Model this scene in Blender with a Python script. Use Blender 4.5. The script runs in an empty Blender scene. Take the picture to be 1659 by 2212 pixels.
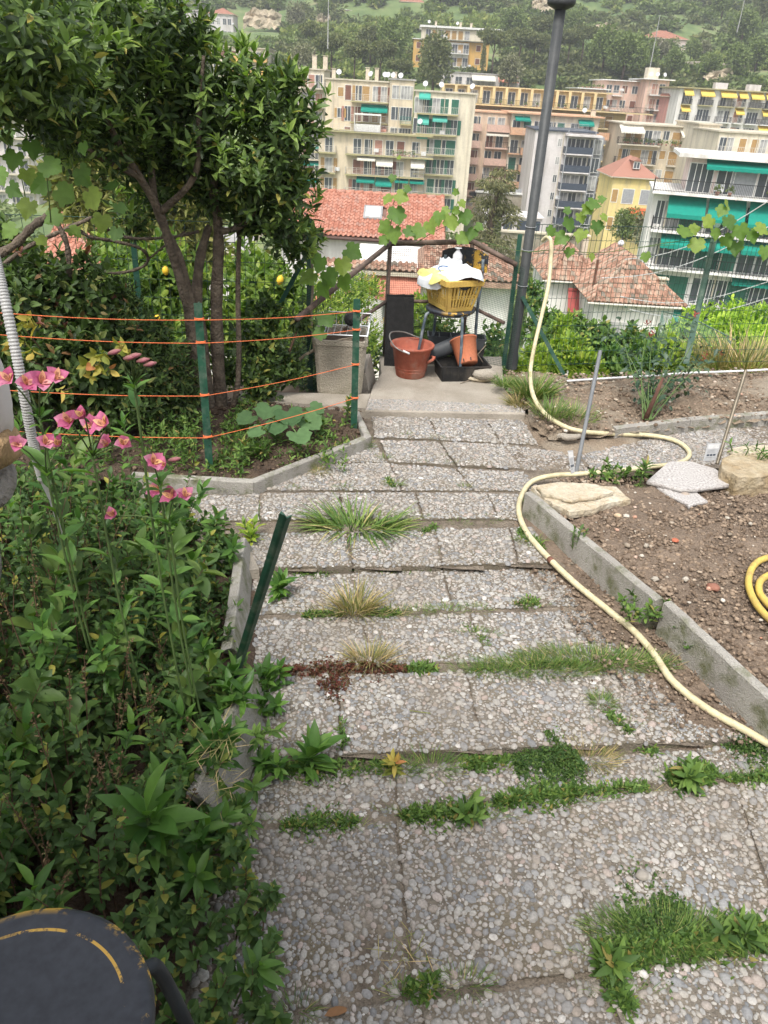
import bpy, math, random
import numpy as np
from mathutils import Vector, Matrix
PI = math.pi
random.seed(11)
rng = np.random.default_rng(7)
S = bpy.context.scene
C = S.collection

# ---------------------------------------------------------------- camera, world, sun, exposure
CAMH = 2.0
PITCH, ROLL, FPX = math.radians(29.0), math.radians(3.4), 1661.0
cF = Vector((0, math.cos(PITCH), -math.sin(PITCH)))
r0, u0 = Vector((1, 0, 0)), Vector((0, math.sin(PITCH), math.cos(PITCH)))
cR = r0 * math.cos(ROLL) + u0 * math.sin(ROLL)
cU = u0 * math.cos(ROLL) - r0 * math.sin(ROLL)
CAMP = Vector((0, 0, CAMH))
cam = bpy.data.cameras.new('camera'); camo = bpy.data.objects.new('camera', cam); C.objects.link(camo)
cam.sensor_fit = 'VERTICAL'; cam.sensor_height = 24.0; cam.lens = 24.0 * FPX / 2212.0
cam.clip_start = 0.05; cam.clip_end = 3000
mw = Matrix((cR, cU, -cF)).transposed().to_4x4(); mw.translation = CAMP
camo.matrix_world = mw
S.camera = camo
W = bpy.data.worlds.new('World'); S.world = W; W.use_nodes = True
nt = W.node_tree; nt.nodes.clear()
sky = nt.nodes.new('ShaderNodeTexSky'); sky.sky_type = 'NISHITA'; sky.sun_disc = False
SUN_EL, SUN_ROT = math.radians(58), math.radians(200)
sky.sun_elevation = SUN_EL; sky.sun_rotation = SUN_ROT; sky.air_density = 1.0; sky.dust_density = 4.0; sky.ozone_density = 1.0
hs = nt.nodes.new('ShaderNodeHueSaturation'); hs.inputs['Saturation'].default_value = 0.28
bg = nt.nodes.new('ShaderNodeBackground'); bg.inputs['Strength'].default_value = 0.15
wo = nt.nodes.new('ShaderNodeOutputWorld')
nt.links.new(sky.outputs[0], hs.inputs['Color']); nt.links.new(hs.outputs[0], bg.inputs['Color']); nt.links.new(bg.outputs[0], wo.inputs['Surface'])
sl = bpy.data.lights.new('sun', 'SUN'); sl.energy = 1.5; sl.angle = math.radians(11); sl.color = (1.0, 0.96, 0.9)
so = bpy.data.objects.new('sun', sl); C.objects.link(so)
sd = Vector((math.sin(SUN_ROT) * math.cos(SUN_EL), math.cos(SUN_ROT) * math.cos(SUN_EL), math.sin(SUN_EL)))
so.rotation_euler = sd.to_track_quat('Z', 'Y').to_euler(); so.location = (0, 0, 30)
S.view_settings.view_transform = 'Standard'; S.view_settings.look = 'None'
S.view_settings.exposure = 1.03; S.view_settings.gamma = 1.0; S.view_settings.use_curve_mapping = False
S.render.engine = 'CYCLES'
S.cycles.max_bounces = 6; S.cycles.transparent_max_bounces = 12

def ray(x, y):
    return cF + cR * ((x - 829.5) / FPX) + cU * ((1106 - y) / FPX)
def G(x, y, z=0.0):                      # point of the level plane z seen at a pixel of the photograph (1659 x 2212)
    d = ray(x, y); t = (z - CAMH) / d.z
    return CAMP + d * t
def D(x, y, Y):                          # point at the distance Y from the camera
    d = ray(x, y); return CAMP + d * (Y / d.y)
def pxm(p):                              # pixels per metre at a point
    return FPX / max(0.1, (Vector(p) - CAMP).dot(cF))
def proj(P):                             # numpy projection (N,3) -> px
    P = np.asarray(P, float) - np.array(CAMP)
    z = P @ np.array(cF); z = np.where(z < .05, .05, z)
    return 829.5 + FPX * (P @ np.array(cR)) / z, 1106 - FPX * (P @ np.array(cU)) / z, z

# ---------------------------------------------------------------- materials
MC = {}
def nodes(m):
    m.use_nodes = True; t = m.node_tree
    return t, t.nodes, t.links, t.nodes['Principled BSDF']
def ramp(t, stops):
    r = t.nodes.new('ShaderNodeValToRGB'); e = r.color_ramp.elements
    while len(e) < len(stops): e.new(0.5)
    for i, (p, c) in enumerate(stops):
        e[i].position = p; e[i].color = (*c, 1)
    return r
def mul(c, k): return tuple(min(1, v * k) for v in c)
def pm(name, c, c2=None, scale=4.0, rough=0.85, bump=0.0, bscale=60, metal=0.0, spec=0.3, dirt=None, dscale=1.2, damt=0.5, fine=0.12, isl=0.0):
    """procedural surface: two tones in noise, fine grain, optional stains and bump"""
    if name in MC: return MC[name]
    m = bpy.data.materials.new(name); t, N, L, P = nodes(m)
    tc = N.new('ShaderNodeTexCoord')
    n1 = N.new('ShaderNodeTexNoise'); n1.inputs['Scale'].default_value = scale; n1.inputs['Detail'].default_value = 5
    L.new(tc.outputs['Object'], n1.inputs['Vector'])
    c2 = c2 or mul(c, 0.8)
    r = ramp(t, [(0.35, c2), (0.65, c)]); L.new(n1.outputs['Fac'], r.inputs['Fac'])
    col = r.outputs['Color']
    n2 = N.new('ShaderNodeTexNoise'); n2.inputs['Scale'].default_value = bscale; n2.inputs['Detail'].default_value = 4
    L.new(tc.outputs['Object'], n2.inputs['Vector'])
    mr = N.new('ShaderNodeMapRange'); mr.inputs['To Min'].default_value = 1 - fine * 2; mr.inputs['To Max'].default_value = 1 + fine * 2
    L.new(n2.outputs['Fac'], mr.inputs['Value'])
    mx = N.new('ShaderNodeMix'); mx.data_type = 'RGBA'; mx.blend_type = 'MULTIPLY'; mx.inputs['Factor'].default_value = 1
    L.new(col, mx.inputs['A']); L.new(mr.outputs[0], mx.inputs['B']); col = mx.outputs['Result']
    if dirt:
        n3 = N.new('ShaderNodeTexNoise'); n3.inputs['Scale'].default_value = dscale; n3.inputs['Detail'].default_value = 8; n3.inputs['Roughness'].default_value = 0.65
        mp = N.new('ShaderNodeMapping'); mp.inputs['Scale'].default_value = (1, 1, .18 if name.startswith('plaster') else 1); L.new(tc.outputs['Object'], mp.inputs['Vector']); L.new(mp.outputs[0], n3.inputs['Vector'])
        r3 = ramp(t, [(0.48, (0, 0, 0)), (0.66, (damt, damt, damt))]); L.new(n3.outputs['Fac'], r3.inputs['Fac'])
        m3 = N.new('ShaderNodeMix'); m3.data_type = 'RGBA'; L.new(r3.outputs['Color'], m3.inputs['Factor'])
        L.new(col, m3.inputs['A']); m3.inputs['B'].default_value = (*dirt, 1); col = m3.outputs['Result']
    if isl:
        gi = N.new('ShaderNodeNewGeometry'); oi = N.new('ShaderNodeObjectInfo')
        ad = N.new('ShaderNodeMath'); L.new(gi.outputs['Random Per Island'], ad.inputs[0]); L.new(oi.outputs['Random'], ad.inputs[1])
        fr = N.new('ShaderNodeMath'); fr.operation = 'FRACT'; L.new(ad.outputs[0], fr.inputs[0])
        mi = N.new('ShaderNodeMapRange'); mi.inputs['To Min'].default_value = 1 - isl; mi.inputs['To Max'].default_value = 1 + isl * .6
        L.new(fr.outputs[0], mi.inputs['Value'])
        m4 = N.new('ShaderNodeMix'); m4.data_type = 'RGBA'; m4.blend_type = 'MULTIPLY'; m4.inputs['Factor'].default_value = 1
        L.new(col, m4.inputs['A']); L.new(mi.outputs[0], m4.inputs['B']); col = m4.outputs['Result']
    L.new(col, P.inputs['Base Color'])
    P.inputs['Roughness'].default_value = rough; P.inputs['Metallic'].default_value = metal
    P.inputs['Specular IOR Level'].default_value = spec
    if bump:
        b = N.new('ShaderNodeBump'); b.inputs['Strength'].default_value = bump; b.inputs['Distance'].default_value = 0.02
        L.new(n2.outputs['Fac'], b.inputs['Height']); L.new(b.outputs[0], P.inputs['Normal'])
    MC[name] = m; return m
def rm(name, stops, rough=0.6, spec=0.35, trans=0.0, tcol=None, stain=None, grain=0.15, gscale=30):
    """colour picked per island / per object from a ramp: leaves, pebbles, tiles"""
    if name in MC: return MC[name]
    m = bpy.data.materials.new(name); t, N, L, P = nodes(m)
    gi = N.new('ShaderNodeNewGeometry'); oi = N.new('ShaderNodeObjectInfo'); tc = N.new('ShaderNodeTexCoord')
    ad = N.new('ShaderNodeMath'); L.new(gi.outputs['Random Per Island'], ad.inputs[0]); L.new(oi.outputs['Random'], ad.inputs[1])
    fr = N.new('ShaderNodeMath'); fr.operation = 'FRACT'; L.new(ad.outputs[0], fr.inputs[0])
    if trans and 'petal' not in name and 'red' not in name:      # foliage: slightly warmer and lighter
        stops = [(p, (min(1, c[0] * 1.5 + .006), min(1, c[1] * 1.28), min(1, c[2] * 1.25 + .004))) for p, c in stops]
    r = ramp(t, stops); L.new(fr.outputs[0], r.inputs['Fac'])
    n2 = N.new('ShaderNodeTexNoise'); n2.inputs['Scale'].default_value = gscale; n2.inputs['Detail'].default_value = 3
    L.new(gi.outputs['Position'], n2.inputs['Vector'])
    mr = N.new('ShaderNodeMapRange'); mr.inputs['To Min'].default_value = 1 - grain * 2; mr.inputs['To Max'].default_value = 1 + grain * 2
    L.new(n2.outputs['Fac'], mr.inputs['Value'])
    mx = N.new('ShaderNodeMix'); mx.data_type = 'RGBA'; mx.blend_type = 'MULTIPLY'; mx.inputs['Factor'].default_value = 1
    L.new(r.outputs['Color'], mx.inputs['A']); L.new(mr.outputs[0], mx.inputs['B']); col = mx.outputs['Result']
    if stain:                                    # broad patches of trodden dirt over many pieces
        n3 = N.new('ShaderNodeTexNoise'); n3.inputs['Scale'].default_value = stain[1]; n3.inputs['Detail'].default_value = 7; n3.inputs['Roughness'].default_value = .65
        L.new(gi.outputs['Position'], n3.inputs['Vector'])
        r3 = ramp(t, [(.4, (0, 0, 0)), (.68, (stain[2],) * 3)]); L.new(n3.outputs['Fac'], r3.inputs['Fac'])
        m3 = N.new('ShaderNodeMix'); m3.data_type = 'RGBA'; L.new(r3.outputs['Color'], m3.inputs['Factor']); L.new(col, m3.inputs['A']); m3.inputs['B'].default_value = (*stain[0], 1); col = m3.outputs['Result']
    L.new(col, P.inputs['Base Color']); P.inputs['Roughness'].default_value = rough; P.inputs['Specular IOR Level'].default_value = spec
    if trans:
        tr = N.new('ShaderNodeBsdfTranslucent'); mt = N.new('ShaderNodeMix'); mt.data_type = 'RGBA'; mt.blend_type = 'MULTIPLY'; mt.inputs['Factor'].default_value = 1
        L.new(col, mt.inputs['A']); mt.inputs['B'].default_value = (*(tcol or (1.6, 1.9, 0.7)), 1)
        L.new(mt.outputs['Result'], tr.inputs['Color'])
        ms = N.new('ShaderNodeMixShader'); ms.inputs[0].default_value = trans
        L.new(P.outputs[0], ms.inputs[1]); L.new(tr.outputs[0], ms.inputs[2])
        L.new(ms.outputs[0], N['Material Output'].inputs['Surface'])
    MC[name] = m; return m

# ---------------------------------------------------------------- mesh builder
class MB:
    def __init__(s): s.v = []; s.f = []; s.smooth = False
    def add(s, vs, fs):
        o = len(s.v); s.v += [tuple(v) for v in vs]; s.f += [tuple(i + o for i in f) for f in fs]; return s
    def box(s, x0, x1, y0, y1, z0, z1, M=None):
        vs = [Vector((x, y, z)) for z in (z0, z1) for y in (y0, y1) for x in (x0, x1)]
        if M is not None: vs = [M @ v for v in vs]
        return s.add(vs, [(0, 2, 3, 1), (4, 5, 7, 6), (0, 1, 5, 4), (2, 6, 7, 3), (0, 4, 6, 2), (1, 3, 7, 5)])
    def prism(s, pts, z0, z1):
        n = len(pts)
        return s.add([(p[0], p[1], z0) for p in pts] + [(p[0], p[1], z1) for p in pts],
                     [tuple(range(n - 1, -1, -1)), tuple(range(n, 2 * n))] + [(i, (i + 1) % n, n + (i + 1) % n, n + i) for i in range(n)])
    def tube(s, path, r, n=8, cap=True):
        path = [Vector(p) for p in path]; k = len(path)
        rr = r if hasattr(r, '__len__') else [r] * k
        nrm = None; vs = []
        for i, p in enumerate(path):
            t = (path[min(i + 1, k - 1)] - path[max(i - 1, 0)]).normalized()
            if nrm is None: nrm = t.orthogonal().normalized()
            nrm = (nrm - t * nrm.dot(t)).normalized(); b = t.cross(nrm)
            for j in range(n):
                a = 2 * PI * j / n; vs.append(p + (nrm * math.cos(a) + b * math.sin(a)) * rr[i])
        fs = [(i * n + j, i * n + (j + 1) % n, (i + 1) * n + (j + 1) % n, (i + 1) * n + j) for i in range(k - 1) for j in range(n)]
        if cap: fs += [tuple(range(n - 1, -1, -1)), tuple(range((k - 1) * n, k * n))]
        return s.add(vs, fs)
    def lathe(s, prof, cx, cy, n=24, sx=1, sy=1):
        vs = [(cx + r * sx * math.cos(2 * PI * j / n), cy + r * sy * math.sin(2 * PI * j / n), z) for r, z in prof for j in range(n)]
        return s.add(vs, [(i * n + j, i * n + (j + 1) % n, (i + 1) * n + (j + 1) % n, (i + 1) * n + j) for i in range(len(prof) - 1) for j in range(n)])
    def grid(s, P):            # P[i][j] points
        a, b = len(P), len(P[0])
        return s.add([p for r in P for p in r], [(i * b + j, i * b + j + 1, (i + 1) * b + j + 1, (i + 1) * b + j) for i in range(a - 1) for j in range(b - 1)])
    def mesh(s, name, smooth=False, off=None):
        me = bpy.data.meshes.new(name)
        vs = s.v if off is None else [(v[0] - off[0], v[1] - off[1], v[2] - off[2]) for v in s.v]
        me.from_pydata(vs, [], s.f); me.update()
        if smooth: me.shade_smooth()
        return me
def link(name, me, mat, parent=None, loc=None, label=None, bevel=0):
    if mat is not None and not me.materials: me.materials.append(mat)
    o = bpy.data.objects.new(name, me); C.objects.link(o)
    if parent is not None: o.parent = parent
    if loc is not None: o.location = loc
    if label: o['label'] = label
    if bevel:
        b = o.modifiers.new('bevel', 'BEVEL'); b.width = bevel; b.segments = 2; b.limit_method = 'ANGLE'
    return o
def part(name, mb, mat, root, smooth=False, label=None, bevel=0):
    """mb in world coordinates; root an unrotated Empty"""
    return link(name, mb.mesh(name, smooth, off=root.location), mat, root, label=label, bevel=bevel)
def thing(name, label, cat, loc=(0, 0, 0), rz=0, group=None, kind=None):
    o = bpy.data.objects.new(name, None); C.objects.link(o); o.location = loc; o.rotation_euler = (0, 0, rz); o.empty_display_size = .1
    tag(o, label, cat, group, kind); return o
def tag(o, label=None, cat=None, group=None, kind=None):
    for k, v in (('label', label), ('category', cat), ('group', group), ('kind', kind)):
        if v: o[k] = v
    return o
def single(name, mb, mat, label, cat, loc=(0, 0, 0), smooth=False, group=None, kind=None, bevel=0):
    loc = Vector(loc)
    o = link(name, mb.mesh(name, smooth, off=loc), mat, None, loc, bevel=bevel); tag(o, label, cat, group, kind); return o
def catmull(pts, k=6):
    P = [Vector(p) for p in pts]; out = []
    for i in range(len(P) - 1):
        a, b, c, d = P[max(i - 1, 0)], P[i], P[i + 1], P[min(i + 2, len(P) - 1)]
        for j in range(k):
            t = j / k
            out.append(0.5 * ((2 * b) + (c - a) * t + (2 * a - 5 * b + 4 * c - d) * t * t + (3 * b - a - 3 * c + d) * t ** 3))
    out.append(P[-1]); return out
def npmesh(name, V, F, smooth=False):
    """V (n,3) float, F (m,k) int"""
    me = bpy.data.meshes.new(name); k = F.shape[1]
    me.vertices.add(len(V)); me.vertices.foreach_set('co', np.asarray(V, np.float32).ravel())
    me.loops.add(F.size); me.loops.foreach_set('vertex_index', F.astype(np.int32).ravel())
    me.polygons.add(len(F)); me.polygons.foreach_set('loop_start', (np.arange(len(F)) * k).astype(np.int32))
    me.update(calc_edges=True)
    if smooth: me.shade_smooth()
    return me
def merge(name, tpl, R, T, smooth=False):
    """template (V,F) instanced with 3x3 R (N,3,3) and offsets T (N,3) into one mesh"""
    tv, tf = tpl; n = len(tv)
    V = np.einsum('nij,kj->nki', R, tv) + T[:, None, :]
    F = (tf[None] + (np.arange(len(T)) * n)[:, None, None]).reshape(-1, tf.shape[1])
    return npmesh(name, V.reshape(-1, 3), F, smooth)
def unit(a): return a / np.maximum(1e-9, np.linalg.norm(a, axis=-1, keepdims=True))
def frames(d, n, s, wx=None):
    d = unit(d); n = n - (n * d).sum(-1, keepdims=True) * d; n = unit(n + 1e-6)
    x = np.cross(d, n); s = np.asarray(s)[:, None]
    sx = s if wx is None else s * np.asarray(wx)[:, None]
    return np.stack([x * sx, d * s, n * s], axis=-1)
def leaf_tpl(w=0.3, fold=0.25, curl=0.25, seg=4, peak=0.45, wave=0.0):
    vs = [(0, 0, 0)]; F = []
    for i in range(1, seg):
        t = i / seg; hw = w / 2 * (math.sin(PI * t ** (math.log(.5) / math.log(peak)))) ** 0.8
        z = -curl * t * t; up = hw * fold * 2 + wave * math.sin(i * 2.1)
        vs += [(-hw, t, z + up), (0, t, z), (hw, t, z + up * .9)]
    vs.append((0, 1, -curl))
    F += [(0, 2, 1), (0, 3, 2)]
    for i in range(seg - 2):
        a = 1 + 3 * i; b = a + 3
        F += [(a, a + 1, b + 1), (a, b + 1, b), (a + 1, a + 2, b + 2), (a + 1, b + 2, b + 1)]
    a = 1 + 3 * (seg - 2); e = len(vs) - 1
    F += [(a, a + 1, e), (a + 1, a + 2, e)]
    return np.array(vs, float), np.array(F)
def fan_tpl(pts, fold=0.15, cup=0.12):
    vs = [(0, 0.28, 0)]; 
    for x, y in pts: vs.append((x, y, fold * abs(x) - cup * (x * x + (y - .3) ** 2)))
    n = len(pts); return np.array(vs, float), np.array([(0, 1 + i, 1 + (i + 1) % n) for i in range(n)])
GRAPE = fan_tpl([(0.03, .03), (.14, -.13), (.24, -.09), (.33, -.12), (.40, .0), (.47, .04), (.46, .16), (.43, .27), (.52, .33), (.60, .45), (.53, .52), (.50, .62), (.40, .60), (.33, .60), (.30, .72), (.22, .76), (.18, .88), (.08, .9), (0, 1.02),
                 (-.09, .89), (-.17, .86), (-.2, .77), (-.31, .7), (-.32, .6), (-.42, .63), (-.47, .55), (-.57, .48), (-.52, .38), (-.42, .29), (-.5, .2), (-.47, .06), (-.38, .02), (-.34, -.1), (-.22, -.09), (-.13, -.14), (-.03, .03)], .2, .22)
SQUASH = fan_tpl([(0.02, 0), (.25, -.16), (.45, -.05), (.56, .15), (.5, .3), (.58, .5), (.4, .62), (.3, .82), (.1, .86), (0, .95), (-.12, .85), (-.3, .8), (-.42, .6), (-.58, .48), (-.5, .28), (-.55, .12), (-.44, -.06), (-.22, -.15), (-.02, 0)], .25, -.1)
L_LAUREL = leaf_tpl(.34, .22, .22); L_NARROW = leaf_tpl(.22, .3, .35, 5); L_OVAL = leaf_tpl(.5, .25, .2); L_SMALL = leaf_tpl(.5, .3, .15, 3); L_ROUND = leaf_tpl(.7, .2, .1, 4, .5)
BLADE = leaf_tpl(.035, .3, .45, 4, .35)
class Leaves:
    def __init__(s): s.p = []; s.d = []; s.n = []; s.s = []
    def add(s, p, d, n, sc):
        s.p.append(np.atleast_2d(p)); s.d.append(np.atleast_2d(d)); s.n.append(np.atleast_2d(n)); s.s.append(np.atleast_1d(sc)); return s
    def cat(s): return map(np.concatenate, (s.p, s.d, s.n, s.s))
    def build(s, root, mat, tpl, nobj=0, name='leaf', mass='foliage', smooth=True, cull=False):
        if not s.p: return
        p, d, n, sc = s.cat(); loc = np.array(root.location)
        if cull:
            x, y, z = proj(p); k = (x > -250) & (x < 1900) & (y > -250) & (y < 2450); p, d, n, sc = p[k], d[k], n[k], sc[k]
        R = frames(d, n, sc)
        if nobj:
            x, y, z = proj(p); vis = (x > 0) & (x < 1659) & (y > 0) & (y < 2212)
            order = np.argsort(-(sc / z) * vis)
            big, rest = order[:nobj], order[nobj:]
            me = npmesh(name, tpl[0], tpl[1], smooth); me.materials.append(mat)
            for i in big:
                o = bpy.data.objects.new(name, me); C.objects.link(o); o.parent = root
                M = Matrix([list(r) for r in R[i]]).to_4x4(); M.translation = Vector(p[i] - loc); o.matrix_basis = M
        else: rest = np.arange(len(p))
        if len(rest):
            o = link(mass, merge(mass, tpl, R[rest], p[rest] - loc, smooth), mat, root); o['kind'] = 'stuff'
def shoots(L, tips, dirs, k, ln, spread=(0.4, 1.3), gap=0.012, jit=0.25, down=0.0):
    """whorls of leaves down from shoot tips"""
    tips = np.asarray(tips, float); N = len(tips); dirs = unit(np.asarray(dirs, float))
    h = np.tile([.31, .52, .8], (N, 1)); a = unit(np.cross(dirs, h)); b = np.cross(dirs, a)
    ph = rng.random(N) * 6.28
    ln = np.broadcast_to(ln, (N,))
    for j in range(k):
        t = (j + .5) / k; sp = spread[0] + (spread[1] - spread[0]) * t; an = ph + j * 2.4
        out = a * np.cos(an)[:, None] + b * np.sin(an)[:, None]
        d = dirs * math.cos(sp) + out * math.sin(sp) + rng.normal(0, jit, (N, 3)) * .6 - np.array([0, 0, down])
        n = dirs * math.sin(sp) - out * math.cos(sp) + rng.normal(0, jit, (N, 3)) + np.array([0, 0, .4])
        L.add(tips - dirs * (gap * j), d, n, ln * (.55 + .5 * math.sin(PI * min(1, .25 + t * .7))) * (1 + rng.normal(0, .15, N)).clip(.5, 1.5))
def blobpts(blobs, n, shell=0.55):
    """points in a union of ellipsoids ((x,y,z),(rx,ry,rz)), denser near the skin; returns pts, outward dirs"""
    w = np.array([b[1][0] * b[1][1] + b[1][0] * b[1][2] + b[1][1] * b[1][2] for b in blobs]); w = w / w.sum()
    P = []; Dn = []
    for (c, r), ww in zip(blobs, w):
        m = max(3, int(n * ww)); u = unit(rng.normal(0, 1, (m, 3)))
        k = 1 - (1 - shell) * rng.random(m) ** 1.6
        k = k * (1 + .12 * np.sin(u[:, 0] * 7 + u[:, 2] * 5 + c[0]) + .1 * rng.normal(0, 1, m) * .6)
        P.append(np.array(c) + u * np.array(r) * k[:, None]); Dn.append(u)
    return np.concatenate(P), np.concatenate(Dn)
def inpoly(P, poly):
    x, y = P[:, 0], P[:, 1]; ins = np.zeros(len(P), bool); n = len(poly)
    for i in range(n):
        x1, y1 = poly[i][0], poly[i][1]; x2, y2 = poly[(i + 1) % n][0], poly[(i + 1) % n][1]
        c = ((y1 > y) != (y2 > y)) & (x < (x2 - x1) * (y - y1) / ((y2 - y1) or 1e-9) + x1); ins ^= c
    return ins
# ================================================================ terrain
TY = [-6, 5.9, 6.4, 7.5, 9, 12, 16, 25, 40, 60, 100, 140, 158, 175, 200, 225, 250, 300, 350, 400, 450, 520, 620, 800, 1100]
TZ = [-.16, -.16, -.12, -1.6, -2.9, -4.6, -6.4, -9, -13, -15.5, -20, -21.5, -20, -16, -9, -1, 6.5, 13, 21, 36, 52, 72, 105, 160, 230]
def noise2(x, y, s):
    return (np.sin(x * 1.3 * s + 1.7 * np.sin(y * .9 * s + 1.1)) + np.sin(y * 1.7 * s + 2.1 * np.sin(x * .7 * s + 4.2)) + .6 * np.sin((x + y) * 2.9 * s + 1.3 * np.sin((x - y) * 2.3 * s))) / 2.6
def TH(x, y):
    x = np.asarray(x, float); y = np.asarray(y, float)
    z = np.interp(y, TY, TZ)
    far = np.clip((y - 230) / 200, 0, 1)
    z = z + far * (7 * noise2(x, y, .018) + 2.5 * noise2(x, y, .06)) + np.clip((y - 12) / 60, 0, 1) * .5 * noise2(x, y, .12)
    return z + far * x * .035
def th(x, y): return float(TH(x, y))
ys = np.concatenate([np.linspace(-6, 5.8, 12), np.linspace(6, 30, 40), np.geomspace(31, 1080, 130)])
us = np.linspace(-1, 1, 120)
Yg, Ug = np.meshgrid(ys, us, indexing='ij'); Xg = Ug * (9 + np.maximum(Yg, 0) * .95)
Zg = TH(Xg, Yg); V = np.stack([Xg, Yg, Zg], -1).reshape(-1, 3); a, b = Yg.shape
idx = np.arange(a * b).reshape(a, b)
F = np.stack([idx[:-1, :-1], idx[:-1, 1:], idx[1:, 1:], idx[1:, :-1]], -1).reshape(-1, 4)
me = npmesh('terrain', V, F, True)
def terrain_mat():
    m = bpy.data.materials.new('terrain_mat'); t, N, L, P = nodes(m)
    g = N.new('ShaderNodeNewGeometry'); sp = N.new('ShaderNodeSeparateXYZ'); L.new(g.outputs['Position'], sp.inputs[0])
    n1 = N.new('ShaderNodeTexNoise'); n1.inputs['Scale'].default_value = .07; n1.inputs['Detail'].default_value = 9; n1.inputs['Roughness'].default_value = .68
    L.new(g.outputs['Position'], n1.inputs['Vector'])
    r = ramp(t, [(.3, (.06, .10, .035)), (.46, (.11, .165, .05)), (.56, (.16, .21, .07)), (.66, (.24, .23, .12)), (.76, (.36, .3, .19))]); L.new(n1.outputs['Fac'], r.inputs['Fac'])
    n2 = N.new('ShaderNodeTexNoise'); n2.inputs['Scale'].default_value = 3; n2.inputs['Detail'].default_value = 6; L.new(g.outputs['Position'], n2.inputs['Vector'])
    r2 = ramp(t, [(.35, (.07, .05, .035)), (.55, (.17, .13, .09)), (.7, (.24, .19, .13))]); L.new(n2.outputs['Fac'], r2.inputs['Fac'])
    mr = N.new('ShaderNodeMapRange'); mr.inputs['From Min'].default_value = 6.3; mr.inputs['From Max'].default_value = 10; L.new(sp.outputs['Y'], mr.inputs['Value'])
    mx = N.new('ShaderNodeMix'); mx.data_type = 'RGBA'; L.new(mr.outputs[0], mx.inputs['Factor']); L.new(r2.outputs['Color'], mx.inputs['A']); L.new(r.outputs['Color'], mx.inputs['B'])
    L.new(mx.outputs['Result'], P.inputs['Base Color']); P.inputs['Roughness'].default_value = .95
    bb = N.new('ShaderNodeBump'); bb.inputs['Strength'].default_value = .4; L.new(n2.outputs['Fac'], bb.inputs['Height']); L.new(bb.outputs[0], P.inputs['Normal'])
    return m
link('terrain', me, terrain_mat())['kind'] = 'structure'

# ================================================================ town
wallc = {}
def wall(name, c, dirt=(.28, .24, .2)):
    return pm('plaster_' + name, c, mul(c, .88), .25, .9, .15, 3, dirt=dirt, dscale=.8, damt=.5, fine=.06)
M_TAN = wall('tan', (.66, .56, .41)); M_CREAM = wall('cream', (.70, .63, .49)); M_YEL = wall('yellow', (.64, .51, .27)); M_PEACH = wall('peach', (.68, .51, .37))
M_ORW = wall('ochre', (.66, .40, .12)); M_PINK = wall('pink', (.72, .50, .40)); M_PALEPINK = wall('palepink', (.74, .60, .55)); M_WHITE = wall('white', (.78, .76, .72)); M_GREYW = wall('greywhite', (.66, .62, .60))
M_LEMON = wall('lemon', (.75, .6, .26)); M_SLAB = pm('slab_edge', (.6, .54, .42), dirt=(.35, .3, .25), dscale=.5)
M_OLIVE = pm('slab_olive', (.42, .38, .2), dirt=(.3, .27, .2)); M_ORB = pm('balcony_orange', (.64, .38, .23), dirt=(.5, .38, .3)); M_SALM = pm('balcony_salmon', (.66, .45, .36))
M_GREYB = pm('balcony_slate', (.06, .075, .1), rough=.5); M_RAIL = pm('rail_pale', (.6, .57, .5), rough=.5); M_RAILD = pm('rail_dark', (.03, .03, .03), rough=.5)
M_TEAL = pm('awning_teal', (.005, .23, .17), (.005, .2, .15), fine=.05); M_MINT = rm('awning_mint', [(0, (.05, .35, .27)), (.5, (.2, .5, .42)), (1, (.03, .25, .2))]); M_YAWN = pm('awning_yellow', (.75, .55, .12)); M_WAWN = pm('awning_cream', (.75, .72, .62))
M_RAWN = pm('awning_red', (.55, .22, .15))
M_SHB = pm('shutter_brown', (.2, .09, .06), rough=.6); M_SHG = pm('shutter_green', (.03, .14, .09), rough=.6); M_SHO = pm('shutter_tan', (.42, .26, .1), rough=.6); M_SHR = pm('shutter_rose', (.42, .22, .16), rough=.6); M_SHGR = pm('shutter_grey', (.34, .35, .36), rough=.6)
M_GLASS = pm('window_glass', (.05, .06, .07), (.10, .11, .12), .6, rough=.15, spec=.6); M_WFR = pm('window_white', (.75, .74, .7), rough=.5); M_DARK = pm('opening_dark', (.035, .035, .035)); M_CURT = pm('curtain', (.5, .49, .46), (.2, .2, .2), .8)
M_ROOFG = pm('roof_grey', (.38, .37, .35), (.3, .29, .28), .5, dirt=(.2, .19, .17)); M_CHIM = pm('chimney', (.6, .52, .4)); M_DISH = pm('dish', (.7, .7, .7), rough=.4)
M_STONEW = pm('stone_wall', (.36, .32, .25), (.22, .19, .15), .9, bump=.6, bscale=2, dirt=(.1, .12, .06), dscale=.3)
MESHC = {}
def cached(key, fn):
    if key not in MESHC: MESHC[key] = fn()
    return MESHC[key]
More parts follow.
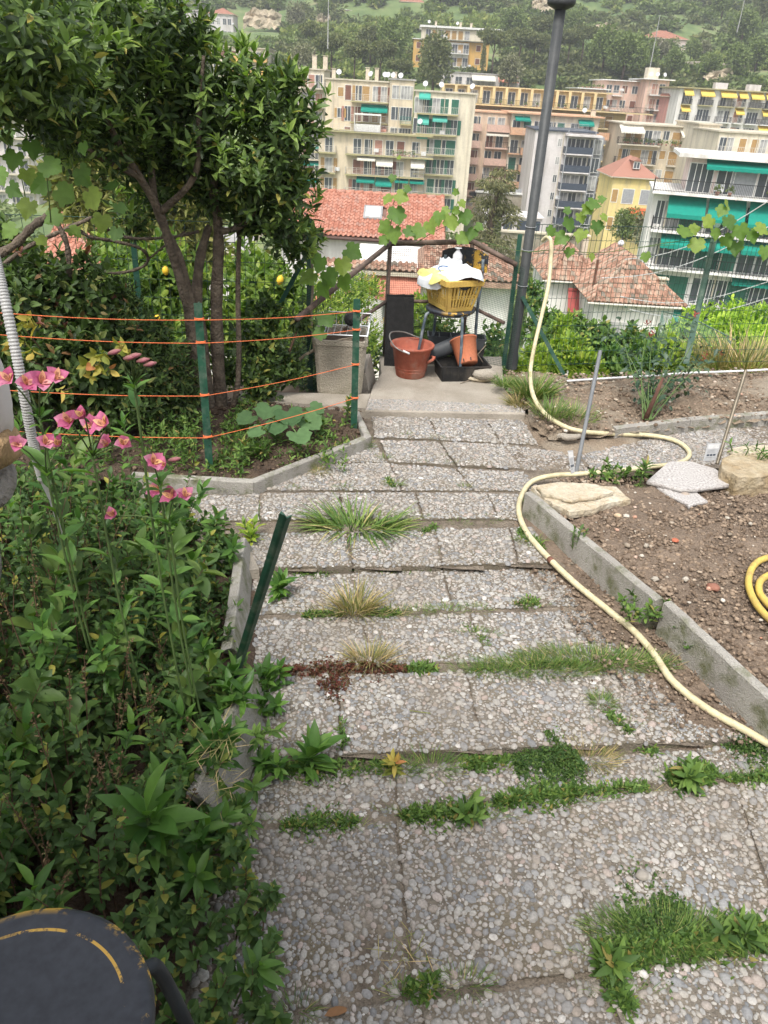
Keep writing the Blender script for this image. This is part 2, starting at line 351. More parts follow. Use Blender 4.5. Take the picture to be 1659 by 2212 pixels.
def window(root, x, z, w, h, kind='w', sh=None, state='open', zf=0.0):
    """window on the facade y=0 of root (facing -y); x centre, z bottom"""
    def fr():
        m = MB(); t = .07
        m.box(-w / 2 - t, w / 2 + t, -.05, .12, -t, 0); m.box(-w / 2 - t, w / 2 + t, -.05, .12, h, h + t)
        m.box(-w / 2 - t, -w / 2, -.05, .12, 0, h); m.box(w / 2, w / 2 + t, -.05, .12, 0, h)
        m.box(-.035, .035, -.03, .02, 0, h)
        if w > 1.6: m.box(-w / 4 - .03, -w / 4 + .03, -.03, .02, 0, h); m.box(w / 4 - .03, w / 4 + .03, -.03, .02, 0, h)
        me = m.mesh('window'); me.materials.append(M_WFR); return me
    def pn():
        m = MB(); m.box(-w / 2 + .002, w / 2 - .002, -.02, .004, .002, h - .002); return m.mesh('pane')
    if state == 'closed':
        def cl():
            m = MB(); m.box(-w / 2, w / 2, -.05, -.004, 0, h)
            for i in range(1, 6): m.box(-w / 2 + .04, w / 2 - .04, -.062, -.05, h * i / 6 - .03, h * i / 6 + .03)
            return m.mesh('shutter')
        me = cached(('cl', round(w, 2), round(h, 2), sh.name), cl)
        o = link('window', cached(('fr', round(w, 2), round(h, 2)), fr), None, root, (x, -zf, z))
        link('shutter', me, sh, o); return o
    o = link('window', cached(('fr', round(w, 2), round(h, 2)), fr), None, root, (x, -zf, z))
    g = random.random(); gm = M_CURT if g < .3 else M_GLASS
    link('pane', cached(('pn', round(w, 2), round(h, 2), gm.name), pn), gm, o)
    if random.random() < .1: link('air_conditioner', cached('ac', lambda: MB().box(-.4, .4, -.36, -.02, 0, .55).box(-.25, .1, -.375, -.36, .08, .45).mesh('air_conditioner')), M_DISH, root, (x + w * .5 + .7, -zf, z + random.uniform(0, .4)))
    if sh is not None and state == 'open':
        def shm(s):
            def f():
                m = MB(); x0 = s * (w / 2 + .08); x1 = s * (w / 2 + .08 + w * .46)
                m.box(min(x0, x1), max(x0, x1), -.09, -.052, 0, h); return m.mesh('shutter')
            return f
        for s_ in (-1, 1): link('shutter', cached(('so', round(w, 2), round(h, 2), sh.name, s_), shm(s_)), sh, o)
    return o
def balcony(root, x0, x1, z, depth=1.2, slabm=None, railm=None, style='bars', rh=1.0, sides=True):
    w = x1 - x0; slabm = slabm or M_SLAB; railm = railm or M_RAIL
    def sb():
        m = MB(); m.box(0, w, -depth, -.002, -.2, 0); return m.mesh('balcony')
    def rl():
        m = MB(); d = depth - .04
        if style == 'solid':
            m.box(.02, w - .02, -d, -d + .1, .002, rh)
            if sides: m.box(.02, .12, -d + .1, -.06, .002, rh); m.box(w - .12, w - .02, -d + .1, -.06, .002, rh)
        else:
            segs = [((.04, -d), (w - .04, -d))] + ([((.04, -d), (.04, -.06)), ((w - .04, -d), (w - .04, -.06))] if sides else [])
            for (ax, ay), (bx, by) in segs:
                Ls = math.hypot(bx - ax, by - ay)
                for zz, hh in ((rh - .04, .05), (.08, .04)) + (((.5, .03), (.3, .03), (.72, .03)) if style == 'rails' else ()):
                    m.box(min(ax, bx) - .02, max(ax, bx) + .02, min(ay, by) - .02, max(ay, by) + .02, zz, zz + hh)
                st = .13 if style == 'fine' else (.9 if style == 'rails' else .28)
                k = max(2, int(Ls / st)); tk = .012 if style == 'fine' else .02
                for i in range(k + 1):
                    px, py = ax + (bx - ax) * i / k, ay + (by - ay) * i / k
                    m.box(px - tk, px + tk, py - tk, py + tk, .002, rh - .02)
        return m.mesh('railing')
    key = (round(w, 2), round(depth, 2), style, round(rh, 2), sides)
    o = link('balcony', cached(('sb', slabm.name) + key, sb), slabm, root, (x0, 0, z))
    link('railing', cached(('rl', railm.name) + key, rl), railm, o)
    return o
def awning(root, x0, x1, z, out=1.2, drop=.6, mat=None, val=.22):
    w = x1 - x0
    def f():
        m = MB(); n = max(4, int(w / .25)); P = []
        for k, (y, zz) in enumerate(((-.03, 0), (-out * .5, -drop * .45), (-out, -drop))):
            P.append([(w * i / n, y, zz - .012 * (i % 2)) for i in range(n + 1)])
        P.append([(w * i / n, -out - .01, -drop - val - (.05 if i % 2 else 0)) for i in range(n + 1)])
        m.grid(P); m.grid([[(a[0], a[1], a[2] - .02) for a in r] for r in P][::-1]); m.box(0, w, -.12, -.005, -.02, .12)
        return m.mesh('awning')
    return link('awning', cached(('aw', round(w, 1), round(out, 1), round(drop, 1), mat.name), f), mat, root, (x0, 0, z))
def dish(root, x, y, z):
    def f():
        m = MB(); m.tube([(0, 0, 0), (0, 0, .8)], .03, 6)
        m.lathe([(0.02, .12), (.2, .14), (.4, .22), (.42, .24), (.38, .24), (.2, .17), (0.02, .15)], 0, 0, 12)
        M = Matrix.Translation((0, -.1, .9)) @ Matrix.Rotation(math.radians(70), 4, 'X') @ Matrix.Rotation(0, 4, 'Z')
        n = 7 * 12; m.v = m.v[:-n] + [tuple(M @ Vector((v[0], v[1], v[2] - .12))) for v in m.v[-n:]]
        return m.mesh('satellite_dish', True)
    o = link('satellite_dish', cached('dish', f), M_DISH, root, (x, y, z)); o.rotation_euler = (0, 0, random.uniform(-.6, .6)); return o
def chimney(root, x, y, z, h=1.3, w=.6):
    def f():
        m = MB(); m.box(-w / 2, w / 2, -w / 2, w / 2, -.1, h); m.box(-w / 2 - .08, w / 2 + .08, -w / 2 - .08, w / 2 + .08, h + .12, h + .2)
        for a in (-1, 1):
            for b in (-1, 1): m.box(a * (w / 2 - .08) - .05, a * (w / 2 - .08) + .05, b * (w / 2 - .08) - .05, b * (w / 2 - .08) + .05, h, h + .12)
        return m.mesh('chimney')
    return link('chimney', cached(('ch', round(h, 1), round(w, 1)), f), M_CHIM, root, (x, y, z))
def pots(root, x0, x1, y, z, n):
    """pot plants in a row on a terrace"""
    for i in range(n):
        x = x0 + (x1 - x0) * (i + .5 * random.random()) / n
        o = link('flower_pot', cached('pot', lambda: MB().lathe([(.01, 0), (.13, 0), (.18, .3), (.15, .3), (.01, .26)], 0, 0, 8).mesh('flower_pot', True)), M_SHR, root, (x, y, z))
        def f():  # small leafy top
            L = Leaves(); t = unit(rng.normal(0, 1, (40, 3)) * [1, 1, .8]) * .35 * rng.random((40, 1)) + [0, 0, .6]
            L.add(t, rng.normal(0, 1, (40, 3)), rng.normal(0, 1, (40, 3)), rng.uniform(.15, .35, 40)); p, d, n_, s = L.cat()
            return merge('pot_plant', L_OVAL, frames(d, n_, s), p)
        link('pot_plant', cached(('pp', i % 3), f), M_BUSH, o)['kind'] = 'stuff'
M_BUSH = rm('bush_leaf', [(0, (.06, .105, .035)), (.5, (.095, .155, .048)), (1, (.15, .22, .075))], .7, .2, .2)
M_PINE = rm('pine_leaf', [(0, (.055, .09, .036)), (.5, (.09, .125, .05)), (1, (.135, .17, .068))], .8, .15, .15)
M_OLIVEL = rm('olive_leaf', [(0, (.07, .09, .05)), (.5, (.13, .16, .1)), (1, (.2, .23, .15))], .7, .2, .2)
M_BARK = pm('bark', (.14, .1, .07), (.07, .05, .04), 12, bump=.8, bscale=40)

def building(name, label, pl, Yl, pr, Yr, H, depth, wm, cat='building', group=None, roofm=None, parapet=.35, over=.25):
    A, B = D(*pl, Yl), D(*pr, Yr)
    w = math.hypot(B.x - A.x, B.y - A.y); rz = math.atan2(B.y - A.y, B.x - A.x)
    ztop = (A.z + B.z) / 2
    root = thing(name, label, cat, (A.x, A.y, ztop), rz, group)
    m = MB(); m.box(0, w, 0, depth, -H, 0); link('wall', m.mesh('wall'), wm, root)
    m = MB(); m.box(-over, w + over, -over, depth + over, .003, .22); 
    link('roof', m.mesh('roof'), roofm or M_SLAB, root)
    if 'wall' != cat and H > 10:
        for q in (.12, .5, .93):
            link('downpipe', cached(('dp', H), lambda: MB().box(-.06, .06, -.14, -.02, -H, -.05).mesh('downpipe')), M_SLAB, root, (w * q + random.uniform(-.4, .4), 0, 0))
    return root, w
def px2x(root, px, py):
    """local x of a pixel on the facade plane"""
    o = Vector(root.location); rz = root.rotation_euler[2]; t = Vector((math.cos(rz), math.sin(rz), 0)); n = Vector((-t.y, t.x, 0))
    d = ray(px, py); s = (o - CAMP).dot(n) / d.dot(n); q = CAMP + d * s
    return (q - o).dot(t), q.z - o.z
def floors(root, xs, zs, wsz=(1.1, 1.4), door=False, sh=None, pclosed=.3, skip=0.0):
    for z in zs:
        for x in xs:
            if random.random() < skip: continue
            w, h = wsz
            s_ = random.choice(sh) if isinstance(sh, list) else sh
            r = random.random()
            st = 'closed' if (s_ is not None and r < pclosed) else ('open' if s_ is not None and r < pclosed + .25 else 'none')
            window(root, x, z, w, h, sh=s_, state=st)

RAILST = 'bars'
# --- tan block, upper storeys and wider lower storeys
b, w = building('apartment_block', 'tan block with flat roof, dishes and chimneys on top, behind the orange roof', (704, 172), 141, (843, 178), 141, 22, 12, M_TAN)
FH = 3.0
for k in range(3): window(b, px2x(b, 736, 200)[0], -2.3 - k * FH, .9, 1.3, sh=M_SHO, state='closed' if k != 1 else 'open')
for k in range(3):
    for px in (752, 775, 792, 812, 830):
        window(b, px2x(b, px, 200)[0], -2.75 - k * FH, .95, 2.1, sh=random.choice([M_SHO, M_SHR, M_SHB]), state=random.choice(['closed', 'none', 'open']))
    balcony(b, px2x(b, 759, 210)[0], w - .1, -2.8 - k * FH, 1.1, M_OLIVE, M_RAIL, 'rails')
awning(b, px2x(b, 781, 215)[0], w - .2, -3.35, 1.4, .7, M_TEAL)
awning(b, px2x(b, 785, 250)[0], w - .2, -6.4, 1.6, .5, M_RAWN)
for x in (1, 6.5, 8, 11): chimney(b, x, 3, .22, random.choice([1.2, 1.6]))
for x in (2, 7.2, 9.4, 10, 10.8, 12): dish(b, x, 1, .2)
b2, w2 = building('apartment_block', 'narrow tan bay with wide windows between the tan block and green shuttered block', (843, 172), 139.4, (896, 175), 139.4, 26, 12, M_TAN, roofm=M_ROOFG)
for k in range(4):
    window(b2, w2 * .28, -2.6 - k * FH, 1.3, 1.8); window(b2, w2 * .72, -2.6 - k * FH, 1.9, 1.8, sh=M_SHG, state='closed' if k == 3 else 'none')
balcony(b2, w2 * .48, w2 * .98, -6.1, .8, M_OLIVE, M_TEAL, 'rails')
b, w = building('apartment_block', 'lower tan wing with long white railed balconies and teal awnings, above the orange roof', (689, 282), 137, (923, 296), 137, 19, 10, M_TAN, over=.9, roofm=M_OLIVE)
for f_ in range(5):
    z = -3.0 - f_ * FH
    xl0, xl1 = px2x(b, 688, 300)[0], px2x(b, 727, 300)[0]
    balcony(b, xl0 - .6, xl1, z, 1.2, M_OLIVE, M_RAIL, 'rails'); window(b, (xl0 + xl1) / 2 + .3, z + .02, 1.3, 2.1, sh=random.choice([M_SHB, M_SHO]), state=random.choice(['none', 'open']))
    balcony(b, px2x(b, 748, 300)[0], w - .1 if f_ else w + 1.2, z, 1.5, M_OLIVE, M_RAIL, 'rails')
    for px in (766, 790, 812, 836, 860, 893):
        window(b, px2x(b, px + 6, 310)[0], z + .02, 1.2, 2.1, sh=random.choice([M_SHB, M_SHR]), state=random.choice(['closed', 'none', 'open', 'none']))
    if f_ in (1, 2, 3, 4):
        for (a0, a1) in ((768, 808), (810, 846), (852, 882), (885, 915)):
            if random.random() < .8: awning(b, px2x(b, a0 + 5, 310)[0], px2x(b, a1 + 5, 310)[0], z + 2.75, 1.5, random.choice([.4, .7, 1.1]), M_TEAL if f_ > 1 else M_WAWN)
pots(b, px2x(b, 850, 300)[0], px2x(b, 900, 300)[0], -1.2, -2.98, 6)
awning(b, xl0, xl1, -9.4, 1.4, 1, M_TEAL)
# roof terrace of the wing: railing and a white veranda
bal = balcony(b, -.6, px2x(b, 860, 285)[0], .22, 1.0, M_OLIVE, M_RAIL, 'rails')
m = MB(); x0, x1 = px2x(b, 765, 270)[0], px2x(b, 822, 270)[0]; m.box(x0, x0 + .1, -.2, 2, .22, 2.6); m.box(x1 - .1, x1, -.2, 2, .22, 2.6); m.box(x0, x1, -.4, 2.2, 2.6, 2.75); m.box(x0 + .1, x1 - .1, 0, .06, .22, 1.3); link('veranda', m.mesh('veranda'), M_WFR, b)
# --- block with green shutters and its blank gable
b, w = building('apartment_block', 'cream block with green shutters, mint awnings and a tall blank gable at its right', (898, 196), 138, (1029, 206), 138, 36, 14, M_CREAM, over=.3)
xb = px2x(b, 993, 206)[0]
for k in range(9):
    z = -2.95 - k * 2.93
    balcony(b, .4, xb, z, 1.2, M_OLIVE, M_RAIL, 'bars')
    for px in (905, 922, 944, 963, 985):
        window(b, px2x(b, px, 206)[0], z + .02, 1.15, 2.1, sh=M_SHG, state=random.choice(['closed', 'none', 'open']))
    if random.random() < .85: awning(b, .6, px2x(b, 930, 206)[0], z + 2.75, 1.2, random.choice([.3, .6, 1.2]), M_MINT)
    if random.random() < .65: awning(b, px2x(b, 938, 206)[0], px2x(b, 970, 206)[0], z + 2.75, 1.2, random.choice([.3, .7, 1.3]), M_MINT)
    if k % 2: dish(b, px2x(b, 912, 206)[0], -1.1, z + .8)
for x in (1.5, 4, 9): dish(b, x, 1, .2)
# --- long yellow block with a penthouse arcade
b, w = building('apartment_block', 'long yellow block with an arcaded penthouse and railed terrace behind the lamp post', (958, 178), 172, (1310, 208), 172, 36, 14, M_YEL, roofm=M_YEL, over=.9)
n = 13
for i in range(n):
    x = w * (i + .5) / n; window(b, x, -2.75, 1.3, 2.1, sh=M_SHO, state=random.choice(['none', 'none', 'open']))
    m = MB(); m.box(-.25, .25, -1.9, -1.4, -2.9, -.004); link('pillar', cached('pillar', lambda: m.mesh('pillar')), M_YEL, b, (w * i / n, 0, 0))
balcony(b, 0, w + 9, -2.95, 2.6, M_YEL, M_RAILD, 'bars')
for k in range(1, 10):
    z = -2.95 - k * 2.95
    for i in range(n + 1):
        if k < 3 or i > 9: window(b, w * (i + .5) / n, z + .02, 1.3, 2.1, sh=random.choice([M_SHGR, M_SHO]), state=random.choice(['closed', 'none']))
    balcony(b, px2x(b, 1284, 240)[0], w + 4, z, 1.3, M_YEL, M_RAILD, 'bars')
    if k < 2: balcony(b, .5, px2x(b, 1150, 240)[0], z, 1.3, M_YEL, M_RAILD, 'bars')
m = MB(); m.box(w, w + 4.5, .01, 10, -34, -3.16); link('wing_wall', m.mesh('wing_wall'), M_YEL, b)
pots(b, 1, w - 2, -1.3, -2.94, 14)
# --- peach and ochre blocks
b, w = building('apartment_block', 'peach block with salmon balconies left of the cedar', (1026, 240), 158, (1108, 248), 158, 26, 12, M_PEACH, roofm=M_ORB)
for k in range(8):
    z = -2.85 - k * 2.8
    for px in (1033, 1064, 1086): window(b, px2x(b, px - 1, 245)[0], z + .02, 1.2, 2.1, sh=M_SHB, state=random.choice(['closed', 'none', 'none']))
    balcony(b, -.3, px2x(b, 1043, 245)[0], z, 1.1, M_SALM, M_SALM, 'solid'); balcony(b, px2x(b, 1055, 245)[0], w - .3, z, 1.1, M_SALM, M_RAILD if k % 2 else M_SALM, 'bars' if k % 2 else 'solid')
    if k % 3 == 1: awning(b, px2x(b, 1055, 245)[0], w - .4, z + 2.6, 1.1, .4, M_WAWN)
b, w = building('apartment_block', 'ochre block with deep orange balcony parapets behind the white tower', (1108, 238), 156, (1294, 262), 156, 30, 12, M_CREAM, roofm=M_ORB, over=.8)
for k in range(9):
    z = -3.6 - k * 2.85 if k else -3.2
    for px in (1118, 1142, 1165, 1195, 1215, 1245, 1272): 
        if k < 2 or px < 1160: window(b, px2x(b, px, 250)[0], z + .02, 1.3, 2.1, sh=M_SHG, state=random.choice(['closed', 'none', 'none']))
    if k in (0,): balcony(b, -.1, w + 2, z, 1.4, M_ORB, M_ORB, 'solid')
    elif k % 3 == 0: balcony(b, -.1, px2x(b, 1160, 250)[0], z, 1.2, M_ORB, M_ORB, 'solid')
    else: balcony(b, px2x(b, 1133, 250)[0], px2x(b, 1160, 250)[0], z, 1.2, M_ORB, M_ORB, 'solid'); balcony(b, -.1, px2x(b, 1131, 250)[0], z, 1.0, M_ORB, M_RAILD, 'bars')
awning(b, .5, px2x(b, 1145, 250)[0], -.5, 1.6, .4, M_TEAL); awning(b, px2x(b, 1250, 255)[0], w - 1, -.5, 1.6, .6, M_TEAL)
for x in (7, 15): chimney(b, x, 3, .2, .9, .8)
dish(b, 13, 1, .2)
# --- white tower with slate balconies
b, w = building('apartment_tower', 'white tower with dark slate balconies and steel frame right of the lamp post', (1158, 279), 140, (1289, 291), 140, 22, 12, M_GREYW, roofm=M_GREYB)
for k in range(7):
    z = -3.05 - k * 2.72
    x0 = px2x(b, 1221, 290)[0]
    window(b, px2x(b, 1212, 290)[0], z + .9, .55, 1.1); 
    for q in range(4): window(b, x0 + 1.2 + q * 1.45, z + .02, 1.25, 2.1)
    balcony(b, x0, w - .4, z, 1.7, M_GREYW, M_GREYB, 'solid'); balcony(b, px2x(b, 1166, 290)[0], px2x(b, 1182, 290)[0], z, 1.0, M_GREYW, M_GREYB, 'solid')
    window(b, px2x(b, 1174, 290)[0], z + .02, 1.0, 2.1)
for q in (.32, .98):
    x = x0 + (w - .4 - x0) * (0.04 if q < .5 else .97); m = MB(); m.box(x - .07, x + .07, -1.95, -1.8, -22, .3); link('steel_post', m.mesh('steel_post'), M_SHGR, b)
m = MB(); m.box(x0, w + .6, -2.1, 0, -.5, -.2); link('canopy', m.mesh('canopy'), M_GREYW, b)
bal = balcony(b, .3, w - 1.5, .22, .3, M_GREYB, M_SHGR, 'rails', sides=False)
m = MB(); m.box(w, w + 1.5, .5, 1.5, -21, -.5); link('stair_cage', m.mesh('stair_cage'), M_SHGR, b)
for i in range(4):
    m = MB(); m.box(2.2 + i * 2.9, 4.5 + i * 2.9, -.05, -.004, -21.9, -19.6); link('garage_door', m.mesh('garage_door'), M_GREYB if i < 3 else M_DARK, b)
# --- garages and walls below the tower
b, w = building('garage_row', 'white garage row with slate doors under the cedar', (1052, 466), 124, (1172, 474), 124, 4.2, 6, M_GREYW, cat='garages', roofm=M_GREYW)
for i in range(4):
    m = MB(); m.box(.5 + i * w / 4, (i + 1) * w / 4 - .25, -.05, -.004, -3.0, -.35); link('garage_door', m.mesh('garage_door'), M_GREYB, b)
b, w = building('retaining_wall', 'long stone retaining wall under the garages, left of the yellow villa', (1040, 498), 118, (1310, 515), 118, 9, 1, M_STONEW, cat='wall', roofm=M_SLAB)
b, w = building('retaining_wall', 'white parapet wall with parked cars behind it, left of the tower', (1030, 414), 146, (1150, 424), 146, 6, 1, M_STONEW, cat='wall', roofm=M_WFR)
for i, px in enumerate((1040, 1095, 1122)):
    p = D(px, 414, 148); r = thing('parked_car', ['dark car parked behind the white parapet, leftmost', 'dark car parked behind the parapet near the cedar top', 'grey car parked behind the parapet next to the white tower'][i], 'car', (p.x, p.y, p.z - 1.0))
    m = MB(); m.grid([[(x, y, z) for x, z in ((-2.1, .3), (-2.1, .8), (-1.2, .95), (-.7, 1.42), (.7, 1.45), (1.4, .98), (2.1, .85), (2.15, .3))] for y in (-.8, .8)])
    for y in (-.8, .8): m.add([(x, y, z) for x, z in ((-2.1, .3), (-2.1, .8), (-1.2, .95), (-.7, 1.42), (.7, 1.45), (1.4, .98), (2.1, .85), (2.15, .3))], [tuple(range(8))])
    link('body', m.mesh('body'), [M_RAILD, M_RAILD, M_SHGR][i], r)
    for xx in (-1.3, 1.35):
        m = MB(); m.tube([(xx, -.86, .3), (xx, -.7, .3)], .32, 12); link('wheel', m.mesh('wheel'), M_DARK, r)
# --- pink tall block
b, w = building('apartment_block', 'tall salmon pink block with a white roof edge, under the hill', (1308, 172), 205, (1402, 180), 205, 24, 14, M_PINK, roofm=M_WFR, over=.8)
for k in range(6):
    z = -2.9 - k * 3
    for px in (1316, 1332, 1350, 1372, 1390): window(b, px2x(b, px, 190)[0], z + .5, 1.2, 1.5, sh=M_SHB, state=random.choice(['closed', 'none', 'open']))
    if k < 4: balcony(b, 2, px2x(b, 1345, 190)[0], z, 1.1, M_WFR, M_RAIL, 'bars')
b, w = building('apartment_block', 'salmon pink wing with stacked round balconies at its right end', (1398, 170), 199, (1447, 176), 199, 26, 12, M_PINK, roofm=M_WFR, over=.9)
for k in range(8):
    z = -2.9 - k * 3; balcony(b, w * .18, w * .95, z, 1.4, M_WFR, M_RAIL, 'bars'); window(b, w * .4, z + .02, 1.2, 2.1, sh=M_SHR, state='closed'); window(b, w * .72, z + .02, 1.2, 2.1)
for x in (1, 2.5, 4): dish(b, x, 1, .2)
m = MB(); m.box(.5, 3, 2, 5, .22, 2.4); link('stair_head', m.mesh('stair_head'), M_CREAM, b)
b, w = building('apartment_block', 'low salmon terrace left of the tall pink block with plants on its roof', (1254, 190), 200, (1310, 196), 200, 22, 14, M_PINK, roofm=M_WFR, over=.8)
for k in range(5):
    for px in (1262, 1280, 1298): window(b, px2x(b, px, 200)[0], -2.3 - k * 3, 1.2, 1.5, sh=M_SHB, state=random.choice(['closed', 'none']))
pots(b, .5, w, 1, .2, 7)
# --- white block with yellow awnings
b, w = building('apartment_block', 'white block with bright yellow awnings at the right edge under the hill', (1470, 188), 186, (1700, 205), 186, 30, 14, M_WHITE, roofm=M_OLIVE, over=.8)
for k in range(6):
    z = -2.9 - k * 3.0
    for a0, a1 in ((1476, 1496), (1512, 1542), (1556, 1590), (1596, 1615), (1622, 1650), (1655, 1690)):
        x0, x1 = px2x(b, a0, 200)[0], px2x(b, a1, 200)[0]
        balcony(b, x0, x1, z, 1.3, M_OLIVE if k == 0 else M_WFR, M_RAILD if a0 != 1596 else M_RAIL, 'bars')
        for q in (.3, .75): window(b, x0 + (x1 - x0) * q, z + .02, 1.1, 2.1, sh=M_SHR if a0 == 1596 else None, state='closed' if a0 == 1596 and q < .5 else 'none')
        if k == 0 or (random.random() < .28): awning(b, x0, x1, z + 2.7, 1.5, .9, M_YAWN)
for x in (8, 15, 22): 
    m = MB(); m.box(x, x + 2.5, 2, 4, .2, 1.4); link('stair_head', m.mesh('stair_head'), M_GREYW, b)
# --- tan block with planted roof terrace
b, w = building('apartment_block', 'tan block with a planted roof terrace and cream awning, above the yellow villa', (1352, 266), 146, (1513, 280), 146, 28, 12, M_TAN, roofm=M_SLAB, over=.5)
for k in range(7):
    z = -2.9 - k * 3.0
    balcony(b, -1, px2x(b, 1428, 275)[0], z, 1.3, M_SLAB, M_RAILD, 'bars')
    for px in (1362, 1382, 1404, 1422): window(b, px2x(b, px, 275)[0], z + .02, 1.2, 2.1, sh=M_SHO, state=random.choice(['closed', 'none', 'open']))
    window(b, px2x(b, 1442, 275)[0], z + .9, 1.1, 1.3, sh=M_SHO, state='closed' if k % 2 else 'none')
    window(b, px2x(b, 1467, 275)[0], z + .02, 1.6, 2.1, sh=M_SHO, state='closed'); balcony(b, px2x(b, 1456, 275)[0], px2x(b, 1480, 275)[0], z, .6, M_SLAB, M_RAIL, 'bars')
    window(b, px2x(b, 1500, 275)[0], z + .8, 1.3, 1.5, sh=M_SHO, state='closed')
pots(b, 0, w * .9, -.9, -2.88, 16); awning(b, px2x(b, 1470, 275)[0], w, -.4, 2, .8, M_WAWN); awning(b, -1, 3, -.2, 2, .8, M_WAWN)
b, w = building('apartment_block', 'plain cream block with a blank wall behind the big white block', (1512, 268), 138, (1556, 272), 138, 25, 12, M_CREAM)
b, w = building('apartment_block', 'cream block with white framed windows at the right edge', (1556, 282), 128, (1720, 298), 128, 24, 12, M_CREAM, roofm=M_SLAB)
for k in range(4):
    z = -2.8 - k * 3
    for px in (1566, 1581, 1609, 1636, 1655): window(b, px2x(b, px, 290)[0], z + .3, 1.0, 1.8, sh=M_SHO, state=random.choice(['none', 'none', 'closed']))
    balcony(b, 0, w, z, .9, M_SLAB, M_RAIL, 'bars')
m = MB(); m.box(px2x(b, 1590, 300)[0], px2x(b, 1625, 300)[0], -4, -1, -6.5, -3.0); link('roof_room', m.mesh('roof_room'), M_CREAM, b)
# --- hill side buildings
b, w = building('apartment_block', 'orange and white block alone on the slope above the town', (894, 84), 255, (1058, 94), 255, 17, 14, M_ORW, roofm=M_WFR, over=.4)
x0, x1 = px2x(b, 917, 90)[0], px2x(b, 1014, 90)[0]
m = MB(); m.box(x0, x1, -.5, -.002, -17, -.3); link('recess_wall', m.mesh('recess_wall'), M_WHITE, b)
for k in range(4):
    z = -2.9 - k * 3.2
    balcony(b, x0, x1, z, 1.9, M_WFR, M_RAIL, 'rails')
    for q in range(8): window(b, x0 + (x1 - x0) * (q + .5) / 8, z + .02, 1.4, 2.1, zf=.5, sh=M_SHO if q % 3 == 0 else None, state='closed' if q % 3 == 0 else 'none')
    for px in (905, 1035): window(b, px2x(b, px, 90)[0], z + .8, 1.2, 1.4, sh=M_SHB, state='closed')
awning(b, x0, x1, -10.4, 2.2, .9, M_TEAL)
m = MB(); m.box(x0 - 1, x1 + 4, -1.5, 9, .2, 2.9); link('attic_storey', m.mesh('attic_storey'), M_CREAM, b)
m = MB(); m.box(x0 - 1.6, x1 + 9, -2.2, 10, 2.9, 3.4); link('roof_slab', m.mesh('roof_slab'), M_WFR, b)
for q in range(7): window(b, x0 + (x1 - x0) * (q + .5) / 7, .35, 1.3, 2.1, zf=1.5, sh=M_SHO, state=random.choice(['closed', 'none']))
for x in (6, 13, 16): chimney(b, x, 3, 3.4, 1.2)
for x in (4, 12): dish(b, x, 0, 3.4)
b, w = building('terrace_house', 'low white terraced house with striped awnings below the orange hill block', (956, 158), 225, (1124, 162), 225, 12, 12, M_GREYW, cat='building', roofm=M_ROOFG)
for k in range(3):
    z = -2.9 - k * 3; balcony(b, .5, w, z, 1.5, M_SLAB, M_RAIL, 'rails')
    for q in range(7): window(b, w * (q + .5) / 7, z + .02, 1.6, 2.0)
awning(b, w * .38, w * .68, -.4, 2.4, .9, M_WAWN); awning(b, w * .72, w * .98, -.4, 2.4, .9, M_RAWN)
def villa(name, label, pl, pr, Y, H, depth, wm, rise, roofm, cat='house', wins=(), over=.5):
    A, B = D(*pl, Y), D(*pr, Y); w = B.x - A.x; zt = (A.z + B.z) / 2
    r = thing(name, label, cat, (A.x, Y, zt)); m = MB(); m.box(0, w, 0, depth, -H, 0); link('wall', m.mesh('wall'), wm, r)
    m = MB(); o = over; q = min(w, depth) / 2
    vs = [(-o, -o, .05), (w + o, -o, .05), (w + o, depth + o, .05), (-o, depth + o, .05), (q, depth / 2, rise), (w - q, depth / 2, rise)]
    m.add(vs, [(0, 1, 5, 4), (1, 2, 5), (2, 3, 4, 5), (3, 0, 4), (3, 2, 1, 0)]); link('roof', m.mesh('roof'), roofm, r)
    m = MB(); m.box(-o - .02, w + o + .02, -o - .02, depth + o + .02, -.08, .045); link('cornice', m.mesh('cornice'), M_SLAB, r)
    for (fx, fz, ww, hh, sh, st) in wins: window(r, w * fx, -H * fz, ww, hh, sh=sh, state=st)
    return r, w
def tiles_mat(n, c): return rm(n, c, .85, .2)
M_FARROOF = pm('far_tiles', (.38, .17, .11), (.28, .13, .09), 1.5, bump=.5, bscale=6)
villa('hill_villa', 'pale pink hillside villa with a red hip roof among trees', (1392, 80), (1485, 87), 300, 8.2, 12, M_PALEPINK, 2.6, M_FARROOF,
      wins=[(f, .28, .7, .9, None, 'none') for f in (.08, .25, .42, .58, .75, .92)] + [(f, .75, 1.2, 2.0, M_SHG, 'closed') for f in (.14, .38, .55, .8)])
villa('hill_house', 'small cream house with a brown roof at the top edge of the photo', (864, 3), (917, 6), 380, 8, 9, M_CREAM, 2.4, M_FARROOF,
      wins=[(f, z, 1.0, 1.5, M_SHG, 'closed') for f in (.2, .45, .8) for z in (.38, .8)])
villa('hill_house', 'grey stone house with an orange hip roof beside the terraces, upper left', (450, 28), (503, 32), 340, 8, 9, M_GREYW, 2.2, M_FARROOF,
      wins=[(f, z, 1.2, 1.9, None, 'none') for f in (.15, .4, .65, .85) for z in (.42, .92)])
villa('hill_shed', 'low grey flat shed beside the cream hill house', (736, 22), (800, 24), 375, 6, 6, M_GREYW, .5, M_ROOFG, cat='shed')
villa('hill_shed', 'pale long building at the upper left edge above the stone house', (402, 22), (440, 24), 360, 6, 8, M_GREYW, .6, M_ROOFG, cat='shed')
b, w = building('apartment_block', 'cream and orange block behind the laurel tree top, upper left', (455, 100), 235, (578, 106), 235, 22, 12, M_CREAM, over=.4)
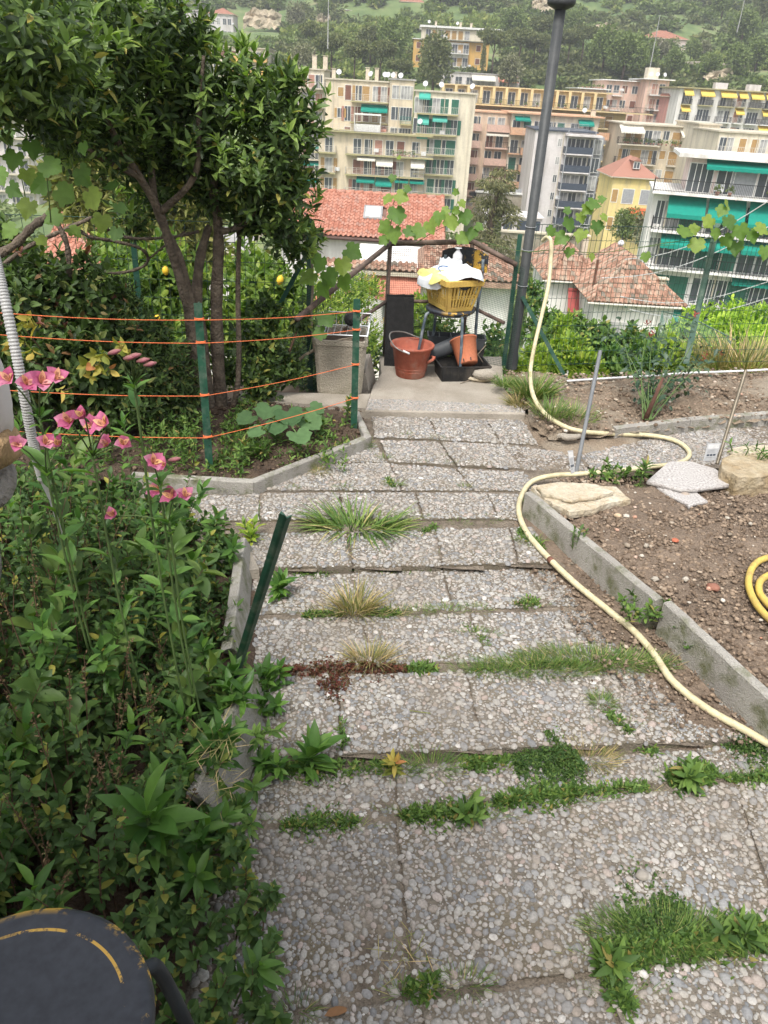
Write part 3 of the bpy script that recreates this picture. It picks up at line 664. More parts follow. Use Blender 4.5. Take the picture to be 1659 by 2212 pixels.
for k in range(5):
    z = -2.9 - k * 3.1; balcony(b, w * .3, w, z, 1.4, M_ORW, M_ORW if k < 2 else M_RAIL, 'solid' if k < 2 else 'bars')
    for f in (.08, .2, .4, .55, .7, .85): window(b, w * f, z + .1, 1.2, 2.0, sh=M_SHB, state=random.choice(['closed', 'none']))
b, w = building('apartment_block', 'cream block with two chimneys behind the right edge of the laurel tree', (628, 148), 160, (700, 152), 160, 26, 12, M_CREAM, over=.3)
for k in range(8):
    z = -2.9 - k * 2.95; balcony(b, 0, w + 1.5, z, 1.4, M_SLAB, M_RAIL, 'rails')
    for f in (.12, .4, .62, .85): window(b, w * f, z + .02, 1.2, 2.1, sh=M_SHR, state=random.choice(['closed', 'none']))
    if k > 2: awning(b, w * .1, w * .9, z + 2.7, 1.2, .6, M_TEAL)
for x in (4, 6): chimney(b, x, 3, .2, 2, .8)
b, w = building('apartment_block', 'white block with blue awnings glimpsed past the laurel at the left edge', (-60, 170), 150, (45, 178), 150, 26, 12, M_GREYW)
for k in range(8):
    z = -2.9 - k * 2.95; balcony(b, 0, w, z, 1.2, M_SLAB, M_RAIL, 'bars')
    for f in (.2, .5, .8): window(b, w * f, z + .02, 1.3, 2.1)
b, w = building('apartment_block', 'pale block hidden behind the laurel crown left of the trunks', (200, 250), 160, (400, 262), 160, 20, 12, M_CREAM)
for k in range(6):
    z = -2.9 - k * 2.95; balcony(b, 0, w, z, 1.2, M_SLAB, M_RAIL, 'bars')
    for f in (.1, .3, .5, .7, .9): window(b, w * f, z + .02, 1.3, 2.1, sh=M_SHO, state=random.choice(['closed', 'none']))
# rose house right of the salmon block and other small ones
villa('town_house', 'small rose red house between the salmon block and the white block', (1446, 208), (1476, 211), 192, 14, 9, wall('rose', (.6, .3, .26)), 1.8, M_FARROOF, wins=[(.5, .3, 1, 1.4, M_SHG, 'closed')])
# yellow villa with tiled hip roof
M_TILE2 = rm('tiles_villa', [(0, (.26, .12, .085)), (.5, (.33, .165, .12)), (1, (.38, .21, .155))], .85, .2)
r, w = villa('yellow_villa', 'small bright yellow villa with a red hip roof in front of the tan blocks', (1326, 381), (1416, 387), 108, 13, 8, M_LEMON, 2.4, M_TILE2, over=.45)
for x, z in ((w * .42, -3.1), (w * .85, -3.1)): window(r, x, z, 1.4, 1.7, sh=M_SHGR, state='closed')
window(r, w * .42, -6.6, 1.1, 2.1, sh=M_SHGR, state='closed'); window(r, w * .82, -6.2, 1.1, 1.6, sh=M_SHGR, state='closed'); balcony(r, w * .3, w * .55, -6.62, .8, M_SLAB, M_RAIL, 'bars'); window(r, w * .1, -3.0, .7, 1.5, sh=M_SHO, state='closed')
window(r, w * .1, -6.4, .7, 1.5, sh=M_SHO, state='closed')
m = MB(); m.box(w * .45, w * .62, .9, 2.6, .9, 1.9); m.add([(w * .43, .7, 1.9), (w * .64, .7, 1.9), (w * .535, .7, 2.3), (w * .43, 3, 1.9), (w * .64, 3, 1.9), (w * .535, 3, 2.3)], [(0, 1, 2), (0, 2, 5, 3), (1, 4, 5, 2)]); link('dormer', m.mesh('dormer'), M_TILE2, r)
window(r, w * .535, 1.05, .7, .7, zf=-.85)
p = D(1385, 470, 106)
m = MB(); m.box(p.x - 1.8, p.x + 1.6, p.y, p.y + .04, p.z - 1.1, p.z + 1.1)
for i in range(12): m.box(p.x - 1.8 + i * .29, p.x - 1.76 + i * .29, p.y - .02, p.y + .06, p.z - 1.2, p.z + 1.2)
single('barrier_net', m, pm('net_orange', (.8, .2, .08)), 'orange barrier netting at the foot of the yellow villa', 'netting', (p.x, p.y, p.z - 1.2))
r, w = villa('town_house', 'ochre annex with an arched door right of the yellow villa', (1414, 404), (1442, 406), 111, 10, 7, M_LEMON, .5, M_ROOFG)
window(r, w * .5, -6.8, 1.8, 2.2)

# --- near white block with teal awnings
b, w = building('white_apartment_block', 'large near white block with teal awnings and black railings, right edge', (1414, 412), 72, (1790, 447), 68.8, 24, 7, M_WHITE, roofm=M_WHITE, over=.2)
fh = 3.06
sx0 = px2x(b, 1436, 418)[0]; pz = px2x(b, 1484, 400)[0]
m = MB(); m.box(pz, w, .3, 6, .222, 2.9); link('penthouse_wall', m.mesh('penthouse_wall'), M_PALEPINK, b)
m = MB(); m.box(pz - 1.2, w + 1, -1.0, 7, 2.9, 3.2); link('roof_slab', m.mesh('roof_slab'), M_WHITE, b)
for k in range(8):
    z = .2 - k * fh
    balcony(b, sx0 - .6 if k else -.2, w, z, 1.5, M_WHITE, M_RAILD, 'fine' if k in (0, 3) else 'bars', rh=1.0, sides=True)
    if k: window(b, .75, z + .3, .6, 1.9)
    for j, px in enumerate((1460, 1505, 1560, 1600, 1650, 1700, 1750)):
        x = px2x(b, px, 420)[0]
        if k == 0 and px < 1500: continue
        stt = ['closed', 'none', 'none', 'closed', 'none', 'none', 'closed'][(j + k * 2) % 7]
        window(b, x, z + .02, 1.9 if stt == 'closed' or j % 2 else 1.3, 2.2, sh=M_SHG if k else M_SHGR, state=stt, zf=0 if k else -.3)
    if k in (1, 2, 4, 5, 6):
        for a0, a1 in ((1442, 1524), (1530, 1612), (1620, 1700), (1706, 1780)):
            dr = {1: 1.55, 2: .7, 4: 1.2, 5: 1.0, 6: 1.0}[k] * random.uniform(.8, 1.1)
            awning(b, px2x(b, a0, 440)[0], px2x(b, a1, 440)[0], z + 2.78, 1.6 if dr > 1 else 1.9, dr, M_TEAL, .3)
    elif k == 0: awning(b, px2x(b, 1515, 400)[0], w - 1, 2.75, 1.0, .4, M_TEAL)
    elif k == 3: awning(b, px2x(b, 1590, 560)[0], w - 1, z + 2.78, 1.1, .4, M_TEAL)
for x in (4.5, 9): 
    o = pots(b, x, x + 2, -1.2, .21, 2)
pots(b, 12, 20, -1.3, .2 - 4 * fh, 10)

# ---------------------------------------------------------------- tiled roofs near by
def tile_mesh(wd=.23, ln=.37):
    m = MB(); P = []
    for y, dz in ((0, .035), (ln, 0)):
        P.append([(x * wd, y, z + dz) for x, z in ((0, .01), (.14, .055), (.32, .075), (.5, .055), (.62, .012), (.82, .0), (1.02, .01))])
    m.grid(P); m.add([P[0][i] for i in range(7)] + [(p[0], p[1], p[2] - .03) for p in P[0]], [(i, i + 7, i + 8, i + 1) for i in range(6)])
    return m
def tile_face(root, me, org, eu, ev, poly_uv, wd=.23, ln=.33, maxobj=300, count=[0], mat=None):
    """tiles on the face org + u*eu + v*ev, clipped to poly_uv; returns leftovers"""
    us = [p[0] for p in poly_uv]; vs_ = [p[1] for p in poly_uv]; res = []
    nv = int((max(vs_) - min(vs_)) / ln) + 1
    for j in range(nv):
        for i in range(int((max(us) - min(us)) / wd) + 1):
            u, v = min(us) + i * wd, min(vs_) + j * ln
            if inpoly(np.array([[u + wd / 2, v + ln / 2]]), poly_uv)[0]: res.append((u, v))
    n = eu.cross(ev).normalized(); R = Matrix((eu, ev, n)).transposed()
    return [(org + eu * u + ev * v + n * (.03 + random.uniform(-.004, .006)), R) for u, v in res]
def put_tiles(root, me, L, loc, mat, nobj=300):
    L = sorted(L, key=lambda a: -pxm(a[0] + Vector(loc)) * (1 if 0 < proj([a[0] + Vector(loc)])[0][0] < 1659 and True else .01))
    for p, R in L[:nobj]:
        o = bpy.data.objects.new('roof_tile', me); C.objects.link(o); o.parent = root
        M = R.to_4x4(); M.translation = p; o.matrix_basis = M @ Matrix.Rotation(random.uniform(-.012, .012), 4, 'Z')
    rest = L[nobj:]
    if rest:
        tv = np.array([v.co[:] for v in me.vertices]); tf = np.array([p.vertices[:] for p in me.polygons])
        o = link('roof_tiles', merge('roof_tiles', (tv, tf), np.array([np.array(r) for _, r in rest]), np.array([p[:] for p, _ in rest])), mat, root); o['kind'] = 'stuff'
M_TILE = rm('tiles_orange', [(0, (.33, .135, .09)), (.4, (.39, .18, .125)), (.75, (.43, .215, .155)), (1, (.35, .2, .155))], .85, .2, grain=.1, gscale=6)
M_TILEO = rm('tiles_old', [(0, (.20, .12, .085)), (.3, (.32, .18, .125)), (.6, (.38, .235, .17)), (.85, (.34, .265, .2)), (1, (.17, .15, .12))], .9, .15, grain=.35, gscale=3)
def house_orange():
    E0, E1 = D(640, 512, 37), D(960, 519, 37); R1 = D(936, 428, 41.2)
    ze = (E1.z + E0.z) / 2 + .0; r = thing('orange_roof_house', 'white house with a bright orange tiled roof and a grey skylight', 'house', (E1.x, 37, ze))
    wd = 7.6; rise = R1.z - ze; run = 4.2
    ev = Vector((0, run, rise)).normalized(); sl = math.hypot(run, rise)
    m = MB(); m.box(-wd, -.5, .5, 8.0, -6.5, -.05); link('wall', m.mesh('wall'), M_WHITE, r)
    m = MB(); m.add([(-wd - .3, 0, -.12), (.0, 0, -.12), (0, run, rise - .12), (-wd - .3, run, rise - .12), (-wd - .3, 2 * run, -.12), (0, 2 * run, -.12), (-wd - .3, 0, 0), (.0, 0, 0), (0, run, rise), (-wd - .3, run, rise), (-wd - .3, 2 * run, 0), (0, 2 * run, 0)],
          [(6, 7, 8, 9), (9, 8, 11, 10), (0, 3, 2, 1), (3, 4, 5, 2), (0, 1, 7, 6), (1, 2, 8, 7), (2, 5, 11, 8)]); link('roof', m.mesh('roof'), pm('roof_under', (.2, .12, .09)), r)
    m = MB(); m.tube([(-wd - .4, -.08, -.06), (.05, -.08, -.06)], .07, 8); link('gutter', m.mesh('gutter'), pm('gutter_brown', (.1, .06, .05)), r)
    me = tile_mesh(.23, .36).mesh('roof_tile'); me.materials.append(M_TILE)
    # skylight gap
    sk = px2sk(D(788, 480, 39)); 
    L = tile_face(r, me, Vector((-wd, 0, 0)), Vector((1, 0, 0)), ev, [(0, 0), (wd, 0), (wd, sl), (0, sl)])
    sx = D(805, 476, 39).x - E1.x; sv = 2.6
    L = [a for a in L if not (sx - .5 < a[0].x < sx + .42 and 1.75 < (a[0].y / ev.y) < 2.85)]
    put_tiles(r, me, L, r.location, M_TILE)
    m = MB()
    Rm = Matrix((Vector((1, 0, 0)), ev, Vector((1, 0, 0)).cross(ev))).transposed().to_4x4(); Rm.translation = Vector((sx, 0, 0)) + ev * 2.35
    m.box(-.45, .45, -.65, .65, 0, .14, Rm); sko = link('skylight', m.mesh('skylight'), pm('sky_frame', (.3, .3, .3), rough=.5), r)
    m = MB(); m.box(-.36, .36, -.55, .5, .142, .16, Rm); link('pane', m.mesh('pane'), pm('sky_blind', (.55, .54, .5), rough=.3), sko)
    for i in range(17):     # ridge tiles
        m = MB(); x = -wd + i * .45; m.tube([(x, run, rise + .02), (x + .46, run, rise + .05)], [.11, .13], 10); link('ridge_tile', m.mesh('ridge_tile', True), M_TILE, r)
    for i in range(11):
        m = MB(); a = Vector((-.05, 0, .03)) + ev * i * .42; m.tube([a, a + ev * .44], [.12, .1], 10); link('verge_tile', m.mesh('verge_tile', True), M_TILE, r)
    window(r, -3.0, -3.8, 1.2, 1.4, zf=-.5)
    m = MB(); m.box(-.6, -.2, .6, 1.0, -6, -.1); link('downpipe_box', m.mesh('downpipe_box'), M_WHITE, r)
def px2sk(p): return p
house_orange()
def house_annex():
    # lower white house seen through the corner mesh, with a terracotta edge and a brown awning
    A, B = D(760, 585, 30), D(1110, 600, 30); r = thing('white_house', 'white lower house with a brown awning seen through the corner mesh', 'house', (A.x, 30, A.z))
    w = B.x - A.x
    m = MB(); m.box(0, w, 0, 6, -6.5, -.02); link('wall', m.mesh('wall'), M_WHITE, r)
    m = MB(); m.box(-.3, w * .45, -.5, .4, .0, .14); link('cornice', m.mesh('cornice'), M_SLAB, r)
    me = tile_mesh(.23, .36).mesh('roof_tile'); me.materials.append(M_TILEO)
    ev = Vector((0, 2.8, .82)).normalized()
    x1 = D(905, 545, 30).x - A.x
    m = MB(); m.add([(x1, -.6, -.02), (w + .4, -.6, -.02), (w - 1, 2.2, .8), (x1 + .4, 2.2, .8), (x1, -.6, -.2), (w + .4, -.6, -.2), (x1, 6, -.2), (w + .4, 6, -.2)], [(0, 1, 2, 3), (4, 5, 1, 0), (0, 3, 6), (1, 7, 2), (3, 2, 7, 6)]); link('roof', m.mesh('roof'), M_TILEO, r)
    L = tile_face(r, me, Vector((x1, -.6, .0)), Vector((1, 0, 0)), ev, [(0, 0), (w + .4 - x1, 0), (w - 1.0 - x1, 2.9), (.4, 2.9)]); put_tiles(r, me, L, r.location, M_TILEO, 200)
    L = tile_face(r, me, Vector((-1, -.5, .15)), Vector((1, 0, 0)), Vector((0, 1, .3)).normalized(), [(0, 0), (x1 + 1, 0), (x1 + 1, .8), (0, .8)]); put_tiles(r, me, L, r.location, M_TILEO, 60)
    xw = D(850, 640, 30).x - A.x; zz = D(850, 640, 30).z - A.z
    window(r, xw + .2, zz - .9, 1.2, 1.6); awning(r, xw - .7, xw + 1.0, zz + 1.0, .8, .7, M_RAWN)
    m = MB(); m.box(-2, 3, -2.5, 0, -6.5, -5); link('terrace', m.mesh('terrace'), M_SLAB, r)
house_annex()
def house_hip(name, label, a, b, Y, depth, rise, H, wm, ridge_f=.0, extra=None):
    A, B = D(*a, Y), D(*b, Y); w = B.x - A.x; ze = (A.z + B.z) / 2
    r = thing(name, label, 'house', (A.x, Y, ze)); o = .45
    m = MB(); m.box(o, w - o, o, depth - o, -H, -.06); link('wall', m.mesh('wall'), wm, r)
    ax = w / 2; q = w / 2
    f0, f1 = Vector((0, 0, 0)), Vector((w, 0, 0)); k0, k1 = Vector((0, depth, 0)), Vector((w, depth, 0)); p0 = Vector((ax, q * ridge_f + q * (1 - ridge_f), rise)); p1 = Vector((ax, depth - 1.0, rise + .1))
    m = MB(); m.add([f0, f1, k1, k0, p0, p1], [(0, 1, 4), (1, 2, 5, 4), (2, 3, 5), (3, 0, 4, 5), (3, 2, 1, 0)]); link('roof', m.mesh('roof'), M_TILEO, r)
    me = tile_mesh(.23, .36).mesh('roof_tile'); me.materials.append(M_TILEO); L = []
    ev = Vector((0, p0.y, rise)).normalized(); sl = math.hypot(p0.y, rise)
    L += tile_face(r, me, f0, Vector((1, 0, 0)), ev, [(0, 0), (w, 0), (ax, sl)])
    ev = Vector((ax, 0, rise)).normalized(); sl = math.hypot(ax, rise)
    L += tile_face(r, me, k0, Vector((0, -1, 0)), ev, [(0, 0), (depth, 0), (depth - p0.y, sl), (1, sl)])
    ev = Vector((-ax, 0, rise)).normalized()
    L += tile_face(r, me, f1, Vector((0, 1, 0)), ev, [(0, 0), (depth, 0), (depth - 1, sl), (p0.y, sl)])
    put_tiles(r, me, L, r.location, M_TILEO, 300)
    for s0 in (f0, f1):
        for i in range(14):
            t0, t1 = i / 14, (i + 1.1) / 14; m = MB(); m.tube([s0.lerp(p0, t0) + Vector((0, 0, .05)), s0.lerp(p0, t1) + Vector((0, 0, .05))], [.12, .1], 8); link('ridge_tile', m.mesh('ridge_tile', True), M_TILEO, r)
    m = MB(); m.tube([(-.05, -.06, -.06), (w + .05, -.06, -.06)], .06, 8); link('gutter', m.mesh('gutter'), M_RAIL, r)
    return r, w, ze
r, w, ze = house_hip('old_tiled_house', 'white house with a worn terracotta hip roof behind the right fence', (1272, 648), (1481, 668), 42, 7.6, 2.0, 7, M_WHITE)
chimney(r, w * .78, 1.2, .35, .7, .35)
m = MB(); m.box(w * .2, w * .5, .36, .44, -1.9, -1.1); link('window', m.mesh('window'), M_CURT, r)
m = MB(); m.tube([(w * .72, .3, -.1), (w * .72, .3, -5)], .07, 8); link('downpipe', m.mesh('downpipe'), M_WHITE, r)
m = MB(); m.tube([(w * .2, .3, -.1), (w * .2, .3, -5)], .07, 8); link('downpipe', m.mesh('downpipe'), M_WHITE, r)
m = MB(); m.tube([(w * .1, 1.7, .3), (w * .1, 1.7, 1.9)], .08, 8); link('flue', m.mesh('flue'), M_SHB, r)
m = MB(); m.lathe([(.01, 0), (.17, .02), (.2, .15), (.12, .28), (.01, .32)], w / 2, 5.5, 10); m.v = [(v[0], v[1], v[2] + 2.1) for v in m.v]; link('ridge_vent', m.mesh('ridge_vent', True), M_DISH, r)
r, w, ze = house_hip('old_tiled_house', 'rear wing with worn tiles and a red awning, left of the other worn hip roof', (1174, 604), (1300, 612), 46.5, 7, 1.7, 8, M_WHITE)
x0 = D(1225, 640, 46.5).x - r.location.x
awning(r, x0, x0 + 2.6, -.5, .8, 1.1, pm('awning_maroon', (.4, .09, .08)))
chimney(r, w * .75, 2.2, .9, 1.2, .3)
m = MB(); m.box(x0 + 1.0, x0 + 2.9, -2.2, .3, -6, -1.5)
for i in range(10): m.box(x0 + 1.02 + i * .19, x0 + 1.1 + i * .19, -2.25, -2.2, -6, -1.5)
link('corrugated_shed', m.mesh('corrugated_shed'), pm('corrug', (.4, .44, .42)), r)
# orange roofed houses behind the laurel trunks, left
def simple_house(label, a, b, Y, run, rise, H, side=-1):
    A, B = D(*a, Y), D(*b, Y); w = B.x - A.x; r = thing('tiled_house', label, 'house', (A.x, Y, (A.z + B.z) / 2))
    m = MB(); m.box(.3, w - .3, .4, 2 * run, -H, -.05); link('wall', m.mesh('wall'), M_WHITE, r)
    m = MB(); m.add([(0, 0, -.03), (w, 0, -.03), (w, run, rise - .03), (0, run, rise - .03), (0, 2 * run, 0), (w, 2 * run, 0)], [(0, 1, 2, 3), (3, 2, 5, 4)]); link('roof', m.mesh('roof'), M_TILE, r)
    me = tile_mesh(.23, .36).mesh('roof_tile'); me.materials.append(M_TILE); ev = Vector((0, run, rise)).normalized()
    put_tiles(r, me, tile_face(r, me, Vector((0, 0, 0)), Vector((1, 0, 0)), ev, [(0, 0), (w, 0), (w, math.hypot(run, rise)), (0, math.hypot(run, rise))]), r.location, M_TILE, 150)
    return r
simple_house('white house with an orange tiled roof behind the vine stems, left', (70, 588), (330, 600), 27, 3.2, 1.5, 4)
chimney(bpy.data.objects['tiled_house'], 3, 2.5, 1, 1.0, .5)
villa('garden_hut', 'grey flat walled hut between the laurel trunks and the orange roofs', (400, 535), (500, 538), 29, 5, 4, M_GREYW, .3, M_ROOFG, cat='hut')

# ---------------------------------------------------------------- trees
def clump_mesh(name, blobs, n, ls, tpl, seed_shell=.6):
    P, Dn = blobpts(blobs, n, seed_shell)
    L = Leaves(); k = len(P)
    L.add(P, unit(Dn + rng.normal(0, .8, (k, 3))), rng.normal(0, 1, (k, 3)) + [0, 0, .5], rng.uniform(.6, 1.3, k) * ls)
    p, d, nn, s = L.cat(); return merge(name, tpl, frames(d, nn, s), p)
CR = {}
def crown(kind, v):
    if (kind, v) in CR: return CR[(kind, v)]
    R = random.Random(v * 7 + len(kind))
    if kind == 'pine':
        bl = [((R.uniform(-1.6, 1.6), R.uniform(-1.6, 1.6), 4.6 + R.uniform(-.3, .5)), (R.uniform(1.1, 1.7), R.uniform(1.1, 1.7), R.uniform(.55, .9))) for _ in range(9)]; n, ls = 2600, .42
    elif kind == 'round':
        bl = [((R.uniform(-1.1, 1.1), R.uniform(-1.1, 1.1), 2.6 + R.uniform(-1, 1.2)), (R.uniform(.9, 1.5),) * 3) for _ in range(8)]; n, ls = 2200, .42
    elif kind == 'cypress':
        bl = [((0, 0, z), (.75 - z * .09, .75 - z * .09, 1.0)) for z in (1, 2, 3, 4, 5, 6)]; n, ls = 900, .35
    elif kind == 'bush':
        bl = [((R.uniform(-1, 1), R.uniform(-1, 1), .6 + R.uniform(-.2, .5)), (R.uniform(.6, 1.1), R.uniform(.6, 1.1), R.uniform(.5, .9))) for _ in range(4)]; n, ls = 420, .5
    CR[(kind, v)] = clump_mesh('crown', bl, n, ls, L_OVAL)
    return CR[(kind, v)]
def trunkm(h, r):
    return cached(('tr', h, r), lambda: MB().tube([(0, 0, -1), (.05, .03, h * .4), (-.06, 0, h * .75), (.03, .02, h)], [r * 1.2, r, r * .8, r * .4], 7).tube([(0, 0, h * .6), (.7, .2, h * .95)], [r * .5, r * .2], 5).tube([(0, 0, h * .55), (-.6, -.3, h * .92)], [r * .5, r * .2], 5).mesh('trunk', True))
def tree(kind, px, py, Y, hgt, label, mat=None, group=None, name=None, base=None):
    p = D(px, py, Y); z = p.z if base is None else base
    r = thing(name or {'pine': 'pine_tree', 'round': 'broadleaf_tree', 'cypress': 'cypress_tree', 'bush': 'bush'}[kind], label, 'tree' if kind != 'bush' else 'bush', (p.x, Y, z), random.uniform(0, 6), group)
    sc = hgt * .66 / {'pine': 5.4, 'round': 4.6, 'cypress': 7, 'bush': 1.9}[kind]
    v = random.randrange(3)
    o = link('crown', crown(kind, v).copy() if mat else crown(kind, v), None, r)
    if mat: o.data = MESHM(kind, v, mat)
    elif not o.data.materials: o.data.materials.append(M_BUSH)
    o.scale = (sc, sc, sc * random.uniform(.9, 1.1))
    if kind != 'bush':
        t = link('trunk', trunkm(3.9 if kind == 'pine' else 2.6, .14), M_BARK, r); t.scale = (sc, sc, sc)
    return r
def MESHM(kind, v, mat):
    k = (kind, v, mat.name)
    if k not in CR: CR[k] = crown(kind, v).copy(); CR[k].materials.clear(); CR[k].materials.append(mat)
    return CR[k]
# pines and trees on the lower hill (base pixel, distance, height)
for (px, py, Y, h, k, lb, mt) in [
    (715, 168, 215, 12, 'pine', 'umbrella pine directly above the tan block roof', M_PINE), (765, 172, 210, 11, 'pine', 'umbrella pine above the middle of the tan roof', M_PINE), (820, 178, 208, 11, 'pine', 'umbrella pine just left of the cream block roof', M_PINE), (865, 184, 205, 8, 'pine', 'low umbrella pine behind the narrow tan bay', M_PINE),
    (655, 165, 200, 9, 'round', 'bluish tree behind the two cream chimneys', M_OLIVEL), (680, 130, 240, 11, 'pine', 'dark pine upper left of the tan block', M_PINE), (850, 140, 240, 15, 'round', 'tall dark tree left of the orange hill block', M_BUSH), (800, 120, 250, 12, 'round', 'round dark tree on the slope left of the hill block', M_PINE),
    (935, 185, 215, 14, 'round', 'broad dark tree in front of the orange hill block', M_PINE), (915, 150, 235, 11, 'cypress', 'narrow conifer before the left orange wall', M_PINE), (1042, 150, 238, 11, 'cypress', 'slender conifer before the right orange wall', M_PINE), (1063, 150, 240, 13, 'pine', 'umbrella pine touching the right end of the hill block', M_PINE),
    (1098, 185, 215, 10, 'round', 'pale feathery tree above the yellow penthouse', M_OLIVEL), (1120, 140, 260, 13, 'pine', 'first umbrella pine right of the hill block', M_PINE), (1150, 150, 262, 12, 'pine', 'second umbrella pine right of the hill block', M_PINE), (1105, 80, 300, 15, 'round', 'large tree on the slope above the hill block', M_BUSH), (1165, 115, 280, 14, 'pine', 'pine left of the lamp post top', M_PINE),
    (1225, 140, 262, 12, 'pine', 'pine right of the lamp post', M_PINE), (1255, 130, 270, 13, 'pine', 'taller pine right of the lamp post', M_PINE), (1230, 90, 300, 12, 'round', 'round tree above the pines beside the lamp post', M_BUSH), (1300, 150, 250, 14, 'round', 'weeping green tree left of the pink villa', M_BUSH), (1345, 160, 245, 16, 'round', 'tall green tree below left of the pink villa', M_BUSH), (1375, 150, 262, 15, 'round', 'dense green tree below the pink villa', M_BUSH),
    (1400, 130, 285, 9, 'round', 'small round tree at the villa left corner', M_OLIVEL), (1425, 135, 284, 9, 'round', 'olive tree in front of the villa arches', M_OLIVEL), (1442, 130, 286, 8, 'round', 'green tree in front of the villa windows', M_BUSH), (1490, 135, 285, 9, 'round', 'dark tree at the villa right corner', M_BUSH), (1515, 130, 290, 8, 'round', 'grey olive right of the villa', M_OLIVEL), (1450, 165, 255, 10, 'round', 'broad bush tree below the villa terrace', M_BUSH), (1530, 165, 255, 9, 'round', 'tree on the terrace right of the villa', M_BUSH), (1580, 165, 255, 12, 'round', 'green tree above the white block with yellow awnings', M_BUSH), (1630, 150, 262, 13, 'round', 'tree at the right edge above the white block', M_BUSH),
    (1600, 90, 300, 14, 'round', 'large tree on the right slope', M_BUSH), (1648, 40, 330, 12, 'round', 'tree near the top right corner', M_PINE), (1560, 30, 340, 12, 'round', 'tree at the top right of the hill', M_BUSH), (640, 60, 320, 10, 'round', 'tree by the pale cliff, upper left', M_OLIVEL), (600, 20, 350, 10, 'round', 'tree at the top left beyond the laurel', M_BUSH), (700, 40, 330, 8, 'round', 'tree right of the pale cliff', M_BUSH)]:
    tree(k, px, py, Y, h, lb, mt)
tree('cypress', 1068, 520, 95, 9, 'young conifer at the foot of the cedar', M_PINE)
tree('round', 1388, 545, 85, 7, 'grey green olive tree below the yellow villa', M_OLIVEL)
tree('round', 1345, 520, 92, 4.5, 'green shrub tree left of the olive', M_BUSH)
# cedar with drooping layers
def cedar():
    base = D(1062, 600, 60); r = thing('cedar_tree', 'cedar with drooping grey green layers between the blank gable and the white tower', 'tree', (base.x, 60, base.z))
    T = lambda px, py: D(px, py, 60) - r.location
    m = MB(); m.tube([(0, 0, -1), T(1055, 540), T(1060, 470), T(1085, 380)], [.4, .32, .22, .06], 8)
    bl = []
    for px, py, rx, rz in ((1092, 375, 1.0, .4), (1065, 395, 1.3, .5), (1085, 405, 1.0, .5), (1060, 440, 1.4, .6), (1090, 455, 1.1, .5), (1045, 470, 1.1, .5), (1105, 470, .8, .6), (1040, 500, .9, .7), (1075, 520, 1.3, .6), (1115, 560, 1.6, .8), (1055, 560, 1.5, .8), (1095, 600, 2, 1)):
        q = T(px, py); bl.append(((q.x, random.uniform(-.8, .8), q.z), (rx, rx, rz))); m.tube([(0 + q.x * .3, 0, q.z - .6), q], [.1, .03], 5)
    link('trunk', m.mesh('trunk', True), M_BARK, r)
    P, Dn = blobpts(bl, 9000, .1); L = Leaves(); k = len(P); d = Dn * [1, 1, 0] + rng.normal(0, .3, (k, 3)) - [0, 0, .6]
    L.add(P + np.array(r.location), d, rng.normal(0, 1, (k, 3)), rng.uniform(.15, .4, k)); L.build(r, rm('cedar_leaf', [(0, (.05, .07, .035)), (.5, (.1, .125, .06)), (1, (.15, .17, .08))], .8, .15, .15), L_NARROW, mass='crown')
cedar()
# bushes covering the hill
n = 9000
Y = 235 * (560 / 235) ** rng.random(n); X = (rng.random(n) * 2 - 1) * (Y * .62 + 10)
X = X + 0
nz = noise2(X, Y, .035)
keep = nz > -.75
X, Y = X[keep], Y[keep]; k = len(X); Z = TH(X, Y)
# keep clear of the hill buildings and terraces
pp = np.stack([X, Y, Z], -1); ux, uy, uz = proj(pp)
clear = np.zeros(k, bool)
for (x0, x1, y0, y1) in ((890, 1075, 70, 165), (1390, 1495, 70, 128), (440, 620, 25, 100), (860, 920, -5, 35), (735, 860, 15, 50)): clear |= (ux > x0) & (ux < x1) & (uy > y0) & (uy < y1)
X, Y, Z = X[~clear], Y[~clear], Z[~clear]; k = len(X)
for v in range(3):
    cls = noise2(X + 40, Y, .028) + rng.normal(0, .25, k); sel = np.digitize(cls, [-.15, .3]) == v; me0 = crown('bush', v); tv = np.array([q.co[:] for q in me0.vertices]); tf = np.array([q.vertices[:] for q in me0.polygons])
    sub = rng.choice(len(tf) // 12, 95, replace=False) if True else None
    # thin the clump: keep whole leaves only
    per = len(L_OVAL[1]); nv = len(L_OVAL[0]); nl = len(tv) // nv; pick = rng.choice(nl, 80, replace=False)
    tv2 = tv.reshape(nl, nv, 3)[pick]; 
    # each leaf reduced to one quad
    q4 = np.stack([tv2[:, 0], tv2[:, 4], tv2[:, -1], tv2[:, 6]], 1).reshape(-1, 3) ; q4 = (q4.reshape(-1, 4, 3) - q4.reshape(-1, 4, 3).mean(1, keepdims=True)) * 2.0 + q4.reshape(-1, 4, 3).mean(1, keepdims=True)
    tpl = (q4.reshape(-1, 3), np.arange(len(pick) * 4).reshape(-1, 4))
    s = rng.uniform(.6, 2.0, sel.sum()) * (1 + (Y[sel] - 235) / 500); a = rng.random(sel.sum()) * 6.28
    R = np.zeros((sel.sum(), 3, 3)); R[:, 0, 0] = np.cos(a) * s; R[:, 0, 1] = -np.sin(a) * s; R[:, 1, 0] = np.sin(a) * s; R[:, 1, 1] = np.cos(a) * s; R[:, 2, 2] = s * .8
    o = link('hillside_scrub', merge('hillside_scrub', tpl, R, np.stack([X[sel], Y[sel], Z[sel]], -1)), [M_PINE, M_BUSH, rm('scrub_leaf', [(0, (.09, .15, .035)), (.5, (.13, .2, .05)), (1, (.2, .25, .08))], .8, .15, .2)][v])
    tag(o, ['dark green scrub covering the far hillside', 'olive green scrub patches covering the far hillside', 'bright green scrub patches covering the far hillside'][v], 'scrub', None, 'stuff')
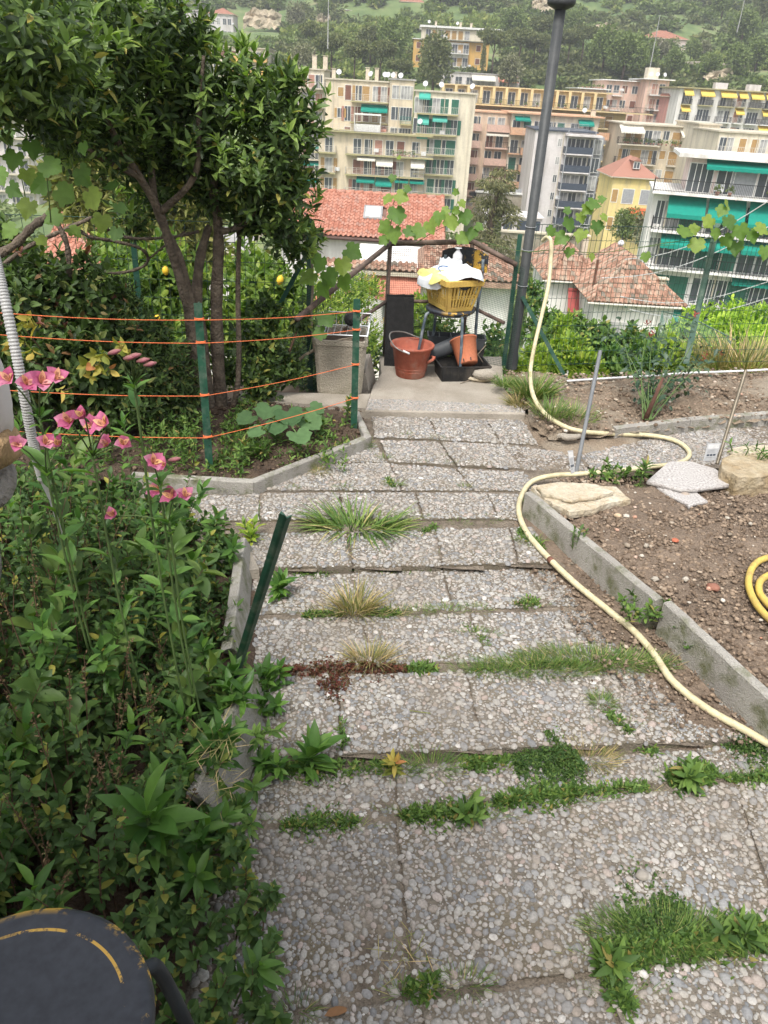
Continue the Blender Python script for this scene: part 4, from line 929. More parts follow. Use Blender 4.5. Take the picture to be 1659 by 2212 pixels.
# town greenery around the valley floor
n = 260; Y = 60 + 80 * rng.random(n); X = (rng.random(n) * 2 - 1) * Y * .55; Z = TH(X, Y)
me0 = crown('bush', 1); tv = np.array([q.co[:] for q in me0.vertices]); tf = np.array([q.vertices[:] for q in me0.polygons]); s = rng.uniform(.7, 1.8, n)
R = np.eye(3)[None] * s[:, None, None]
tag(link('valley_scrub', merge('valley_scrub', (tv[:120 * 11], tf[(tf < 120 * 11).all(1)]), R, np.stack([X, Y, Z], -1)), M_BUSH), 'green scrub on the valley floor between the houses', 'scrub', None, 'stuff')
# pale cliffs and terraces on the hill
M_CLIFF = pm('cliff', (.5, .42, .3), (.36, .3, .21), .3, bump=.8, bscale=1.5, dirt=(.1, .14, .06), dscale=.12)
for i, (x0, x1, y0, y1, Y) in enumerate([(525, 605, 18, 45, 345), (683, 712, 22, 45, 350), (1232, 1268, 38, 62, 320), (1285, 1340, 50, 72, 318), (1150, 1200, -6, 8, 360), (1525, 1610, 150, 180, 250)]):
    A, B = D(x0, y1, Y), D(x1, y0, Y); P = []
    for a in range(15):
        u = a / 14; P.append([(A.x + (B.x - A.x) * u, Y + 6 * (c / 9) + 2.0 * noise2(np.array(u * 9 + i), np.array(c * .8), 1.0) - 1.5, A.z - 2 + (B.z - A.z + 2) * (c / 9) * (.6 + .4 * math.sin(PI * (u * .9 + .05))) + random.uniform(-.8, .8)) for c in range(10)])
    m = MB(); m.grid(P)
    o = link('cliff', m.mesh('cliff'), M_CLIFF); o['kind'] = 'structure'
for i, (x0, x1, y, Y, h) in enumerate([(500, 700, 78, 320, 3), (520, 640, 92, 300, 3), (700, 880, 62, 340, 4), (1460, 1640, 132, 272, 3), (1120, 1400, 160, 255, 3)]):
    A, B = D(x0, y, Y), D(x1, y + (x1 - x0) * .05, Y + 4); m = MB()
    P = [[(A.x + (B.x - A.x) * a / 20, Y + 4 * a / 20 + math.sin(a * 1.7) * .6 + c * .3, (A.z + (B.z - A.z) * a / 20) + (c / 2 - 1) * h) for c in range(3)] + [(A.x + (B.x - A.x) * a / 20, Y + 4 * a / 20 + 9, A.z + (B.z - A.z) * a / 20 + .6)] for a in range(21)]
    m.grid(P); o = link('terrace_wall', m.mesh('terrace_wall'), M_STONEW)
    tag(o, ['long dry stone terrace wall under the stone house, upper one', 'lower dry stone terrace wall under the stone house', 'pale terrace bank below the cream hill house', 'stone terrace wall right of the pink villa', 'long terrace wall behind the pines'][i], 'wall')
# antenna masts / poles
M_POLE = pm('pole_grey', (.4, .4, .38))
for i, (px, pt, pb, Y, lb) in enumerate([(708, -40, 105, 200, 'thin pale mast rising above the pines, upper left'), (1592, -10, 70, 280, 'slender pole on the right slope'), (1400, 30, 168, 240, 'thin wire mast left of the pink villa')]):
    A, B = D(px, pb, Y), D(px + 3, pt, Y); m = MB(); m.tube([A, (A.x, A.y, B.z)], [.16, .07], 6); single('utility_pole', m, M_POLE, lb, 'pole', A)
# ================================================================ garden ground
M_CONC = pm('concrete', (.38, .34, .285), (.28, .25, .205), 3, .9, .5, 90, dirt=(.2, .17, .13), dscale=2.5, damt=.6)
M_KERB = pm('kerb_concrete', (.40, .38, .34), (.31, .29, .26), 5, .92, .7, 140, dirt=(.13, .14, .06), dscale=9, damt=.85)
M_SOILD = pm('soil_dark', (.10, .07, .048), (.06, .042, .03), 8, .95, 1.0, 70, fine=.25)
M_SOIL = pm('soil_brown', (.205, .155, .114), (.14, .105, .078), 5, .95, 1.0, 60, fine=.22)
M_SOILF = pm('soil_far', (.25, .195, .14), (.16, .12, .085), 4, .95, 1.0, 60, fine=.25, dirt=(.33, .3, .24), dscale=2.2)
M_JOINT = pm('joint_dirt', (.24, .20, .155), (.13, .105, .08), 14, .95, 1.0, 80, fine=.25)
M_MATRIX = pm('slab_matrix', (.25, .22, .18), (.17, .145, .115), 9, .95, .8, 160, fine=.2, dirt=(.17, .14, .09), dscale=2.6, damt=.7)
M_PEB = rm('pebbles_mat', [(0, (.17, .175, .18)), (.2, (.26, .26, .26)), (.45, (.33, .32, .30)), (.65, (.38, .36, .325)), (.78, (.29, .25, .215)), (.88, (.43, .415, .39)), (.96, (.35, .28, .245)), (1, (.58, .57, .54))], .8, .25, grain=.24, gscale=140, stain=((.22, .185, .145), 2.6, .5))

def lip(line, x):
    for (x0, y0), (x1, y1) in zip(line[:-1], line[1:]):
        if x <= x1: break
    return y0 + (y1 - y0) * (x - x0) / (x1 - x0)
ROWS = [  # top edge, bottom edge (pixels), joints (top x, bottom x), level
    ([(800, 898), (1130, 899)], [(806, 945), (1165, 960)], [(800, 808), (924, 950), (1046, 1083), (1127, 1165)], 0.0),
    ([(806, 949), (1165, 962)], [(800, 997), (1130, 1014)], [(819, 840), (949, 985), (1085, 1131)], 0.0),
    ([(640, 1001), (842, 1000), (1130, 1018)], [(560, 1061), (1180, 1059)], [(655, 570), (842, 869), (985, 1023), (1131, 1176)], 0.0),
    ([(400, 1068), (560, 1065), (1180, 1063)], [(400, 1126), (560, 1125), (1180, 1121)], [(420, 400), (563, 560), (733, 743), (897, 914), (1052, 1078), (1120, 1128)], 0.0),
    ([(540, 1152), (601, 1150), (1096, 1138), (1150, 1136)], [(540, 1229), (1185, 1217)], [(545, 528), (748, 764), (940, 956), (1100, 1120), (1152, 1190)], 0.0),
    ([(540, 1242), (1190, 1226)], [(540, 1327), (1260, 1310)], [(530, 520), (756, 790), (955, 981), (1135, 1190), (1240, 1300)], -.035),
    ([(530, 1337), (1300, 1318)], [(500, 1441), (1380, 1428)], [(524, 515), (780, 806), (1012, 1060), (1232, 1300), (1360, 1430)], -.035),
    ([(500, 1464), (1420, 1437)], [(500, 1641), (1640, 1597)], [(540, 520), (727, 739), (1006, 1046), (1280, 1392), (1420, 1580), (1520, 1700)], -.035),
    ([(500, 1670), (1100, 1643), (1570, 1613), (1760, 1600)], [(470, 1786), (851, 1761), (1081, 1726), (1440, 1689), (1800, 1662)], [(540, 500), (849, 861), (1176, 1216), (1500, 1560), (1800, 1880)], -.065),
    ([(470, 1794), (851, 1770), (1081, 1736), (1440, 1700), (1800, 1672)], [(400, 2206), (890, 2150), (1287, 2098), (1900, 2010)], [(500, 380), (853, 896), (1214, 1292), (1585, 1700), (1950, 2150)], -.065),
    ([(300, 2222), (900, 2161), (1290, 2109), (2100, 1990)], [(100, 2480), (2200, 2380)], [(380, 250), (905, 960), (1296, 1420), (1704, 1900), (2100, 2400)], -.065)]
SIDE = [([(735, 977), (813, 955), (838, 998), (668, 999)], 0.0), ([(1087, 959), (1243, 979), (1277, 1018), (1133, 1015)], -.01), ([(1246, 979), (1368, 955), (1398, 976), (1385, 1010), (1280, 1018)], -.01),
        ([(1371, 954), (1500, 930), (1600, 923), (1650, 960), (1560, 1003), (1390, 1008), (1401, 977)], -.01), ([(1603, 922), (1900, 900), (1900, 985), (1653, 962)], -.01)]
SLABS = []
for top, bot, J, z in ROWS:
    for (a, b), (c, d) in zip(J[:-1], J[1:]):
        q = [G(a, lip(top, a), z), G(c, lip(top, c), z), G(d, lip(bot, d), z), G(b, lip(bot, b), z)]
        SLABS.append((q, z))
for pl, z in SIDE: SLABS.append(([G(x, y, z) for x, y in pl], z))
path = thing('garden_path', None, None, (0, 0, 0)); path['kind'] = 'structure'
# one metre patch of packed pebbles, cropped differently for every slab
def pebble_patch(sz=1.6):
    cell = .0025; n = int(sz / cell); occ = np.zeros((n, n), bool); out = []
    for r0_, tries in ((.0185, 260), (.0145, 1700), (.0112, 6500), (.0084, 18000), (.0060, 30000), (.0044, 20000)):
        P = rng.random((tries, 2)) * sz; rr = r0_ * rng.uniform(.85, 1.15, tries); el = rng.uniform(.62, 1.0, tries); an = rng.random(tries) * PI
        for (x, y), r, e, a in zip(P, rr, el, an):
            R = int(r / cell) + 1; ix, iy = int(x / cell), int(y / cell)
            xs = np.arange(ix - R, ix + R + 1); ys_ = np.arange(iy - R, iy + R + 1)
            dx = (xs[:, None] - ix) * cell; dy = (ys_[None] - iy) * cell
            u = dx * math.cos(a) + dy * math.sin(a); v = -dx * math.sin(a) + dy * math.cos(a)
            msk = (u / r) ** 2 + (v / (r * e)) ** 2 < .62
            sub = occ[np.ix_(xs % n, ys_ % n)]
            if (sub & msk).any(): continue
            occ[np.ix_(xs % n, ys_ % n)] = sub | msk; out.append((x, y, r, e, a))
    return np.array(out)
PATCH = pebble_patch()
def dome(n=7):
    vs = []
    for (rr, z) in ((1.0, -.12), (.86, .32), (.48, .58)):
        for j in range(n):
            a = 2 * PI * j / n; w = 1 + .1 * math.sin(a * 2 + rr * 3); vs.append((rr * w * math.cos(a), rr * w * math.sin(a), z))
    vs.append((0, 0, .66)); F = []
    for k in range(2):
        for j in range(n):
            a, b = k * n + j, k * n + (j + 1) % n; F += [(a, b, b + n), (a, b + n, a + n)]
    F += [(2 * n + j, 2 * n + (j + 1) % n, 3 * n) for j in range(n)]
    return np.array(vs), np.array(F)
DOME = dome()
PP = []; 
slab_objs = []
for si, (q, z) in enumerate(SLABS):
    c = sum(q, Vector()) / len(q); dz = random.uniform(-.004, .004); tx, ty = random.uniform(-.006, .006), random.uniform(-.006, .006)
    m = MB(); n = len(q)
    # slightly irregular outline
    out = []
    for i in range(n):
        a, b = q[i], q[(i + 1) % n]
        for t in np.arange(0, 1, .12): 
            p = a.lerp(b, t); e = (p - c); out.append(p - e.normalized() * ((.006 if z == 0 else .003) + random.uniform(0, .005)))
    k = len(out)
    top = [(p.x, p.y, z + dz + (p.x - c.x) * tx + (p.y - c.y) * ty) for p in out]
    m.add(top + [(p[0], p[1], z - .06) for p in top], [tuple(range(k))[::-1] if False else tuple(range(k - 1, -1, -1))] + [(i, i + k, (i + 1) % k + k, (i + 1) % k) for i in range(k)])
    me = m.mesh('paving_slab', off=c); o = link('paving_slab', me, M_MATRIX, path, c); slab_objs.append(o)
    bm_poly = [(p[0], p[1]) for p in top]
    R = max((p - c).length for p in q)
    # crop of the patch
    a = random.random() * 6.28; ox, oy = random.random() * 1.6, random.random() * 1.6
    reps = PATCH
    tile = np.concatenate([reps + [i * 1.6, j * 1.6, 0, 0, 0] for i in (-1, 0, 1) for j in (-1, 0, 1)])
    X = tile[:, 0] - ox; Yy = tile[:, 1] - oy; d = X * X + Yy * Yy < R * R; tile = tile[d]; X, Yy = X[d], Yy[d]
    gx = c.x + X * math.cos(a) - Yy * math.sin(a); gy = c.y + X * math.sin(a) + Yy * math.cos(a)
    ins = inpoly(np.stack([gx, gy], 1), bm_poly)
    gx, gy, tile = gx[ins], gy[ins], tile[ins]
    hz = z + dz + (gx - c.x) * tx + (gy - c.y) * ty + rng.uniform(-.0035, .0005, len(gx))
    PP.append(np.stack([gx, gy, hz, tile[:, 2], tile[:, 3], tile[:, 4] + a, np.full(len(gx), si)], 1))
PP = np.concatenate(PP)
x, y, zz = proj(PP[:, :3]); vis = (x > -60) & (x < 1720) & (y > 0) & (y < 2290)
PP, zz, x, y = PP[vis], zz[vis], x[vis], y[vis]
n = len(PP); print('pebbles', n)
r, e, a = PP[:, 3], PP[:, 4], PP[:, 5]; hh = r * rng.uniform(.55, .85, n)
R = np.zeros((n, 3, 3)); R[:, 0, 0] = np.cos(a) * r; R[:, 1, 0] = np.sin(a) * r; R[:, 0, 1] = -np.sin(a) * r * e; R[:, 1, 1] = np.cos(a) * r * e; R[:, 2, 2] = hh
size = r / zz * ((x > 560) & (x < 1659) & (y < 2212)); order = np.argsort(-size); big, rest = order[:300], order[300:]
pm_e = npmesh('pebble', DOME[0], DOME[1], True); pm_e.materials.append(M_PEB)
for i in big:
    so_ = slab_objs[int(PP[i, 6])]; o = bpy.data.objects.new('pebble', pm_e); C.objects.link(o); o.parent = so_
    M = Matrix([list(q) for q in R[i]]).to_4x4(); M.translation = Vector(PP[i, :3]) - so_.location; o.matrix_basis = M
o = link('pebbles', merge('pebbles', DOME, R[rest], PP[rest, :3], True), M_PEB, path); o['kind'] = 'stuff'
# sand and dirt sheet below the joints
def sheet(name, poly, z, mat, step=.04, amp=.012, kind='structure', fn=None, label=None, cat=None, edge=.05):
    xs = [p.x for p in poly]; ys_ = [p.y for p in poly]
    nx, ny = int((max(xs) - min(xs)) / step) + 2, int((max(ys_) - min(ys_)) / step) + 2
    gx, gy = np.meshgrid(min(xs) + np.arange(nx) * step, min(ys_) + np.arange(ny) * step, indexing='ij')
    gz = z + amp * (noise2(gx, gy, 5) + .6 * noise2(gx + 3, gy, 13) + rng.normal(0, .35, gx.shape))
    if fn is not None: gz = gz + fn(gx, gy)
    if edge:
        dm = np.full(gx.shape, 9.)
        for a_, b_ in zip(poly, poly[1:] + poly[:1]):
            ex, ey = b_.x - a_.x, b_.y - a_.y; tt = (((gx - a_.x) * ex + (gy - a_.y) * ey) / max(1e-9, ex * ex + ey * ey)).clip(0, 1)
            dm = np.minimum(dm, np.hypot(gx - a_.x - tt * ex, gy - a_.y - tt * ey))
        gz = gz - edge * (1 - dm / .09).clip(0, 1) ** 1.5
    idx = np.arange(nx * ny).reshape(nx, ny); F = np.stack([idx[:-1, :-1], idx[1:, :-1], idx[1:, 1:], idx[:-1, 1:]], -1).reshape(-1, 4)
    cx, cy = (gx[:-1, :-1] + step / 2).ravel(), (gy[:-1, :-1] + step / 2).ravel()
    F = F[inpoly(np.stack([cx, cy], 1), [(p.x, p.y) for p in poly])]
    o = link(name, npmesh(name, np.stack([gx, gy, gz], -1).reshape(-1, 3), F, True), mat)
    if kind: o['kind'] = kind
    tag(o, label, cat); return o
def P2(l, z): return [G(x, y, z) for x, y in l]
sheet('joint_soil', P2([(400, 1300), (1400, 1300), (2300, 1650), (2600, 2500), (-200, 2500), (420, 1500)], -.08), -.071, M_JOINT, .05, .003, edge=0)
sheet('joint_soil', P2([(400, 1220), (1230, 1215), (1600, 1600), (480, 1645)], -.045), -.041, M_JOINT, .05, .003, edge=0)
sheet('joint_soil', P2([(400, 1062), (800, 885), (1160, 885), (1800, 885), (1800, 1010), (1240, 1010), (1240, 1225), (400, 1232)], -.012), -.012, M_JOINT, .05, .003, edge=0)
# concrete landing
m = MB(); q = P2([(788, 887), (1136, 894), (1092, 842), (1086, 800), (1084, 770), (820, 768), (824, 805), (806, 832)], .045)
m.prism([(p.x, p.y) for p in q][::-1], -.15, .045)
lo = link('concrete_landing', m.mesh('concrete_landing'), M_CONC, bevel=.008); lo['kind'] = 'structure'
q = P2([(795, 862), (1112, 866), (1134, 890), (790, 884)], .047)
tile = PATCH; gx = rng.random(4200) * 1.3 - .25; gy = 4.9 + rng.random(4200) * .3
ins = inpoly(np.stack([gx, gy], 1), [(p.x, p.y) for p in q]); gx, gy = gx[ins], gy[ins]; k = len(gx); r_ = rng.uniform(.006, .012, k); a = rng.random(k) * 6.28
R = np.zeros((k, 3, 3)); R[:, 0, 0] = np.cos(a) * r_; R[:, 1, 0] = np.sin(a) * r_; R[:, 0, 1] = -np.sin(a) * r_ * .8; R[:, 1, 1] = np.cos(a) * r_ * .8; R[:, 2, 2] = r_ * .6
o = link('pebbles', merge('pebbles', DOME, R, np.stack([gx, gy, np.full(k, .0455)], 1), True), M_PEB, path); o['kind'] = 'stuff'
m = MB(); A = G(812, 832, .045); m.add([(A.x - .22, 5.42, -.15), (A.x, 5.42, -.15), (A.x + .02, 5.8, -.15), (A.x - .24, 5.8, -.15), (A.x - .2, 5.43, .06), (A.x - .08, 5.43, .15), (A.x - .06, 5.8, .18), (A.x - .22, 5.8, .15)], [(0, 1, 5, 4), (1, 2, 6, 5), (2, 3, 7, 6), (3, 0, 4, 7), (4, 5, 6, 7)])
o = link('concrete_step', m.mesh('concrete_step'), M_CONC, bevel=.006); tag(o, 'low wedge of concrete at the left of the landing behind the planter', 'concrete step')

# soil beds
SB = P2([(1148, 1062), (1418, 1296), (1436, 1300), (1700, 1530), (2300, 1900), (2300, 1000), (1659, 1012), (1560, 1030), (1400, 1035), (1290, 1030), (1200, 1034)], .085)
sheet('soil_bed', SB, .085, M_SOIL, .022, .014)
SF = P2([(1110, 840), (1150, 905), (1190, 935), (1330, 930), (1493, 909), (1659, 898), (2300, 850), (2300, 780), (1659, 795), (1235, 808), (1090, 800)], .075)
sheet('soil_bed', SF, .075, M_SOILF, .04, .02)
SL = P2([(560, 1042), (800, 938), (780, 884), (560, 858), (0, 850), (-500, 1000), (-500, 1070), (300, 1024)], .045)
sheet('soil_bed', SL, .045, M_SOILD, .04, .012)
sheet('soil_bed', P2([(1100, 880), (1150, 950), (1240, 980), (1380, 950), (1390, 930), (1250, 925), (1120, 870)], .02), .012, M_SOILF, .025, .008, edge=.03)
FB = P2([(548, 1150), (562, 1460), (500, 1760), (380, 2300), (-900, 2300), (-900, 1100)], .0)
sheet('soil_bed', FB, .0, M_SOILD, .05, .015)
m = MB(); q = P2([(520, 848), (800, 852), (790, 884), (640, 872), (500, 866)], .05); m.prism([(p.x, p.y) for p in q][::-1], -.02, .055); o = link('concrete_strip', m.mesh('concrete_strip'), M_CONC); o['kind'] = 'structure'
# spilled soil over the right of the path: dips below the pebbles
def spill(gx, gy):
    return -.03 * np.clip(1.1 - (noise2(gx, gy, 4) * .5 + .5) - .25 * noise2(gx, gy, 17), 0, 1.5)
for pl, z in (([(1115, 1075), (1150, 1068), (1425, 1310), (1460, 1345), (1659, 1555), (1659, 1610), (1480, 1560), (1330, 1430), (1230, 1290), (1120, 1150)], -.01), ([(1120, 1150), (1230, 1290), (1330, 1430), (1480, 1560), (1659, 1610), (1640, 1640), (1450, 1590), (1280, 1440), (1180, 1290), (1080, 1170)], -.02)):
    q = P2(pl, z)
    P_ = [G(x, y, z) for x, y in pl]
    o = sheet('spilled_soil', P_, 0, M_SOIL, .025, .006, 'stuff', lambda gx, gy: np.interp(gy, [1.9, 2.15, 3.0, 3.35, 4.2], [-.05, -.02, -.018, .012, .018]) + (0 if z > -.015 else -.006) + spill(gx, gy) * (.8 if z < -.015 else .45), None, None, .03)
    tag(o, 'loose soil spilled beside the kerb under the hose' if z > -.015 else 'thin dusting of soil on the slabs left of the hose', 'soil')
# clods and stones
ROCK = None
def rock_tpl(n=5, seed=1):
    R = random.Random(seed); vs = []
    for (rr, z) in ((.8, -.5), (1, 0), (.7, .55)):
        for j in range(n):
            a = 2 * PI * (j + R.random() * .5) / n; q = rr * R.uniform(.75, 1.15); vs.append((q * math.cos(a), q * math.sin(a), z * R.uniform(.8, 1.1)))
    vs += [(0, 0, .8)]; F = []
    for k in range(2):
        for j in range(n): a, b = k * n + j, k * n + (j + 1) % n; F += [(a, b, b + n), (a, b + n, a + n)]
    F += [(2 * n + j, 2 * n + (j + 1) % n, 3 * n) for j in range(n)]
    return np.array(vs), np.array(F)
def scatter(name, poly, z, n, smin, smax, mat, label, cat, pw=3.0, dz=0, parent=None):
    xs = [p.x for p in poly]; ys_ = [p.y for p in poly]
    P = np.stack([rng.uniform(min(xs), min(max(xs), 3.6), n), rng.uniform(min(ys_), max(ys_), n)], 1); P = P[inpoly(P, [(p.x, p.y) for p in poly])]; k = len(P)
    s = smin + (smax - smin) * rng.random(k) ** pw; a = rng.random(k) * 6.28
    R = np.zeros((k, 3, 3)); R[:, 0, 0] = np.cos(a) * s; R[:, 1, 0] = np.sin(a) * s; R[:, 0, 1] = -np.sin(a) * s * .8; R[:, 1, 1] = np.cos(a) * s * .8; R[:, 2, 2] = s * rng.uniform(.4, .8, k)
    o = link(name, merge(name, rock_tpl(5, 3), R, np.concatenate([P, np.full((k, 1), z + dz)], 1)), mat, parent)
    if parent is None: tag(o, label, cat, None, 'stuff')
    return o
M_CLOD = rm('clod_mat', [(0, (.125, .09, .064)), (.4, (.19, .142, .103)), (.75, (.25, .19, .14)), (.94, (.3, .225, .16)), (1, (.4, .34, .27))], .95, .1, grain=.2)
M_GRIT = rm('grit_mat', [(0, (.25, .2, .15)), (.5, (.4, .36, .3)), (.8, (.55, .5, .43)), (1, (.45, .22, .14))], .9, .2)
scatter('soil_clods', SB, .085, 60000, .003, .017, M_CLOD, 'crumbly brown clods covering the dug bed on the right', 'soil', 5, .004)
scatter('bed_stones', SB, .09, 420, .006, .022, M_GRIT, 'small pale stones scattered on the dug bed on the right', 'stones', 3, .008)
scatter('soil_clods', SF, .075, 9000, .005, .022, M_CLOD, 'crumbs of earth in the far bed along the right fence', 'soil', 3, .005)
scatter('bed_stones', SF, .075, 500, .006, .02, M_GRIT, 'gravel scattered in the far bed by the rose', 'stones', 3, .008)
scatter('soil_clods', SL, .045, 6000, .005, .018, rm('clod_dark', [(0, (.05, .035, .025)), (.6, (.1, .07, .05)), (1, (.2, .15, .1))], .95, .1), 'dark mulch in the left bed behind the orange string', 'soil', 3, .004)
SPQ = P2([(1110, 1080), (1150, 1075), (1425, 1310), (1659, 1560), (1659, 1610), (1480, 1570), (1300, 1440), (1200, 1290), (1105, 1170)], .0)
scatter('soil_clods', SPQ, -.022, 5200, .003, .014, M_CLOD, 'crumbs of soil along the hose beside the kerb', 'soil', 3, .008)
scatter('soil_clods', P2([(1050, 1160), (1200, 1290), (1300, 1440), (1480, 1570), (1659, 1615), (1659, 1680), (1300, 1560), (1100, 1300)], -.03), -.028, 1500, .002, .009, M_CLOD, 'scattered crumbs of soil on the right side of the slabs', 'soil', 3, .003)
for i, (px, py, s, mt, lb) in enumerate([(1458, 1167, .022, (.45, .14, .08), 'small square red brick chip in the dug bed'), (1540, 1268, .035, (.28, .13, .09), 'round rusty brown stone in the dug bed near the yellow hose'), (1335, 1113, .022, (.55, .42, .28), 'tan pebble in the soil next to the kerb'), (1480, 1068, .03, (.36, .3, .25), 'flat grey stone just below the granite slab fragment'), (1388, 1890, .024, (.33, .3, .26), 'rounded beige stone lying loose on the slabs, lower right'), (1235, 918 + 60, .0, 0, '')]):
    if not s: continue
    z = .1 if i < 4 else -.05; p = G(px, py, z); tv, tf = rock_tpl(8, i + 20); m = MB(); m.add([(v[0] * s, v[1] * s * .8, v[2] * s * .6) for v in tv], [tuple(int(q) for q in f) for f in tf])
    o = link('loose_stone', m.mesh('loose_stone', i != 0), pm('stone_c%d' % i if False else ['brick_chip', 'rusty_stone', 'tan_stone', 'grey_stone', 'beige_stone'][i], mt), None, p); tag(o, lb, 'stone')

# kerbs
def kerb(pts_px, z, h, t, name_lbl, side=1, mat=None, drop=.0, pieces=None, root=None):
    """kerb pieces standing along the top front edge given in pixels at level z"""
    P = [G(x, y, z) for x, y in pts_px]
    root = root or thing('concrete_kerb', name_lbl, 'kerb', (P[0].x, P[0].y, 0))
    for a, b in zip(P[:-1], P[1:]):
        d = (b - a).normalized(); nrm = Vector((-d.y, d.x, 0)) * side
        L = (b - a).length - .006; m = MB(); k = max(2, int(L / .06)); rows = []
        for i in range(k + 1):
            q = a + d * (.003 + L * i / k); j = random.uniform(-.003, .003)
            rows.append([q + Vector((0, 0, -h)), q + Vector((0, 0, -.006 + j)), q + nrm * .006 + Vector((0, 0, j)), q + nrm * (t - .006) + Vector((0, 0, j * .6)), q + nrm * t + Vector((0, 0, -.007)), q + nrm * t + Vector((0, 0, -h))])
        m.grid(rows); m.add(rows[0], [(0, 1, 2, 3, 4, 5)]); m.add(rows[-1], [(5, 4, 3, 2, 1, 0)])
        part('kerb_stone', m, mat or M_KERB, root)
    return root
kerb([(1134, 1062), (1418, 1297)], .135, .24, .045, 'long mossy concrete kerb plank from the flat pale stone to the gap')
kerb([(1433, 1299), (1700, 1548)], .145, .26, .045, 'mossy concrete kerb plank running out at the right edge under the hose')
kerb([(1331, 926), (1493, 906), (1659, 893), (1900, 876)], .085, .14, .05, 'low concrete kerb in front of the rose bed')
kerb([(282, 1026), (548, 1042), (803, 942), (776, 888)], .075, .16, .045, 'thin concrete kerb bending round the left bed under the orange string')
# leaning board kerb in front of the foreground plants
r = thing('concrete_kerb', 'broken leaning concrete kerb slab at the edge of the foreground plants', 'kerb', tuple(G(560, 1600, 0)))
def slab4(a, b, c, d, th, mat, root, name='kerb_stone'):
    n = (b - a).cross(d - a).normalized() * th; m = MB(); m.add([a, b, c, d, a - n, b - n, c - n, d - n], [(0, 1, 2, 3), (7, 6, 5, 4), (0, 4, 5, 1), (1, 5, 6, 2), (2, 6, 7, 3), (3, 7, 4, 0)]); return part(name, m, mat, root, bevel=.006)
slab4(G(505, 1790, -.06), G(568, 1602, -.06), G(532, 1466, .15), G(425, 1712, .17), .04, M_KERB, r)
slab4(G(569, 1600, -.06), G(570, 1492, -.03), G(558, 1455, .09), G(533, 1465, .15), .04, M_KERB, r)
r = thing('concrete_kerb', 'upright concrete kerb slab behind the leaning green stake', 'kerb', tuple(G(520, 1300, 0)))
slab4(G(533, 1420, -.03), G(550, 1190, -.03), G(530, 1160, .10), G(500, 1400, .12), .045, M_KERB, r)
m = MB(); q = P2([(470, 1165), (528, 1160), (560, 1230), (470, 1235)], .02); m.prism([(p.x, p.y) for p in q][::-1], -.08, .02); link('concrete_strip', m.mesh('concrete_strip'), M_CONC)['kind'] = 'structure'

# ================================================================ flat stones at the corner of the dug bed
def flat_stone(label, pxs, z, th, mat, cat='stone', tilt=(0, 0), jag=.008, name='flat_stone', seg=3):
    P = [G(x, y, z) for x, y in pxs]; c = sum(P, Vector()) / len(P); out = []
    for i in range(len(P)):
        a, b = P[i], P[(i + 1) % len(P)]
        for t in range(seg): q = a.lerp(b, t / seg); out.append(q + Vector((random.uniform(-jag, jag), random.uniform(-jag, jag), random.uniform(-jag, jag) * .3 + (q.x - c.x) * tilt[0] + (q.y - c.y) * tilt[1])))
    k = len(out); m = MB(); lo = [q - Vector((0, 0, th)) + (c - q) * .04 * 0 for q in out]; mid = [q + (c - q).normalized() * -.004 - Vector((0, 0, th * .5)) for q in out]
    inn = [q + (c - q) * .4 + Vector((0, 0, random.uniform(-.002, .003))) for q in out]
    m.add(out + mid + lo + inn + [c], [(i, k + i, k + (i + 1) % k, (i + 1) % k) for i in range(k)] + [(k + i, 2 * k + i, 2 * k + (i + 1) % k, k + (i + 1) % k) for i in range(k)] + [(3 * k + i, i, (i + 1) % k, 3 * k + (i + 1) % k) for i in range(k)] + [(4 * k, 3 * k + i, 3 * k + (i + 1) % k) for i in range(k)])
    o = link(name, m.mesh(name, off=c), mat, None, c, bevel=.002); tag(o, label, cat); return o
M_LIME = pm('limestone', (.53, .48, .385), (.42, .36, .26), 9, .9, .8, 45, dirt=(.36, .27, .16), dscale=6, damt=.7, fine=.12)
M_GRAN = pm('granite', (.50, .48, .46), (.36, .34, .32), 75, .6, .05, 260, dirt=(.16, .13, .12), dscale=85, damt=.8, fine=.12)
M_BOUL = pm('boulder', (.43, .37, .27), (.29, .22, .13), 7, .95, .9, 35, dirt=(.25, .2, .1), dscale=5)
flat_stone('broad pale limestone slab at the tip of the dug bed, underneath', [(1150, 1050), (1240, 1042), (1330, 1052), (1365, 1078), (1300, 1090), (1290, 1098), (1235, 1106), (1205, 1090), (1180, 1080)], .13, .04, M_LIME)
flat_stone('smaller pale limestone flake lying on the broad one at the bed tip', [(1160, 1050), (1215, 1040), (1290, 1046), (1325, 1062), (1300, 1068), (1285, 1072), (1235, 1080), (1200, 1070), (1175, 1066)], .155, .022, M_LIME)
flat_stone('sawn speckled granite slab with a rounded corner on the dug bed', [(1445, 997), (1488, 996), (1545, 1012), (1588, 1045), (1500, 1056), (1472, 1056), (1398, 1038)], .132, .022, M_GRAN, jag=.0)
flat_stone('broken pale slab fragment half buried below the granite slab', [(1410, 1046), (1500, 1058), (1530, 1082), (1490, 1092), (1462, 1076)], .105, .02, M_GRAN)
flat_stone('small grey tile fragment in the soil left of the tall grey rod', [(1202, 938), (1215, 936), (1254, 938), (1256, 942), (1228, 945)], .075, .02, M_CONC)
flat_stone('big ochre boulder with a flat top at the right edge', [(1565, 985), (1620, 968), (1720, 965), (1760, 1020), (1700, 1030), (1590, 1030), (1562, 1010)], .2, .14, M_BOUL, cat='boulder', jag=.012, name='boulder')
flat_stone('thin pale stone lying on top behind the ochre boulder', [(1572, 970), (1620, 962), (1700, 962), (1700, 975), (1590, 980)], .215, .03, M_LIME, cat='stone')
